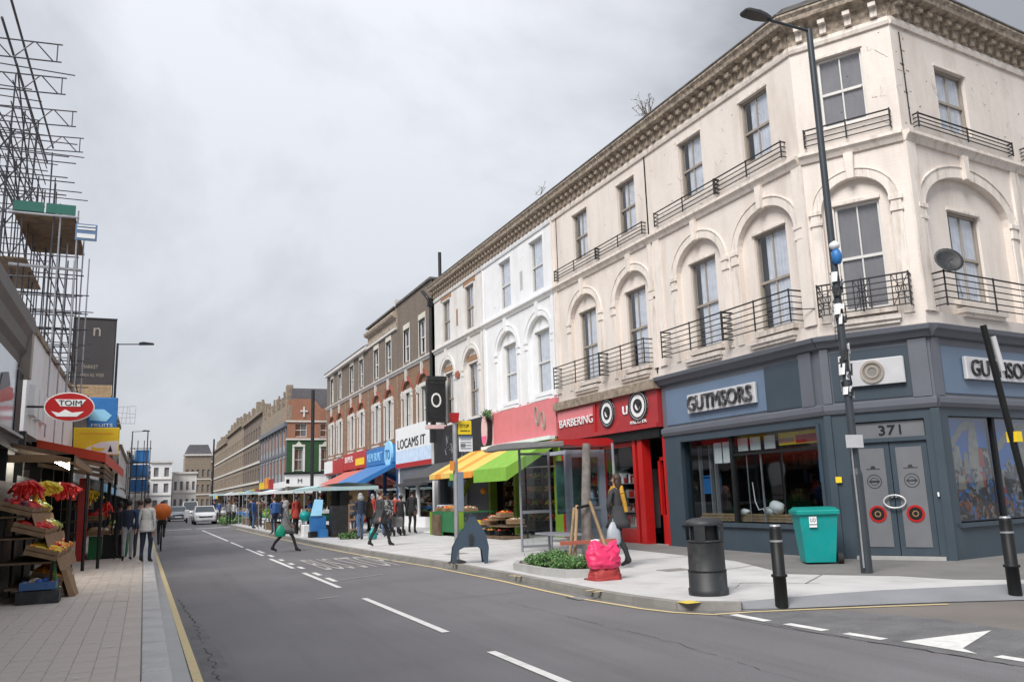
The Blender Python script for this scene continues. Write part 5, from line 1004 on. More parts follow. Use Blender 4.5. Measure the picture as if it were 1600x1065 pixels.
for y0 in (18.3, 20.4): MB().tube((-1.62, y0, 2.52), (-1.62, y0 + 1.5, 2.52), 0.035, 8).build('lit_tube', LAMPM, cn); MB().box(-1.66, -1.58, y0 - 0.05, y0 + 1.55, 2.56, 2.6).build('tube_fitting', WHITEP, cn)
# red awning
ra = empty('red_awning', (-1.8, 27, 2.6), 'red awning on timber slats above the second fruit stall', 'awning')
m = MB(); m.add([(-2.5, 23.4, 3.3), (-0.95, 23.4, 2.95), (-0.75, 34, 2.95), (-2.5, 34, 3.35)], [(0, 1, 2, 3)]); m.add([(-2.5, 23.4, 3.3), (-0.95, 23.4, 2.95), (-0.95, 23.4, 2.72), (-2.5, 23.4, 3.05)], [(0, 1, 2, 3)]); m.add([(-0.95, 23.4, 2.95), (-0.75, 34, 2.95), (-0.75, 34, 2.65), (-0.95, 23.4, 2.7)], [(0, 3, 2, 1)]); m.build('awning_cloth', mat('orange_red_awning', (0.55, 0.05, 0.015), 0.6, 0.08), ra)
for k in range(3): m = MB(); z = 2.62 - 0.13 * k; m.add([(-2.45, 23.42, z + 0.38), (-0.97, 23.42, z + 0.06), (-0.97, 23.42, z - 0.03), (-2.45, 23.42, z + 0.28)], [(0, 1, 2, 3)]); m.box(-0.99, -0.95, 23.4, 30, z - 0.04, z + 0.06); m.build('timber_slat', WOODD if k else CARD, ra)
for y in (23.6, 29, 33.8): MB().tube((-1.0, y, 0.1), (-1.0, y, 2.8), 0.04, 6).build('awning_post', BLACKP, ra)
MB().box(-1.75, -1.5, 27.2, 27.6, 0.1, 2.45).build('red_column', REDP, None, 'solid red column on the left pavement between the two fruit stalls', 'column')
# oval sign
os_ = empty('oval_sign', (-1.65, 21, 3.87), 'red oval projecting sign with white lettering', 'sign')
FO = FR(-1.65, 21.0, 1, 0); n = 28
MB(FO).slab([(0.51 * math.cos(2 * PI * i / n), 3.86 + 0.335 * math.sin(2 * PI * i / n)) for i in range(n)], 0, 0.1).build('sign_rim', WHITEP, os_)
MB(FO).slab([(0.485 * math.cos(2 * PI * i / n), 3.86 + 0.31 * math.sin(2 * PI * i / n)) for i in range(n)], -0.01, 0).build('sign_face', REDP, os_)
MB(FO).slab([(-0.3, 4.03), (0.33, 4.03), (0.22, 3.87), (-0.18, 3.87)], -0.016, -0.01).build('sign_letter_panel', WHITEP, os_); text(os_, FO, -0.22, -0.02, 3.89, 'TOIM', 0.46, 0.12, BLACKP, ext=0.004)
MB(FO).slab([(-0.36, 3.76), (-0.2, 3.72), (-0.08, 3.8), (0.06, 3.73), (0.3, 3.76), (0.16, 3.64), (-0.24, 3.64)], -0.016, -0.01).build('sign_swirl', WHITEP, os_); MB(FO).tube((-0.5, 0.05, 3.86), (-0.9, 0.05, 3.86), 0.025, 6).build('bracket_arm', BLACKM, os_)
# yellow banana sign, blue sign, banner
ys = empty('fruit_sign', (-1.7, 33, 4), 'yellow and white projecting sign printed with a banana', 'sign'); FY = FR(-2.43, 33.0, 1, 0)
MB(FY).bbox(0, 1.5, 0, 0.2, 3.45, 4.42, 0.02).build('sign_panel', YEL, ys); MB(FY).slab([(0.2, 3.47), (1.48, 3.47), (1.48, 3.95), (0.9, 3.9), (0.5, 3.72)], -0.012, 0).build('sign_swoop', WHITEP, ys)
MB(FY).slab([(0.62, 3.62), (0.8, 3.58), (1.0, 3.6), (1.06, 3.7), (0.92, 3.68), (0.75, 3.7), (0.62, 3.76)], -0.02, -0.012).build('banana_print', YEL, ys); MB(FY).slab([(1.15, 3.55), (1.3, 3.55), (1.22, 3.8)], -0.02, -0.012).build('sign_mark', BLACKP, ys); MB(FY).box(0.2, 1.3, -0.012, 0, 4.2, 4.22).build('sign_line', ORANGEF, ys)
bs2 = empty('blue_sign', (-1.7, 38, 5.4), 'bright blue projecting shop sign with pale blue shapes', 'sign'); FBs = FR(-2.3, 38, 1, 0)
MB(FBs).bbox(0, 1.1, 0, 0.25, 4.85, 6.1, 0.02).build('sign_panel', BLUEB, bs2); MB(FBs).slab([(0.08, 5.6), (0.6, 5.6), (0.9, 5.35), (0.7, 5.1), (0.08, 5.15)], -0.012, 0).build('sign_print', BLUEL, bs2); text(bs2, FBs, 0.15, -0.02, 4.88, 'FRUITS', 0.8, 0.13, WHITEP, ext=0.004); MB(FBs).box(-0.6, 0, 0, 0.2, 5.9, 6.15).build('sign_bracket', BLACKM, bs2)
bn = empty('banner', (-2.6, 45, 6.6), 'large black mesh banner with faded letter n and white lettering over timber boarding', 'banner'); FN = FR(-3.55, 45, 1, 0)
BANM = mat('black_mesh_banner', (0.045, 0.042, 0.045), 0.7, 0.2, 0.8)
MB(FN).box(0, 1.82, 0, 0.05, 7.55, 10.85).build('banner_cloth', BANM, bn); MB(FN).box(-0.05, 1.9, -0.03, 0.08, 10.85, 10.92).box(-0.06, 0, -0.02, 0.07, 6.4, 10.9).box(1.82, 1.88, -0.02, 0.07, 6.4, 10.9).build('banner_frame', BLACKM, bn)
text(bn, FN, 0.85, -0.01, 10.0, 'n', 0.32, 0.42, FRAMET, ext=0.004); text(bn, FN, 0.45, -0.01, 8.35, 'MARKET', 0.7, 0.18, FRAMET, ext=0.004); text(bn, FN, 0.4, -0.01, 7.95, 'OPEN ALL WEEK', 1.05, 0.17, FRAMET, ext=0.004)
for k in range(7): bx('timber_board', WOOD, bn, FN, 0.0, 1.8, 0.0, 0.06, 6.5 + 0.15 * k, 6.64 + 0.15 * k)
# further left buildings
def leftb(ya, yb, x, top, m_, lb, fas, holes_z=(4.0, 6.6)):
    h = empty('left_building', (x - 3, (ya + yb) / 2, 0), lb, 'building'); F = frl(ya, x); Wd = yb - ya; n = max(2, int(Wd / 2.4))
    holes = [((i + 0.3) * Wd / n, (i + 0.7) * Wd / n, z, z + 1.6) for i in range(n) for z in holes_z if z + 1.7 < top]
    mm = MB(F); wallgrid(mm, 0, Wd, 3.0, top, holes, 0, 0.2); mm.build('wall', m_, h); bx('block', m_, h, F, 0.0, Wd - 0.02, 0.3, 8, 3.0, top - 0.02); bx('cornice', STONED, h, F, 0, Wd, -0.2, 0.2, top, top + 0.25)
    mm = MB(F)
    for a, b, c, d_ in holes: mm.quad((a, 0.15, c), (b, 0.15, c), (b, 0.15, d_), (a, 0.15, d_))
    mm.each('pane', CURTG, h); bx('shop_wall', DARKB, h, F, 0, Wd, 0.5, 0.8, 0.1, 3.0); bx('fascia', fas, h, F, 0, Wd, -0.15, 0.1, 2.6, 3.1)
    for i in range(n // 2 + 1): bx('shop_pier', BLACKP, h, F, min(i * 2 * Wd / n, Wd - 0.3), min(i * 2 * Wd / n, Wd - 0.3) + 0.3, -0.02, 0.5, 0.1, 2.6)
    return h
leftb(34, 44, -2.6, 5.6, BRICKD, 'low dark brick building beneath the blue sign on the left', WHITEP)
leftb(44.5, 60, -2.75, 6.3, OFFW, 'pale building behind the timber boarding and black banner', BLACKP)
leftb(60, 84, -2.45, 8.6, STONED, 'tall narrow brown stone building beyond the blue sign', BLUEL)
leftb(84, 118, -2.3, 7.0, OFFW, 'distant off white building on the left side beyond the lamp posts', WHITEP)
leftb(118, 185, -2.2, 8.5, STONE, 'farthest pale building on the left side of the street', GREYL)
for y, z, mt, lb in ((35.5, 2.75, CANVASW, 'white awning in front of the low brick building'), (46, 2.7, CANVAS, 'pale teal awning below the black banner'), (62, 2.8, BLACKP, 'black awning below the brown stone building')):
    m = MB(); m.quad((-2.6, y, z + 0.35), (-1.3, y, z), (-1.3, y + 6, z), (-2.6, y + 6, z + 0.35)); m.box(-1.32, -1.3, y, y + 6, z - 0.15, z); m.build('shop_awning', mt, None, lb, 'awning')
bh = empty('blue_hoarding', (-0.8, 125, 4), 'bright blue scaffold hoarding wrapped round a distant building front', 'hoarding')
FH = FR(-1.95, 125, 1, 0)
for k in range(3): bx('blue_sheet', BLUEB, bh, FH, 0, 2.3, 0, 4, 3.6 + 2.0 * k, 5.2 + 2.0 * k)
m = MB(FH)
for u in (0, 0.8, 1.6, 2.4): m.tube((u, -0.2, 0), (u, -0.2, 10.5), 0.06, 5)
for k in range(4): m.tube((-0.2, -0.2, 3.4 + 2 * k), (2.6, -0.2, 3.4 + 2 * k), 0.06, 5)
m.each('hoarding_pole', SCAF, bh)
wire = empty('wire_sign_frame', (-1.4, 60, 7.5), 'wire lattice sign frame projecting from the brown stone building', 'sign frame'); m = MB()
for a in range(5): m.tube((-1.9 + a * 0.27, 60, 7.0), (-1.9 + a * 0.27 + R.uniform(-.1, .1), 60, 8.1), 0.02, 4)
for a in range(4): m.tube((-1.95, 60, 7.0 + a * 0.36), (-0.8, 60, 7.0 + a * 0.36 + R.uniform(-.1, .1)), 0.02, 4)
m.tube((-2.4, 60, 7.5), (-1.9, 60, 7.5), 0.04, 4); m.build('lattice', STEEL, wire)
# scaffold
sc = empty('scaffold', (-3.2, 28, 0), 'tall dark scaffold with roof trusses and plank platforms over the left buildings', 'scaffold')
m = MB(); rr = random.Random(8); XS = (-4.9, -3.7, -2.55, -1.98)
YS = (24, 26, 28.5, 31)
for y in YS:
    for x in XS[:3]: m.tube((x + rr.uniform(-.04, .04), y, 5.6 if x > -3 else 5), (x, y, 9.3 if x > -3 else rr.uniform(11.5, 13.9)), 0.022, 5)
for y in (24, 25, 26, 27.2, 28.5, 29.8, 31):
    for x in (-5.5, -4.3, -3.3, -3.05):
        if x < -3.2 or y > 27: m.tube((x + rr.uniform(-.05, .05), y, 5.2), (x + rr.uniform(-.1, .1), y, rr.uniform(10.6, 14.2) if x < -3.1 else 12), 0.02, 5)
m.each('upright', SCAF, sc)
m = MB()
for y in (24, 26.3, 28.8): m.tube((XS[3], y, 4.3), (XS[3], y, 9.5), 0.022, 5); m.tube((-2.4, y, 3.4), (-2.4, y, 9.4), 0.022, 5)
m.each('upright', SCAFL, sc)
m = MB()
for z in (5.6, 6.1, 6.6, 7.1, 7.6, 8.2, 9.9, 10.4, 11.0, 11.6, 12.2, 12.8, 13.4):
    for y in YS:
        if z < 9.6 or y > 0: m.tube((-5.6, y, z + rr.uniform(-.05, .05)), (-1.9 if z < 9.6 else (-2.3 if rr.random() < .4 else -3.3), y, z), 0.018, 5)
    for x in XS[:3]:
        if z < 9.6 or x < -3: m.tube((x, 23.6, z), (x, 31.6, z + 0.05), 0.018, 5)
m.each('ledger', SCAF, sc)
m = MB()
for y in YS:
    m.tube((-4.9, y, 9.4), (-3.6, y, 11.6), 0.022, 5); m.tube((-3.7, y, 11.5), (-4.9, y, 13.6), 0.022, 5); m.tube((-3.3, y, 9.4), (-4.6, y, 11.9), 0.022, 5)
for x in (-4.9, -3.7):
    for z in (7, 9.3, 11.4): m.tube((x, 24, z), (x, 28.5, z + 2.3), 0.022, 5); m.tube((x, 28.5, z - .3), (x, 24, z + 2.1), 0.022, 5)
m.tube((-2.0, 24.2, 9.4), (-2.0, 26.3, 5.4), 0.018, 5); m.tube((-2.0, 26.3, 5.6), (-2.1, 28.8, 3.4), 0.018, 5); m.tube((-2.4, 24, 7.6), (-2.0, 28, 5.0), 0.018, 5)
m.each('brace', SCAF, sc)
for y, z, xe in ((24, 14.25, -2.65), (26, 14.25, -2.7), (28.5, 14.35, -2.6), (31, 14.5, -2.55)):
    m = MB(); zl = z - 0.52
    m.tube((-7.5, y, z - 0.3), (xe, y, z), 0.022, 5); m.tube((-7.5, y, zl - 0.3), (xe, y, zl), 0.022, 5); m.tube((xe + -0.12, y, z), (xe - 0.12, y, zl), 0.018, 5)
    x = xe - 0.2; k = 0
    while x > -7:
        m.tube((x, y, (zl if k % 2 == 0 else z) - 0.06 * (xe - x)), (x - 0.45, y, (z if k % 2 == 0 else zl) - 0.06 * (xe - x + .45)), 0.018, 5); x -= 0.5; k += 1
    m.build('roof_truss', SCAF, sc)
m = MB()
for x, z in ((-3.75, 14.6), (-3.9, 14.0), (-5.2, 14.4)): m.tube((x, 22.6, z), (x + 0.1, 32.5, z), 0.035, 5)
m.each('ridge_tube', SCAF, sc)
for k in range(9): bx('plank', WOODD, sc, WORLD, -3.5, -2.05, 24 + 0.42 * k, 24.4 + 0.42 * k, 9.3, 9.345)
for k in range(7): bx('plank', WOODD, sc, WORLD, -4.9, -3.2, 24.6 + 0.5 * k, 25.08 + 0.5 * k, 8.2, 8.245)
bx('toe_board', mat('green_toe_board', (0.02, 0.13, 0.1), 0.6), sc, WORLD, -3.5, -2.8, 23.95, 23.99, 9.35, 9.62); bx('toe_board', MATS['green_toe_board'], sc, WORLD, -2.75, -2.05, 23.95, 23.99, 9.35, 9.62)
MB().tube((-3.6, 23.93, 9.28), (-1.95, 23.93, 9.28), 0.03, 6).tube((-3.6, 24.6, 8.05), (-1.85, 24.6, 8.0), 0.04, 6).each('platform_tube', SCAFL, sc)
bd = MB().bbox(-2.02, -1.5, 23.9, 23.94, 8.66, 9.12, 0.01).build('scaffold_board_sign', mat('blue_print_sign', (0.12, 0.2, 0.34), 0.5), sc); MB().box(-1.98, -1.54, 23.888, 23.9, 8.72, 8.84).box(-1.98, -1.54, 23.888, 23.9, 8.95, 9.0).box(-1.98, -1.54, 23.888, 23.9, 9.04, 9.08).build('sign_print', WHITEP, bd)
MB().tube((-2.4, 20.6, 2.9), (-2.4, 20.6, 9.2), 0.035, 6).tube((-3.35, 20.6, 3.3), (-3.35, 20.6, 9.5), 0.035, 6).tube((-3.4, 20.6, 7.9), (-1.9, 20.6, 7.8), 0.035, 6).tube((-4.5, 20.6, 6.7), (-2.3, 20.6, 6.7), 0.03, 6).tube((-3.35, 20.6, 9.0), (-2.5, 20.6, 7.9), 0.025, 6).build('front_tube', SCAFL, sc) if False else None
# ---------------------------------------------------------------- lamp posts
def lamp(loc, hgt, arm, label, armdir=1, mt=STEEL, head=BLACKM, rise=0.0):
    l = empty('street_lamp', loc, label, 'street lamp'); x, y, z = loc
    MB().tube((x, y, z), (x, y, z + 1.2), 0.1, 10).tube((x, y, z + 1.2), (x, y, z + hgt), 0.075, 10, 0.055).build('column', mt, l)
    MB().tube((x, y, z + hgt - 0.05), (x + arm * armdir, y, z + hgt + rise), 0.03, 8).build('arm', mt, l)
    MB().slab([(x + armdir * (arm - 0.1), z + hgt + rise - 0.04), (x + armdir * (arm + 0.62), z + hgt + rise + 0.0), (x + armdir * (arm + 0.6), z + hgt + rise + 0.07), (x + armdir * (arm + 0.1), z + hgt + rise + 0.12), (x + armdir * (arm - 0.1), z + hgt + rise + 0.07)][::armdir], y - 0.12, y + 0.12).build('lantern', head, l)
    return l
lamp((-1.62, 46, 0.1), 9.75, 1.1, 'tall street lamp with a long arm beside the black banner', mt=SCAF)
lamp((-1.4, 92, 0.1), 9.0, 1.0, 'distant street lamp left of the blue hoarding', mt=SCAF)
MB().tube((0.03, 92, 0), (0.03, 92, 9.1), 0.06, 6).build('street_pole', SCAF, None, 'thin distant pole at the left kerb beside the blue hoarding', 'pole')
LX, LY = 11.23, 10.71
NAVY = mat('dark_blue_grey_column', (0.035, 0.045, 0.055), 0.45, 0.08)
ml = empty('street_lamp', (LX, LY, 0.1), 'tall dark street lamp covered in torn stickers in front of the cream corner building', 'street lamp')
MB().tube((LX, LY, 0.1), (LX, LY, 1.75), 0.095, 12).tube((LX, LY, 1.75), (LX, LY, 1.85), 0.095, 12, 0.07).tube((LX, LY, 1.85), (LX, LY, 10.15), 0.07, 12, 0.058).build('column', NAVY, ml)
MB().tube((LX, LY, 10.12), (LX - 1.0, LY, 10.14), 0.028, 8).build('arm', NAVY, ml)
AD = Vector((-1, 0.0, 0.03)).normalized(); a0 = Vector((LX, LY, 10.12)) + AD * 0.95; m = MB(); sdv = Vector((-AD.y, AD.x, 0)).normalized(); upv = sdv.cross(AD) * -1
prof = [(0, 0.06, 0.05), (0.12, 0.09, 0.07), (0.3, 0.13, 0.07), (0.55, 0.13, 0.05), (0.62, 0.1, 0.03)]; vs = []
for t, w, hh in prof: c = a0 + AD * t; vs += [c + sdv * w - upv * hh * .3, c - sdv * w - upv * hh * .3, c - sdv * w * .8 + upv * hh, c + sdv * w * .8 + upv * hh]
fs = [(0, 1, 2, 3), (16, 19, 18, 17)] + [(k * 4 + i, k * 4 + 4 + i, k * 4 + 4 + (i + 1) % 4, k * 4 + (i + 1) % 4) for k in range(4) for i in range(4)]
m.add(vs, fs).build('lantern', BLACKM, ml)
m = MB(); rr = random.Random(5)
for i in range(46):
    z = rr.uniform(3.05, 5.3); t = rr.uniform(0, 2 * PI); h_ = rr.uniform(0.08, 0.22); r_ = 0.078 + rr.uniform(0, 0.03); da = rr.uniform(0.5, 1.3)
    vs = []
    for k in range(4):
        a = t + da * k / 3; q = r_ + rr.uniform(0, 0.025); vs += [(LX + q * math.cos(a), LY + q * math.sin(a), z), (LX + q * math.cos(a + .2), LY + q * math.sin(a + .2), z + h_)]
    m.c = rr.randrange(3); m.add(vs, [(0, 2, 3, 1), (2, 4, 5, 3), (4, 6, 7, 5)])
m.build('torn_sticker', [STICK, WHITEP, PLASTICK], ml, kind='stuff')
MB().ball((LX - 0.02, LY - 0.1, 5.62), 0.1, 8, 6, (1, 1, 1.5), 0.12, rr).build('tied_bag', BLUEB, ml); MB().ball((LX - 0.05, LY - 0.1, 5.82), 0.09, 8, 6, (1, 1, 0.9), 0.12, rr).build('tied_bag', WHITEP, ml)
MB().box(LX - 0.26, LX + 0.1, LY - 0.13, LY - 0.09, 2.2, 2.42).build('small_plate', SIGNSIL, ml)
MB().path([(LX - 0.12, LY - 0.06, 2.2), (LX - 0.11, LY - 0.06, 1.1), (LX - 0.12, LY - 0.06, 0.2)], 0.014, 5).build('cable', STEEL, ml)
# slanting pole on the right
rp_ = empty('leaning_pole', (10.35, 7.0, 0.1), 'black pole leaning to the left at the right edge of the street corner', 'pole')
MB().tube((10.42, 7.0, 0.0), (9.8, 7.0, 3.55), 0.045, 10, 0.04).build('shaft', BLACKP, rp_); MB().tube((9.9, 6.96, 3.4), (9.98, 6.95, 2.95), 0.035, 8).build('light_stripe', SIGNSIL, rp_); MB().box(10.03, 10.13, 6.92, 7.06, 2.05, 2.18).build('yellow_tag', YEL, rp_)
# ---------------------------------------------------------------- bollards, bins, planter, bags, signs
bo = empty('bollard', (7.8, 8.94, 0.1), 'black bollard with a pale band standing right of the big litter bin', 'bollard', 'bollards on the corner pavement')
MB().lathe((7.8, 8.94, 0.1), [(0.085, -0.1), (0.085, 0.3), (0.105, 0.31), (0.105, 0.335), (0.082, 0.345), (0.082, 0.93), (0.07, 0.97), (0.03, 0.99)], 16).each('post', BLACKP, bo)
MB().lathe((7.8, 8.94, 0.1), [(0.0835, 0.76), (0.0835, 0.785)], 16).build('reflective_band', STEEL, bo); MB().lathe((7.8, 8.94, 0.1), [(0.07, 0.955), (0.075, 0.965), (0.06, 0.985)], 16).build('cap_ring', STEEL, bo)
copy_tree(bo, None, Vector((10.9, 7.86, 0.1)), 0.3, 'black bollard at the right edge of the view beyond the lamp post')
lb = empty('litter_bin', (7.47, 10.06, 0.1), 'round dark grey plastic litter bin with a domed hood near the kerb', 'litter bin')
MB().lathe((7.47, 10.06, 0.1), [(0.28, 0), (0.285, 0.02), (0.285, 0.09), (0.27, 0.1), (0.27, 0.32), (0.262, 0.33), (0.258, 0.72), (0.262, 0.73)], 28).build('bin_body', PLASTICK, lb)
MB().lathe((7.47, 10.06, 0.1), [(0.262, 0.74), (0.265, 0.76), (0.2, 0.765)], 28).lathe((7.47, 10.06, 0.1), [(0.275, 0.97), (0.28, 1.0), (0.24, 1.05), (0.14, 1.075), (0.02, 1.08)], 28).build('hood', PLASTICK, lb)
m = MB()
for a0_ in (0.3, 1.9, 3.2 + 0.3, 5.0):
    for k in range(5):
        a = a0_ + k * 0.12; b = a + 0.12; m.quad((7.47 + .265 * math.cos(a), 10.06 + .265 * math.sin(a), 0.85), (7.47 + .265 * math.cos(b), 10.06 + .265 * math.sin(b), 0.85), (7.47 + .272 * math.cos(b), 10.06 + .272 * math.sin(b), 1.08), (7.47 + .272 * math.cos(a), 10.06 + .272 * math.sin(a), 1.08))
m.each('hood_pillar', PLASTICK, lb); MB().lathe((7.47, 10.06, 0.1), [(0.272, 0.32), (0.275, 0.33), (0.272, 0.345)], 28).build('band', BLACKP, lb); MB().lathe((7.47, 10.06, 0.1), [(0.2, 0.7), (0.2, 0.98)], 20).build('inner_liner', BLACKP, lb)
wbn = empty('wheelie_bin', (11.9, 12.25, 0.1), 'teal wheelie bin with a white label against the grey shop', 'wheelie bin'); FWb = FR(11.52, 12.5, 0.86, -0.5)
m = MB(FWb); zt = 1.0
vs = [(0.07, 0.08, 0.04), (0.62, 0.08, 0.04), (0.62, 0.55, 0.04), (0.07, 0.55, 0.04), (-0.02, -0.06, zt), (0.7, -0.06, zt), (0.7, 0.62, zt), (-0.02, 0.62, zt)]
m.add([(a, b, c + 0.1) for a, b, c in vs], [(0, 3, 2, 1), (0, 1, 5, 4), (1, 2, 6, 5), (2, 3, 7, 6), (3, 0, 4, 7), (4, 5, 6, 7)]); m.build('bin_body', TEAL, wbn)
MB(FWb).bbox(-0.06, 0.74, -0.1, 0.66, 1.04, 1.12, 0.02).slab([(-0.04, 1.12), (0.72, 1.12), (0.66, 1.17), (0.02, 1.17)], -0.06, 0.6).build('lid', mat('dark_teal_plastic', (0.0, 0.25, 0.22), 0.4), wbn)
MB(FWb).slab([(0.16, 0.86), (0.3, 0.86), (0.3, 1.0), (0.16, 1.0)], -0.068, -0.055).slab([(0.16, 0.8), (0.3, 0.8), (0.3, 0.84), (0.16, 0.84)], -0.06, -0.04).build('label_plate', WHITEP, wbn); text(wbn, FWb, 0.18, -0.072, 0.9, 'U', 0.04, 0.07, BLACKP, ext=0.002); text(wbn, FWb, 0.24, -0.072, 0.9, 'D', 0.04, 0.07, BLACKP, ext=0.002)
for d_ in (0.12, 0.5):
    m = MB(FWb); m.tube((0.66, d_, 0.21), (0.76, d_, 0.21), 0.105, 14); m.build('wheel', TYRE, wbn)
pl = empty('planter', (7.6, 14.4, 0.1), 'low grey kerb planter with box hedge and timber tree stakes', 'planter')
pts = [(6.85, 15.6), (6.8, 14.2), (6.95, 13.5), (7.3, 13.25), (7.75, 13.5), (8.15, 14.2), (8.15, 15.6), (7.8, 16.2), (7.2, 16.2)]
cx, cy = 7.5, 14.7; inn = [(cx + (x - cx) * 0.87, cy + (y - cy) * 0.91) for x, y in pts]; n = len(pts)
m = MB(); vs = [(x, y, 0.1) for x, y in pts] + [(x, y, 0.24) for x, y in pts] + [(x, y, 0.24) for x, y in inn] + [(x, y, 0.16) for x, y in inn]
m.add(vs, [(i + k * n, (i + 1) % n + k * n, (i + 1) % n + (k + 1) * n, i + (k + 1) * n) for k in range(3) for i in range(n)]); m.build('stone_edging', CONC, pl); MB().add([(x, y, 0.17) for x, y in inn], [tuple(range(n))]).build('soil', WOODD, pl)
m = MB(); rr = random.Random(12)
for i in range(34):
    x, y = rr.uniform(7.05, 7.95), rr.uniform(13.7, 15.8); leaves(m, (x, y, 0.27 + rr.uniform(0, .07)), (0.18, 0.2, 0.14), 190, rr, 0.045)
m.build('hedge_foliage', [LEAF, LEAF2], pl)
TRK = mat('pale_tree_bark', (0.2, 0.18, 0.165), 0.9, 0.25, 9, 0.5, 20)
MB().tube((8.0, 14.6, 0.15), (8.0, 14.55, 1.3), 0.11, 12, 0.095).tube((8.0, 14.55, 1.3), (8.05, 14.5, 2.55), 0.095, 12, 0.08).build('trunk', TRK, pl)
for (a, b) in (((7.55, 14.3, 0.15), (7.75, 14.45, 1.35)), ((7.72, 14.85, 0.15), (7.82, 14.7, 1.3)), ((8.3, 14.15, 0.15), (7.95, 14.3, 1.42)), ((8.4, 15.0, 0.15), (8.15, 14.8, 1.35))): MB().tube(a, b, 0.033, 8).build('stake', WOOD, pl)
MB().tube((7.72, 14.38, 1.3), (8.0, 14.42, 1.34), 0.03, 6).tube((8.0, 14.42, 1.34), (8.15, 14.8, 1.3), 0.03, 6).each('rubber_tie', BLACKP, pl)
MB().box(7.25, 8.45, 14.2, 14.27, 0.62, 0.69).build('crossbar', mat('faded_red_timber', (0.42, 0.12, 0.08), 0.7), pl)
pb = empty('pink_bag', (7.35, 12.8, 0.1), 'magenta carrier bag slumped over a dark red base on the kerbside pavement', 'bag')
def sackmesh(F, secs, n=40, jit=0.04, seed=1, crumple=0.0):
    r = random.Random(seed); m = MB(F); vs = []
    for (cx, cy, z, rx, ry) in secs:
        for i in range(n):
            a = 2 * PI * i / n; k = 1 + r.uniform(-jit, jit) + 0.06 * math.sin(a * 5 + z * 9); c_, s_ = math.cos(a), math.sin(a)
            vs.append((cx + rx * k * math.copysign(abs(c_) ** 0.7, c_), cy + ry * k * math.copysign(abs(s_) ** 0.7, s_), z))
    if crumple:
        from mathutils import noise
        vv = []; sub = 6
        for j in range(len(secs) - 1):
            for q in range(sub):
                for i in range(n): a, b = Vector(vs[j * n + i]), Vector(vs[(j + 1) * n + i]); vv.append(a.lerp(b, q / sub))
        vv += [Vector(p) for p in vs[-n:]]; out_ = []
        for p in vv:
            nn = Vector((p.x, p.y, 0)); w = 1 - 2 * abs(noise.noise(p * 9 + Vector((seed, 0, 0)))); w2 = 1 - 2 * abs(noise.noise(p * 19 + Vector((0, seed, 0))))
            out_.append(p + nn.normalized() * ((w - 0.6) * crumple + (w2 - 0.6) * crumple * 0.45) + Vector((0, 0, (w2 - .5) * crumple * .3)))
        vs = out_; L_n = (len(secs) - 1) * sub
    else: L_n = len(secs) - 1
    fs = [(j * n + i, j * n + (i + 1) % n, (j + 1) * n + (i + 1) % n, (j + 1) * n + i) for j in range(L_n) for i in range(n)]
    m.add(vs, fs, True); m.add(vs[-n:], [tuple(range(n))]); return m
FPb = FR(7.35, 12.8, 1, 0)
sackmesh(FPb, [(0, 0, 0.1, 0.3, 0.2), (0, 0, 0.16, 0.29, 0.19), (0, 0, 0.24, 0.26, 0.17), (0, 0, 0.34, 0.24, 0.16)], jit=0.0, crumple=0.03).build('bag_base', mat('dark_red_bag', (0.33, 0.03, 0.03), 0.6), pb)
sackmesh(FPb, [(-0.01, 0, 0.3, 0.26, 0.18), (-0.02, 0, 0.36, 0.29, 0.2), (-0.04, 0, 0.5, 0.29, 0.19), (-0.08, 0, 0.6, 0.22, 0.15), (-0.15, 0, 0.69, 0.12, 0.1), (-0.17, 0, 0.75, 0.06, 0.05), (-0.18, 0, 0.77, 0.02, 0.02)], seed=2, jit=0.0, crumple=0.03).build('bag_upper', MAGENTA, pb)
sackmesh(FPb, [(0.08, -0.06, 0.4, 0.16, 0.14), (0.1, -0.04, 0.52, 0.17, 0.14), (0.15, 0, 0.62, 0.13, 0.1), (0.2, 0, 0.72, 0.07, 0.04), (0.22, 0, 0.75, 0.02, 0.02)], seed=3, jit=0.0, crumple=0.035).build('bag_fold', MAGENTA, pb)
MB().ball((7.22, 12.85, 0.755), 0.06, 8, 6, (1.5, 1, 0.5), 0.1).build('bag_stuffing', WHITEP, pb)
MB().tube((7.05, 13.0, 0.115), (7.7, 13.1, 0.115), 0.015, 5).build('stick', WOODD, None, 'dark stick lying on the pavement behind the pink bag', 'stick')
# A-board
ab = empty('a_board', (6.85, 17.8, 0.1), 'dark blue curved folding pavement board with a pointed top', 'pavement sign'); FAb = FR(6.35, 17.95, 0.97, -0.25)
sh = [(0.02, 0.0), (0.1, 0.0), (0.16, 0.3), (0.3, 0.36), (0.62, 0.36), (0.7, 0.3), (0.74, 0.0), (0.82, 0.0), (0.86, 0.35), (0.8, 0.65), (0.62, 0.95), (0.55, 1.08), (0.48, 1.1), (0.36, 0.85), (0.15, 0.55), (0.05, 0.35)]
NB = mat('dark_navy_plastic', (0.03, 0.05, 0.075), 0.35, 0.1)
m = MB(FAb); vs = [(x, -0.22 + 0.2 * z, z + 0.1) for x, z in sh] + [(x, -0.18 + 0.2 * z, z + 0.1) for x, z in sh]; n = len(sh)
m.add(vs, [tuple(range(n)), tuple(range(2 * n - 1, n - 1, -1))] + [(i, n + i, n + (i + 1) % n, (i + 1) % n) for i in range(n)]); m.build('front_panel', NB, ab)
m = MB(FAb); vs = [(x, 0.28 - 0.25 * z, z + 0.1) for x, z in sh] + [(x, 0.24 - 0.25 * z, z + 0.1) for x, z in sh]
m.add(vs, [tuple(range(n)), tuple(range(2 * n - 1, n - 1, -1))] + [(i, n + i, n + (i + 1) % n, (i + 1) % n) for i in range(n)]); m.build('rear_panel', NB, ab)
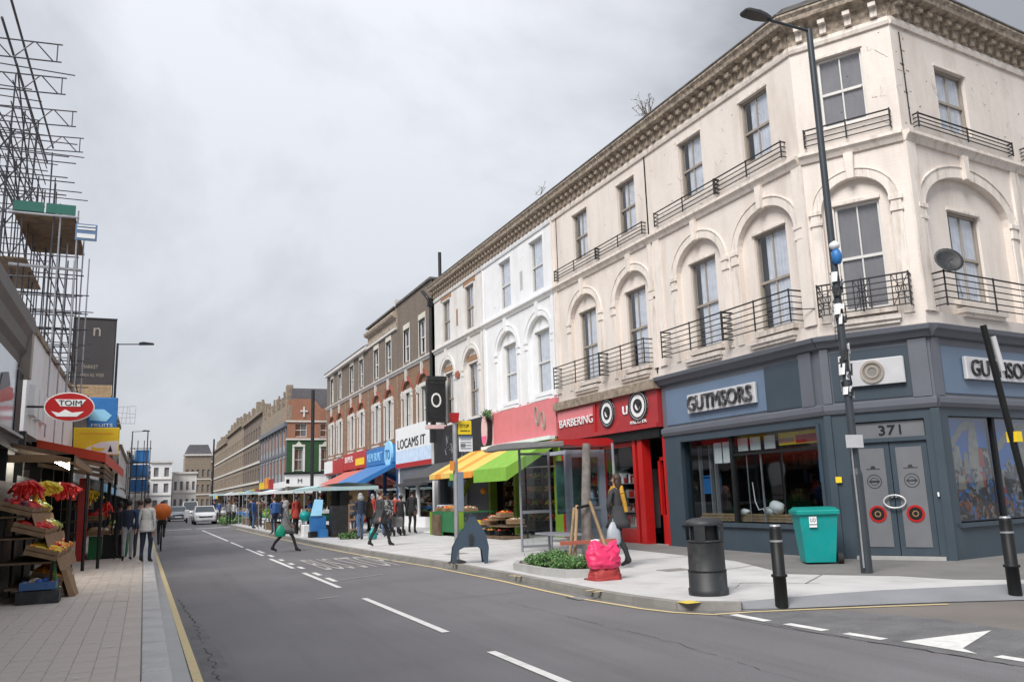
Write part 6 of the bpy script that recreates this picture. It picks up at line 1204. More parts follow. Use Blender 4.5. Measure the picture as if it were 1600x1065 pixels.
m = MB(FAb); m.box(0.42, 0.5, -0.16, -0.14, 0.5, 0.75); m.tube((0.46, -0.1, 0.5), (0.46, 0.1, 0.5), 0.012, 5); m.build('handle_slot', PLASTICK, ab)
# bus stop pole
bp_ = empty('bus_stop', (6.6, 18.2, 0.1), 'grey bus stop pole with red cap, yellow flag and white timetable', 'bus stop')
MB().tube((6.6, 18.2, 0.1), (6.6, 18.2, 3.3), 0.055, 12).build('pole', STEEL, bp_); MB().slab([(6.54, 3.3), (6.66, 3.3), (6.69, 3.52), (6.51, 3.52)], 18.1, 18.3).build('cap', REDP, bp_)
MB().lathe((6.6, 18.2, 0.1), [(0.22, 0), (0.2, 0.03), (0.07, 0.08)], 14).build('foot', PLASTICK, bp_)
f = MB().bbox(6.68, 7.02, 18.18, 18.22, 3.02, 3.34, 0.01).build('yellow_flag', YEL, bp_); FBf = FR(6.68, 18.18, 1, 0); text(f, FBf, 0.05, -0.005, 3.18, 'STOP', 0.22, 0.08, BLACKP, ext=0.003); text(f, FBf, 0.05, -0.005, 3.09, 'market st', 0.24, 0.04, BLACKP, ext=0.003)
f = MB().bbox(6.7, 7.04, 18.18, 18.22, 2.62, 2.98, 0.01).build('timetable', WHITEP, bp_); m = MB()
for k in range(4): m.box(6.73, 7.0, 18.176, 18.18, 2.68 + k * 0.07, 2.70 + k * 0.07)
m.box(6.73, 6.85, 18.175, 18.18, 2.72, 2.8); m.each('timetable_print', DOORG, f); bx('timetable_strip', BLUEP, f, WORLD, 6.7, 7.04, 18.174, 18.18, 2.93, 2.98)
MB().bbox(6.64, 6.78, 18.15, 18.19, 1.25, 2.15, 0.01).build('timetable_case', mat('blue_grey_case', (0.2, 0.24, 0.3), 0.4), bp_); bx('orange_sticker', ORANGEF, bp_, WORLD, 6.44, 6.55, 18.12, 18.14, 2.18, 2.4); bx('green_case', LIMEP, bp_, WORLD, 6.64, 6.76, 18.16, 18.2, 0.85, 1.24)
# bus shelter
bsr = empty('bus_shelter', (9.3, 19, 0.1), 'glass bus shelter with a dark curved roof on the right pavement', 'bus shelter')
m = MB(); vs = []; 
for k in range(9):
    t = k / 8; y = 17.9 + 2.9 * t; w = 0.15 + 0.75 * math.sin(PI * min(max(t, 0.0), 1)) ** 0.5; cx = 9.45 - 0.7 * t; hh = 0.05 + 0.05 * math.sin(PI * t)
    vs += [(cx - w, y, 2.72), (cx + w, y, 2.78), (cx + w * .8, y, 2.80 + hh), (cx - w * .8, y, 2.78 + hh)]
m.add(vs, [(0, 1, 2, 3), (35, 34, 33, 32)] + [(k * 4 + i, k * 4 + 4 + i, k * 4 + 4 + (i + 1) % 4, k * 4 + (i + 1) % 4) for k in range(8) for i in range(4)]); m.build('roof', mat('weathered_shelter_roof', (0.1, 0.1, 0.1), 0.6, dirt=0.4, dirtcol=(0.25, 0.22, 0.2)), bsr)
GREYF = mat('grey_shelter_frame', (0.24, 0.25, 0.28), 0.4)
for (x, y) in ((9.15, 20.2), (10.02, 20.2)): MB().tube((x, y, 0.1), (x, y, 2.76), 0.035, 8).each('post', GREYF, bsr)
m = MB(); m.box(9.15, 10.02, 20.18, 20.22, 2.62, 2.68); m.box(9.15, 10.02, 20.18, 20.22, 1.08, 1.16); m.box(9.15, 10.02, 20.18, 20.22, 0.2, 0.26); m.each('panel_rail', GREYF, bsr)
for a, b in ((1.16, 2.62), (0.26, 1.08)): MB().quad((9.18, 20.2, a), (9.99, 20.2, a), (9.99, 20.2, b), (9.18, 20.2, b)).build('glass_panel', SGLASS, bsr)
MB().quad((10.02, 20.2, 0.3), (10.5, 17.6, 0.3), (10.5, 17.6, 2.6), (10.02, 20.2, 2.6)).build('glass_panel', SGLASS, bsr)
MB().tube((10.5, 17.6, 0.1), (10.5, 17.6, 2.76), 0.035, 8).each('post', GREYF, bsr)
bx('bench', GREYF, bsr, WORLD, 9.35, 9.95, 18.2, 19.8, 0.55, 0.6)
for y in (18.3, 19.7): MB().tube((9.7, y, 0.1), (9.7, y, 0.55), 0.03, 8).build('bench_leg', GREYF, bsr)
MB().tube((9.35, 18.0, 0.1), (9.35, 18.0, 2.75), 0.04, 8).build('post', GREYF, bsr) if False else None
bx('roof_edge', REDP, bsr, WORLD, 9.3, 10.25, 17.86, 17.9, 2.74, 2.86)
KGREY = mat('pale_blue_grey_frame', (0.33, 0.36, 0.42), 0.4); KPAN = mat('blue_grey_panel', (0.22, 0.24, 0.28), 0.4)
ks = empty('kiosk', (11.2, 20.3, 0.1), 'grey framed kiosk booth with glass upper half and red canopy edge', 'kiosk')
m = MB()
for x in (10.58, 11.62): m.box(x - 0.04, x + 0.14, 20.18, 20.32, 0.1, 2.75)
m.box(10.68, 11.62, 20.2, 20.3, 2.55, 2.75); m.box(10.68, 11.62, 20.2, 20.3, 1.12, 1.2); m.box(10.6, 11.7, 20.3, 21.4, 2.65, 2.75); m.box(11.66, 11.72, 20.3, 21.4, 0.1, 1.1); m.build('frame', KGREY, ks)
MB().box(10.68, 11.62, 20.22, 20.28, 0.12, 1.12).build('lower_panel', KPAN, ks); MB().quad((10.68, 20.25, 1.2), (11.62, 20.25, 1.2), (11.62, 20.25, 2.55), (10.68, 20.25, 2.55)).build('glass', SGLASS, ks); MB().box(10.75, 11.6, 21.2, 21.25, 1.0, 2.5).build('poster', mat('green_blue_poster', (0.05, 0.14, 0.12), 0.5, 0.5, 3), ks)
m = MB(); m.slab([(9.75, 2.8), (11.6, 2.82), (11.68, 2.95), (11.5, 3.03), (9.9, 2.98), (9.7, 2.9)], 19.5, 20.0); m.build('canopy', REDP, ks)

# ---------------------------------------------------------------- fruit: crates and stalls
FRM = {k: mat('fruit_' + k, c, 0.45, 0.2, 12) for k, c in dict(orange=(0.75, 0.25, 0.02), red=(0.62, 0.02, 0.015), yellow=(0.8, 0.6, 0.04), green=(0.16, 0.32, 0.04), lime=(0.35, 0.5, 0.08), brown=(0.3, 0.2, 0.1), purple=(0.12, 0.02, 0.06), pale=(0.65, 0.6, 0.5), blue=(0.05, 0.15, 0.5)).items()}
CRK = {}
def crate(loc, w, d, h, cols, label, cm=CARD, rz=0, tilt=0, shape='ball', fr=0.045, seed=0, group=None, n=None):
    r = random.Random(seed); root = empty('fruit_crate', loc, label, 'crate', group); root.rotation_euler = (tilt, 0, rz)
    T = lambda p: Vector(p) + Vector(loc)
    b = MB(T); b.box(-w / 2, w / 2, -d / 2, d / 2, 0, 0.02)
    for z in ((0.02, h * 0.48), (h * 0.56, h)): b.box(-w / 2, w / 2, -d / 2, -d / 2 + 0.015, *z); b.box(-w / 2, w / 2, d / 2 - 0.015, d / 2, *z); b.box(-w / 2, -w / 2 + 0.015, -d / 2 + 0.015, d / 2 - 0.015, *z); b.box(w / 2 - 0.015, w / 2, -d / 2 + 0.015, d / 2 - 0.015, *z)
    for x in (-w / 2 + 0.03, w / 2 - 0.03):
        for y in (-d / 2 + 0.03, d / 2 - 0.03): b.box(x - 0.012, x + 0.012, y - 0.012, y + 0.012, 0.02, h + 0.01)
    b.build('crate_box', cm, root)
    f = MB(T); n = n or int(w * d / (fr * fr * 4) * 1.7)
    for i in range(n):
        f.c = r.randrange(len(cols)); x, y = r.uniform(-w / 2 + fr, w / 2 - fr), r.uniform(-d / 2 + fr, d / 2 - fr); z = h * 0.75 + r.uniform(0, 0.1) * (1 - (abs(x) / w + abs(y) / d))
        if shape == 'ball': f.ball((x, y, z), fr * r.uniform(.85, 1.1), 7, 5)
        elif shape == 'long':
            a = r.uniform(0, PI); p = [Vector((x, y, z)) + Vector((math.cos(a) * t, math.sin(a) * t, 0.02 - t * t * 2)) for t in (-0.08, -0.03, 0.03, 0.08)]; f.path(p, fr * 0.42, 5)
        else: f.ball((x, y, z), fr * 1.3, 6, 4, (1, 1, 0.7), 0.3, r)
    f.build('fruit', [FRM[c] for c in cols], root, kind='stuff'); return root
fs_ = empty('fruit_stand', (-1.7, 17.5, 0.1), 'dark tiered fruit stand under the timber canopy on the near left pavement', 'market stall')
m = MB()
for y in (15.9, 17.3, 18.9):
    for x, z in ((-2.1, 1.75), (-1.35, 0.85)): m.box(x - 0.02, x + 0.02, y - 0.02, y + 0.02, 0.1, z)
m.each('stand_post', BLACKP, fs_)
for z, x0, x1 in ((0.35, -2.0, -1.3), (0.75, -2.1, -1.35), (1.15, -2.15, -1.5), (1.5, -2.18, -1.7)): bx('stand_shelf', WOODD, fs_, WORLD, x0, x1, 15.85, 18.95, z - 0.03, z)
crate((-1.52, 15.95, 0.16), 0.52, 0.42, 0.28, ['pale', 'blue', 'orange', 'pale'], 'blue and grey crate of small packs below the near fruit stand', mat('blue_plastic_crate', (0.05, 0.13, 0.3), 0.5), seed=1, shape='lump')
MB().box(-1.82, -1.2, 15.7, 16.15, 0.1, 0.3).build('low_trolley', PLASTICK, None, 'dark grey low trolley beneath the blue and grey crate', 'trolley')
gp = MB(FR(-1.22, 15.95, 0, 1)); gp.add([(0, 0.0, 0.1), (0.16, 0, 0.1), (0.16, 0.03, 0.1), (0, 0.03, 0.1), (0, 0.12, 0.95), (0.16, 0.12, 0.95), (0.16, 0.15, 0.95), (0, 0.15, 0.95)], [(0, 3, 2, 1), (4, 5, 6, 7), (0, 1, 5, 4), (1, 2, 6, 5), (2, 3, 7, 6), (3, 0, 4, 7)]); gp.build('green_board', mat('bright_green_paint', (0.04, 0.25, 0.05), 0.5), None, 'bright green upright board leaning on the near fruit stand', 'board')
gp = MB(); gp.add([(-1.12, 16.6, 0.1), (-1.02, 16.65, 0.1), (-1.35, 16.7, 0.95), (-1.4, 16.65, 0.95), (-1.1, 17.2, 0.1), (-1.0, 17.2, 0.1), (-1.33, 17.2, 0.95), (-1.38, 17.2, 0.95)], [(0, 1, 2, 3), (7, 6, 5, 4), (1, 5, 6, 2), (0, 3, 7, 4), (3, 2, 6, 7)]); gp.build('cardboard_flap', CARD, None, 'brown cardboard sheet leaning beside the green board of the near fruit stand', 'cardboard')
spec = [(-1.6, 16.2, 0.78, ['yellow', 'orange', 'red'], 'long', 'brown box of yellow and orange peppers low on the near stand'), (-1.55, 17.1, 0.78, ['orange', 'red'], 'ball', 'brown box of oranges low on the near stand beyond the peppers'), (-1.5, 18.1, 0.6, ['orange', 'brown'], 'ball', 'crate of orange fruit at the far lower end of the near stand'),
        (-1.8, 16.3, 1.18, ['red'], 'long', 'box of long red chillies on the middle shelf of the near stand'), (-1.75, 17.3, 1.18, ['brown', 'pale', 'yellow'], 'lump', 'box of pale roots on the middle shelf of the near stand'), (-1.7, 18.3, 1.1, ['green', 'brown'], 'lump', 'crate of leafy greens at the far end of the middle shelf'),
        (-1.95, 16.4, 1.53, ['red', 'purple'], 'lump', 'box of bright red fruit on the top shelf of the near stand'), (-1.92, 17.3, 1.53, ['yellow'], 'long', 'box of yellow bananas on the top shelf of the near stand'), (-1.9, 18.3, 1.5, ['red'], 'lump', 'box of red bags at the far end of the top shelf')]
PLN = {'red': 'red', 'yellow': 'yellow', 'orange': 'orange', 'green': 'green', 'brown': 'brown', 'lime': 'lime green', 'pale': 'pale', 'purple': 'purple'}
tiers = [(0.36, -1.5, 'bottom'), (0.82, -1.52, 'lower'), (1.2, -1.72, 'middle'), (1.55, -1.93, 'top')]
ft_ = [[(['pale', 'orange'], 'lump'), (['orange'], 'ball'), (['orange', 'red'], 'ball'), (['brown', 'orange'], 'lump')], [(['yellow', 'orange'], 'long'), (['yellow', 'red'], 'long'), (['orange', 'yellow'], 'ball'), (['red', 'orange'], 'lump')], [(['red'], 'long'), (['red', 'orange'], 'long'), (['yellow', 'pale'], 'lump'), (['green', 'brown'], 'lump')], [(['red', 'purple'], 'lump'), (['red'], 'ball'), (['yellow'], 'long'), (['green', 'yellow'], 'lump')]]
wy = ['nearest', 'second', 'third', 'farthest']
for a_, (z, x, tn) in enumerate(tiers):
    for b_ in range(4):
        if a_ == 0 and b_ == 0: continue
        c, shp = ft_[a_][b_]; cr_ = crate((x, 16.15 + b_ * 0.74, z), 0.5, 0.68, 0.15, c, '%s box of %s produce, %s tier of the near stand' % (wy[b_], ' and '.join(PLN[q] for q in c), tn), CARD, rz=R.uniform(-.05, .05), shape=shp, seed=20 + a_ * 4 + b_, fr=0.062, n=62)
        cr_.rotation_euler = (0.0, 0.28, cr_.rotation_euler.z)
        MB().add([(x + 0.24, 15.82 + b_ * 0.74, z - 0.02), (x + 0.3, 16.48 + b_ * 0.74, z - 0.02), (x + 0.36, 16.48 + b_ * 0.74, z - 0.26), (x + 0.3, 15.85 + b_ * 0.74, z - 0.22)], [(0, 1, 2, 3)]).build('cardboard_skirt', CARD, fs_)
bx('back_cloth', BLACKP, fs_, WORLD, -2.28, -2.24, 15.8, 19.0, 0.1, 2.1)
def bunch(p, c, label, n=10, s=0.17):
    r = random.Random(int(abs(p[1]) * 100)); m = MB()
    for i in range(n):
        a = r.uniform(-1.2, 1.2); t = Vector((math.sin(a) * s, r.uniform(-.06, .06), -math.cos(a) * s * 1.1)); d0 = r.uniform(-.09, .09); m.path([p, Vector(p) + t * 0.5 + Vector((d0, d0, .02)), Vector(p) + t * r.uniform(.7, 1.5) + Vector((d0, -d0, 0))], r.uniform(.022, .04), 6)
    return m.build('hanging_bunch', FRM[c], None, label, 'fruit')
for (x, y, c, lb_) in ((-1.75, 15.9, 'red', 'nearest hanging red bunch above the near fruit stand'), (-1.6, 16.7, 'yellow', 'hanging yellow banana bunch above the near fruit stand'), (-1.45, 17.7, 'red', 'second hanging red bunch beyond the bananas'), (-1.7, 17.2, 'yellow', 'hanging yellow banana bunch behind the red one'), (-1.9, 16.5, 'red', 'red bunch hanging at the back of the near fruit stand'), (-1.35, 18.6, 'red', 'farthest hanging red bunch of the near fruit stand')): bunch((x, y, 2.06), c, lb_, 22, 0.2)
# second left stall
sx_ = empty('fruit_stand', (-1.9, 21, 0.1), 'low dark stand of boxes under the lit canopy behind the near fruit stand', 'market stall')
for z, x0, x1 in ((0.6, -2.3, -1.5), (1.1, -2.35, -1.8)): bx('stand_shelf', WOODD, sx_, WORLD, x0, x1, 19.6, 23, z - 0.03, z)
bx('dark_skirt', BLACKP, sx_, WORLD, -1.56, -1.52, 19.6, 23, 0.1, 0.6); bx('back_cloth', BLACKP, sx_, WORLD, -2.45, -2.4, 19.6, 23, 0.1, 2.3)
for i, (x, y, z, c, shp, q) in enumerate([(-1.7, 19.95, 0.62, ['orange'], 'ball', 'nearest box of oranges'), (-1.7, 20.7, 0.62, ['red', 'orange'], 'lump', 'second box of red and orange peppers'), (-1.7, 21.5, 0.62, ['green'], 'lump', 'third box of green leaves'), (-2.0, 20.0, 1.12, ['yellow'], 'long', 'nearest upper box of bananas'), (-2.0, 20.8, 1.12, ['red'], 'ball', 'upper box of tomatoes'), (-2.0, 21.6, 1.12, ['yellow', 'lime'], 'ball', 'farthest upper box of yellow fruit')]): crate((x, y, z), 0.46, 0.66, 0.14, c, q + ' on the low dark stand under the lit canopy', CARD, seed=120 + i, shape=shp, fr=0.065, n=46)
sg_ = empty('fruit_stand', (-1.5, 29, 0.1), 'second fruit stand beyond the red column with green and black boxes', 'market stall')
for z, x0, x1 in ((0.8, -2.3, -0.95), (1.2, -2.3, -1.25), (1.6, -2.3, -1.6)): bx('stand_shelf', WOODD, sg_, WORLD, x0, x1, 28.2, 32, z - 0.04, z)
bx('green_front', GREENC, sg_, WORLD, -1.45, -1.1, 27.75, 28.2, 0.1, 0.75); bx('black_front', BLACKP, sg_, WORLD, -1.08, -0.6, 27.8, 28.3, 0.1, 0.78); bx('green_cloth', GREENC, sg_, WORLD, -0.6, -0.42, 28.3, 31.5, 0.1, 1.0)
for i, (x, y, z, c, shp, lb_) in enumerate([(-0.85, 28.1, 0.8, ['brown', 'pale'], 'lump', 'box of potatoes on the black front of the second left stall'), (-1.3, 28.0, 0.78, ['brown'], 'lump', 'box of brown roots on the green front of the second left stall'), (-0.75, 29.2, 0.95, ['green', 'lime'], 'lump', 'green leafy heap on the second left stall'), (-1.35, 28.6, 1.22, ['red'], 'lump', 'box of red peppers on the second left stall'), (-1.2, 29.6, 1.22, ['yellow', 'brown'], 'ball', 'box of yellow fruit on the second left stall'), (-1.7, 28.6, 1.62, ['red', 'purple'], 'lump', 'top box of dark red fruit on the second left stall')]):
    crate((x, y, z), 0.48, 0.6, 0.14, c, lb_, CARD, seed=40 + i, shape=shp, fr=0.07, n=44)
for x, y, c, lb_ in ((-1.45, 28.0, 'yellow', 'tall hanging yellow bunch over the second left stall'), (-1.0, 28.4, 'red', 'hanging red bunch over the second left stall')): bunch((x, y, 2.1 if c == 'yellow' else 1.75), c, lb_, 12, 0.28)
# fruit shop under the big awning (white house)
aw_ = empty('striped_awning', (12, 29, 2.5), 'yellow and orange striped awning with a lime green side over the fruit shop', 'awning')
awning(aw_, F3, -1.6, 3.55, 2.0, 3.5, 2.5, [YELLOWF, ORANGEF, YELLOWF], strips=7, val=0.2, name='striped_cloth')
awning(aw_, F3, 3.56, 6.6, 2.0, 3.5, 2.5, [GREENF], val=0.45, name='green_cloth'); bx('green_valance', GREENF, aw_, F3, 1.1, 2.2, -2.06, -2.03, 2.2, 2.46); bx('orange_valance', ORANGEF, aw_, F3, 2.2, 3.5, -2.06, -2.03, 2.25, 2.46)
bx('awning_box', CANVASW, aw_, F3, 0.2, 6.6, -0.35, -0.14, 3.42, 3.55)
for u in (-1.5, 3.5, 6.5): MB(F3).tube((u, -0.1, 2.5), (u, -1.95, 2.45), 0.02, 5).build('awning_arm', STEEL, aw_)
MB(F3).add([(-0.9, -0.4, 2.5), (-0.4, -0.4, 2.5), (0.1, -2.1, 0.1), (-0.35, -2.1, 0.1), (-0.9, -0.3, 2.5), (-0.4, -0.3, 2.5), (0.1, -2.0, 0.1), (-0.35, -2.0, 0.1)], [(0, 3, 2, 1), (4, 5, 6, 7), (0, 4, 7, 3), (1, 2, 6, 5)]).build('green_side_panel', LIMEP, aw_)
tb = empty('fruit_table', F3((2.5, -1.5, 0.1)), 'long table draped in green cloth in front of the fruit shop', 'market stall')
bx('table_top', GREENC, tb, F3, -0.3, 3.3, -2.3, -1.1, 0.98, 1.02)
for (a, b) in ((-0.3, 0.9), (0.93, 2.1), (2.13, 3.3)): bx('cloth_drop', GREENC, tb, F3, a, b, -2.33, -2.3, 0.25 if a > 0 else 0.12, 1.02)
bx('crate_stack_front', WOODD, tb, F3, 0.0, 0.8, -2.45, -2.35, 0.12, 0.9); bx('side_board', LIMEP, tb, F3, -0.42, -0.32, -2.4, -1.1, 0.1, 1.0)
cc = [['brown', 'purple'], ['orange'], ['orange', 'red'], ['yellow', 'brown'], ['green', 'lime'], ['red'], ['pale', 'brown']]
nm = ['dark plums', 'oranges', 'bright clementines', 'yellow mangoes', 'green limes', 'red tomatoes', 'pale melons']
for i in range(7):
    u = 0.0 + i * 0.5; crate(F3((u, -2.0 if i % 2 == 0 else -1.85, 1.03)), 0.55, 0.44, 0.12, cc[i], 'crate of %s on the green cloth table of the fruit shop' % nm[i], CARD, seed=60 + i, n=30)
pos = [(3.9, -1.6, 0.45, ['red', 'orange']), (4.4, -1.5, 0.6, ['red', 'pale']), (4.95, -1.4, 0.72, ['orange', 'red']), (3.85, -1.75, 0.12, ['brown']), (4.4, -1.6, 0.12, ['brown', 'orange']), (5.0, -1.5, 0.12, ['red', 'brown']), (5.6, -1.3, 0.5, ['pale', 'brown'])]
nm2 = ['red peppers near the left end', 'red and cream packets in the middle', 'orange and red fruit near the right end', 'brown onions at the lower left', 'brown and orange roots at the lower middle', 'dark red beetroot at the lower right', 'pale cauliflowers at the right end']
for i, (u, d_, z, c) in enumerate(pos): crate(F3((u, d_, z + 0.1)), 0.5, 0.42, 0.16, c, 'crate of %s on the fruit shop rack' % nm2[i], BLACKP if z < 0.2 else CARD, seed=80 + i, n=28, shape='lump' if i % 2 else 'ball')
rk = empty('fruit_rack', F3((4.7, -1.3, 0.1)), 'dark wooden rack holding sloping crates before the fruit shop', 'rack')
bx('rack_shelf', WOODD, rk, F3, 3.6, 5.9, -1.75, -1.0, 0.5, 0.54); bx('rack_base', WOODD, rk, F3, 3.6, 5.9, -1.9, -1.0, 0.12, 0.2)
for u in (3.62, 4.7, 5.85): bx('rack_leg', BLACKP, rk, F3, u, u + 0.05, -1.0, -0.95, 0.1, 1.0)
bx('yellow_scoop', YEL, rk, F3, 3.3, 3.75, -2.0, -1.85, 0.55, 0.72)
for i, (a, b, z) in enumerate(((2.85, 4.4, 1.0), (4.45, 6.0, 1.0))): shelf(F3, a, b, 0.35, 0.8, 0.6, 2.6, 4, [FRM['orange'], FRM['lime'], FRM['brown'], FRM['red'], FRM['green'], FRM['yellow']], ('left', 'right')[i] + ' bay of heaped fruit on wooden shelves inside the fruit shop', WOODD, seed=90 + i, heap=True)
shelf(F3, 0.4, 2.5, 0.5, 0.9, 0.3, 2.3, 5, [PACKS, BLACKP, GOODS], 'dark shelves of goods behind the green cloth table', WOODD, seed=95)
m = MB(F3); m.ball((2.0, -1.0, 1.75), 0.13, 8, 6); m.build('hanging_basket', FRM['orange'], None, 'round orange hanging item below the striped awning', 'basket')
# white and grey carts beside the grey shop
wc = empty('folded_cart', F4((5.2, -1.6, 0.1)), 'pale grey plastic roll cart standing left of the fruit shop', 'cart')
MB(F4).bbox(4.6, 5.3, -1.5, -0.9, 0.25, 1.0, 0.03).bbox(4.55, 5.35, -1.55, -0.85, 1.0, 1.25, 0.03).build('cart_body', mat('pale_grey_plastic', (0.5, 0.51, 0.55), 0.5), wc)
for u in (4.7, 5.2): MB(F4).tube((u, -1.5, 0.18), (u, -1.42, 0.18), 0.07, 10).build('wheel', TYRE, wc)
MB(F4).box(4.4, 5.6, -2.1, -1.6, 0.12, 0.17).build('flat_board', WHITEP, None, 'white flat board lying on the ground beside the grey roll cart', 'board')
MB(F4).box(3.95, 4.3, -0.25, -0.05, 1.2, 2.3).build('hanging_leaflets', WHITEP, None, 'white leaflets hanging beside the grey shop door', 'leaflet')
# ---------------------------------------------------------------- market stalls on the right kerb
def mstall(x0, x1, y0, y1, z, cm, label, tabm, seed):
    r = random.Random(seed); root = empty('market_stall', ((x0 + x1) / 2, (y0 + y1) / 2, 0.1), label, 'market stall')
    m = MB(); N = 8; vs = []
    for i in range(N + 1):
        for j in range(5): u = i / N; v = j / 4; vs.append((x0 + (x1 - x0) * v, y0 + (y1 - y0) * u, z + 0.18 * math.sin(PI * v) - 0.04 * math.sin(PI * ((u * 3) % 1))))
    m.add(vs, [(i * 5 + j, i * 5 + j + 1, i * 5 + j + 6, i * 5 + j + 5) for i in range(N) for j in range(4)], True)
    m.quad((x0, y0, z - 0.16), (x1, y0, z - 0.16), (x1, y0, z), (x0, y0, z)); m.quad((x0, y0, z - 0.14), (x0, y0, z), (x0, y1, z), (x0, y1, z - 0.14)); m.build('canopy', cm, root)
    for x in (x0 + 0.05, x1 - 0.05):
        for y in (y0 + 0.05, (y0 + y1) / 2, y1 - 0.05): MB().tube((x, y, 0.1), (x, y, z), 0.03, 6).build('pole', STEEL, root)
    bx('table', tabm, root, WORLD, x0 + 0.2, x0 + 1.2, y0 + 0.3, y1 - 0.3, 0.72, 0.95)
    bx('table_legs', WOODD, root, WORLD, x0 + 0.3, x0 + 1.1, y0 + 0.4, y1 - 0.4, 0.1, 0.5)
    g = MB(); 
    for i in range(60):
        g.c = r.randrange(4); x, y = r.uniform(x0 + .25, x0 + 1.15), r.uniform(y0 + .4, y1 - .4); s_ = r.uniform(0.05, 0.14); g.box(x - s_, x + s_, y - s_, y + s_, 0.95, 0.95 + r.uniform(0.05, 0.3))
    g.build('goods', [PACKS, GOODS, WHITEP, CARD], root, kind='stuff'); h = MB()
    for i in range(26):
        h.c = r.randrange(3); x, y = r.uniform(x0 + .9, x1 - .2), r.uniform(y0 + .3, y1 - .2); w = r.uniform(.12, .25); h.box(x - w, x + w, y - 0.04, y + 0.04, z - r.uniform(.6, 1.0), z - 0.1)
    h.build('hanging_clothes', [BLACKP, FRM['brown'], GOODS], root, kind='stuff'); return root
mstall(6.6, 9.3, 35.5, 41.5, 2.15, CANVAS, 'nearest market stall with a long pale teal canopy over dark clothes', GREENC, 1)
mstall(6.0, 8.6, 43.5, 50, 2.15, CANVASW, 'second market stall with a white canopy beyond the teal one', GREENC, 2)
mstall(6.2, 8.8, 58, 63, 2.3, CANVAS, 'third market stall with a blue green canopy near the pub', BLUEB, 3)
mstall(6.2, 8.6, 70, 75, 2.4, CANVASW, 'fourth market stall far down the right pavement', BLUEB, 4)
mstall(6.0, 8.4, 84, 90, 2.5, CANVAS, 'fifth and most distant market stall on the right pavement', WHITEP, 5)
bb = empty('blue_crate_stack', (6.7, 35.2, 0.1), 'stack of bright blue plastic crates with a tilted lid at the kerb', 'crates')
bx('crate', BLUEB, bb, WORLD, 6.35, 6.95, 35.0, 35.5, 0.35, 0.95); bx('crate', BLUEB, bb, WORLD, 6.6, 6.95, 34.6, 34.95, 0.1, 0.42)
MB().add([(6.3, 34.95, 0.98), (6.75, 34.95, 0.98), (6.85, 35.15, 1.62), (6.5, 35.15, 1.65), (6.3, 35.02, 0.98), (6.75, 35.02, 0.98), (6.85, 35.22, 1.62), (6.5, 35.22, 1.65)], [(0, 1, 2, 3), (7, 6, 5, 4), (0, 4, 5, 1), (1, 5, 6, 2), (2, 6, 7, 3), (3, 7, 4, 0)]).build('tilted_lid', BLUEL, bb); bx('trolley', BLACKP, bb, WORLD, 6.3, 6.95, 34.95, 35.5, 0.1, 0.33)
bx('cabinet', BLACKM, None, WORLD, 7.05, 7.72, 34.3, 34.9, 0.12, 1.35, label='tall black cabinet box between the blue crates and the ladder rack', cat='cabinet')
gc = MB().box(6.98, 7.4, 35.6, 36.2, 0.75, 1.05).build('green_box', GREENC, None, 'dark green box with a pale lid left of the black cabinet', 'box')
MB().box(6.95, 7.42, 35.58, 36.22, 1.05, 1.18).build('pale_lid_box', WHITEP, None, 'pale lid tray on the dark green box', 'tray')
MB().bbox(6.2, 6.55, 36.2, 36.7, 0.1, 0.6, 0.04).build('white_sack', WHITEP, None, 'pale sack on the ground between the two market tables', 'sack'); MB().ball((6.35, 36.5, 0.95), 0.28, 8, 6, (1, 1, 0.8), 0.12).build('teal_bag', TEAL, None, 'teal bag resting on the pale sack at the market stall', 'bag')
lr = empty('ladder_rack', (7.9, 34.4, 0.1), 'pale wooden ladder rack leaning at the end of the market stalls', 'rack'); m = MB()
for x in (7.72, 8.2): m.box(x, x + 0.05, 34.3, 34.38, 0.1, 1.4)
m.each('upright', CARD, lr)
for z in (0.35, 0.75, 1.1, 1.35): bx('rung', CARD, lr, WORLD, 7.77, 8.2, 34.3, 34.37, z, z + 0.06)
leaves(MB(), (7.3, 32.3, 0.2), (0.45, 0.3, 0.16), 500, R, 0.07).build('leafy_weeds', [LEAF, LEAF2], None, 'low patch of green weeds beneath the ladder rack', 'plant')
leaves(MB(), (6.0, 66, 0.35), (0.9, 3, 0.35), 900, R, 0.16).build('low_hedge', [LEAF, LEAF2], None, 'low green hedge at the kerb beyond the market stalls', 'hedge')
leaves(MB(), (6.3, 47.5, 1.0), (0.3, 0.4, 0.25), 250, R, 0.1).build('salad_heap', [FRM['lime'], FRM['green']], None, 'bright green heap of salad on the end of the second stall', 'vegetables')

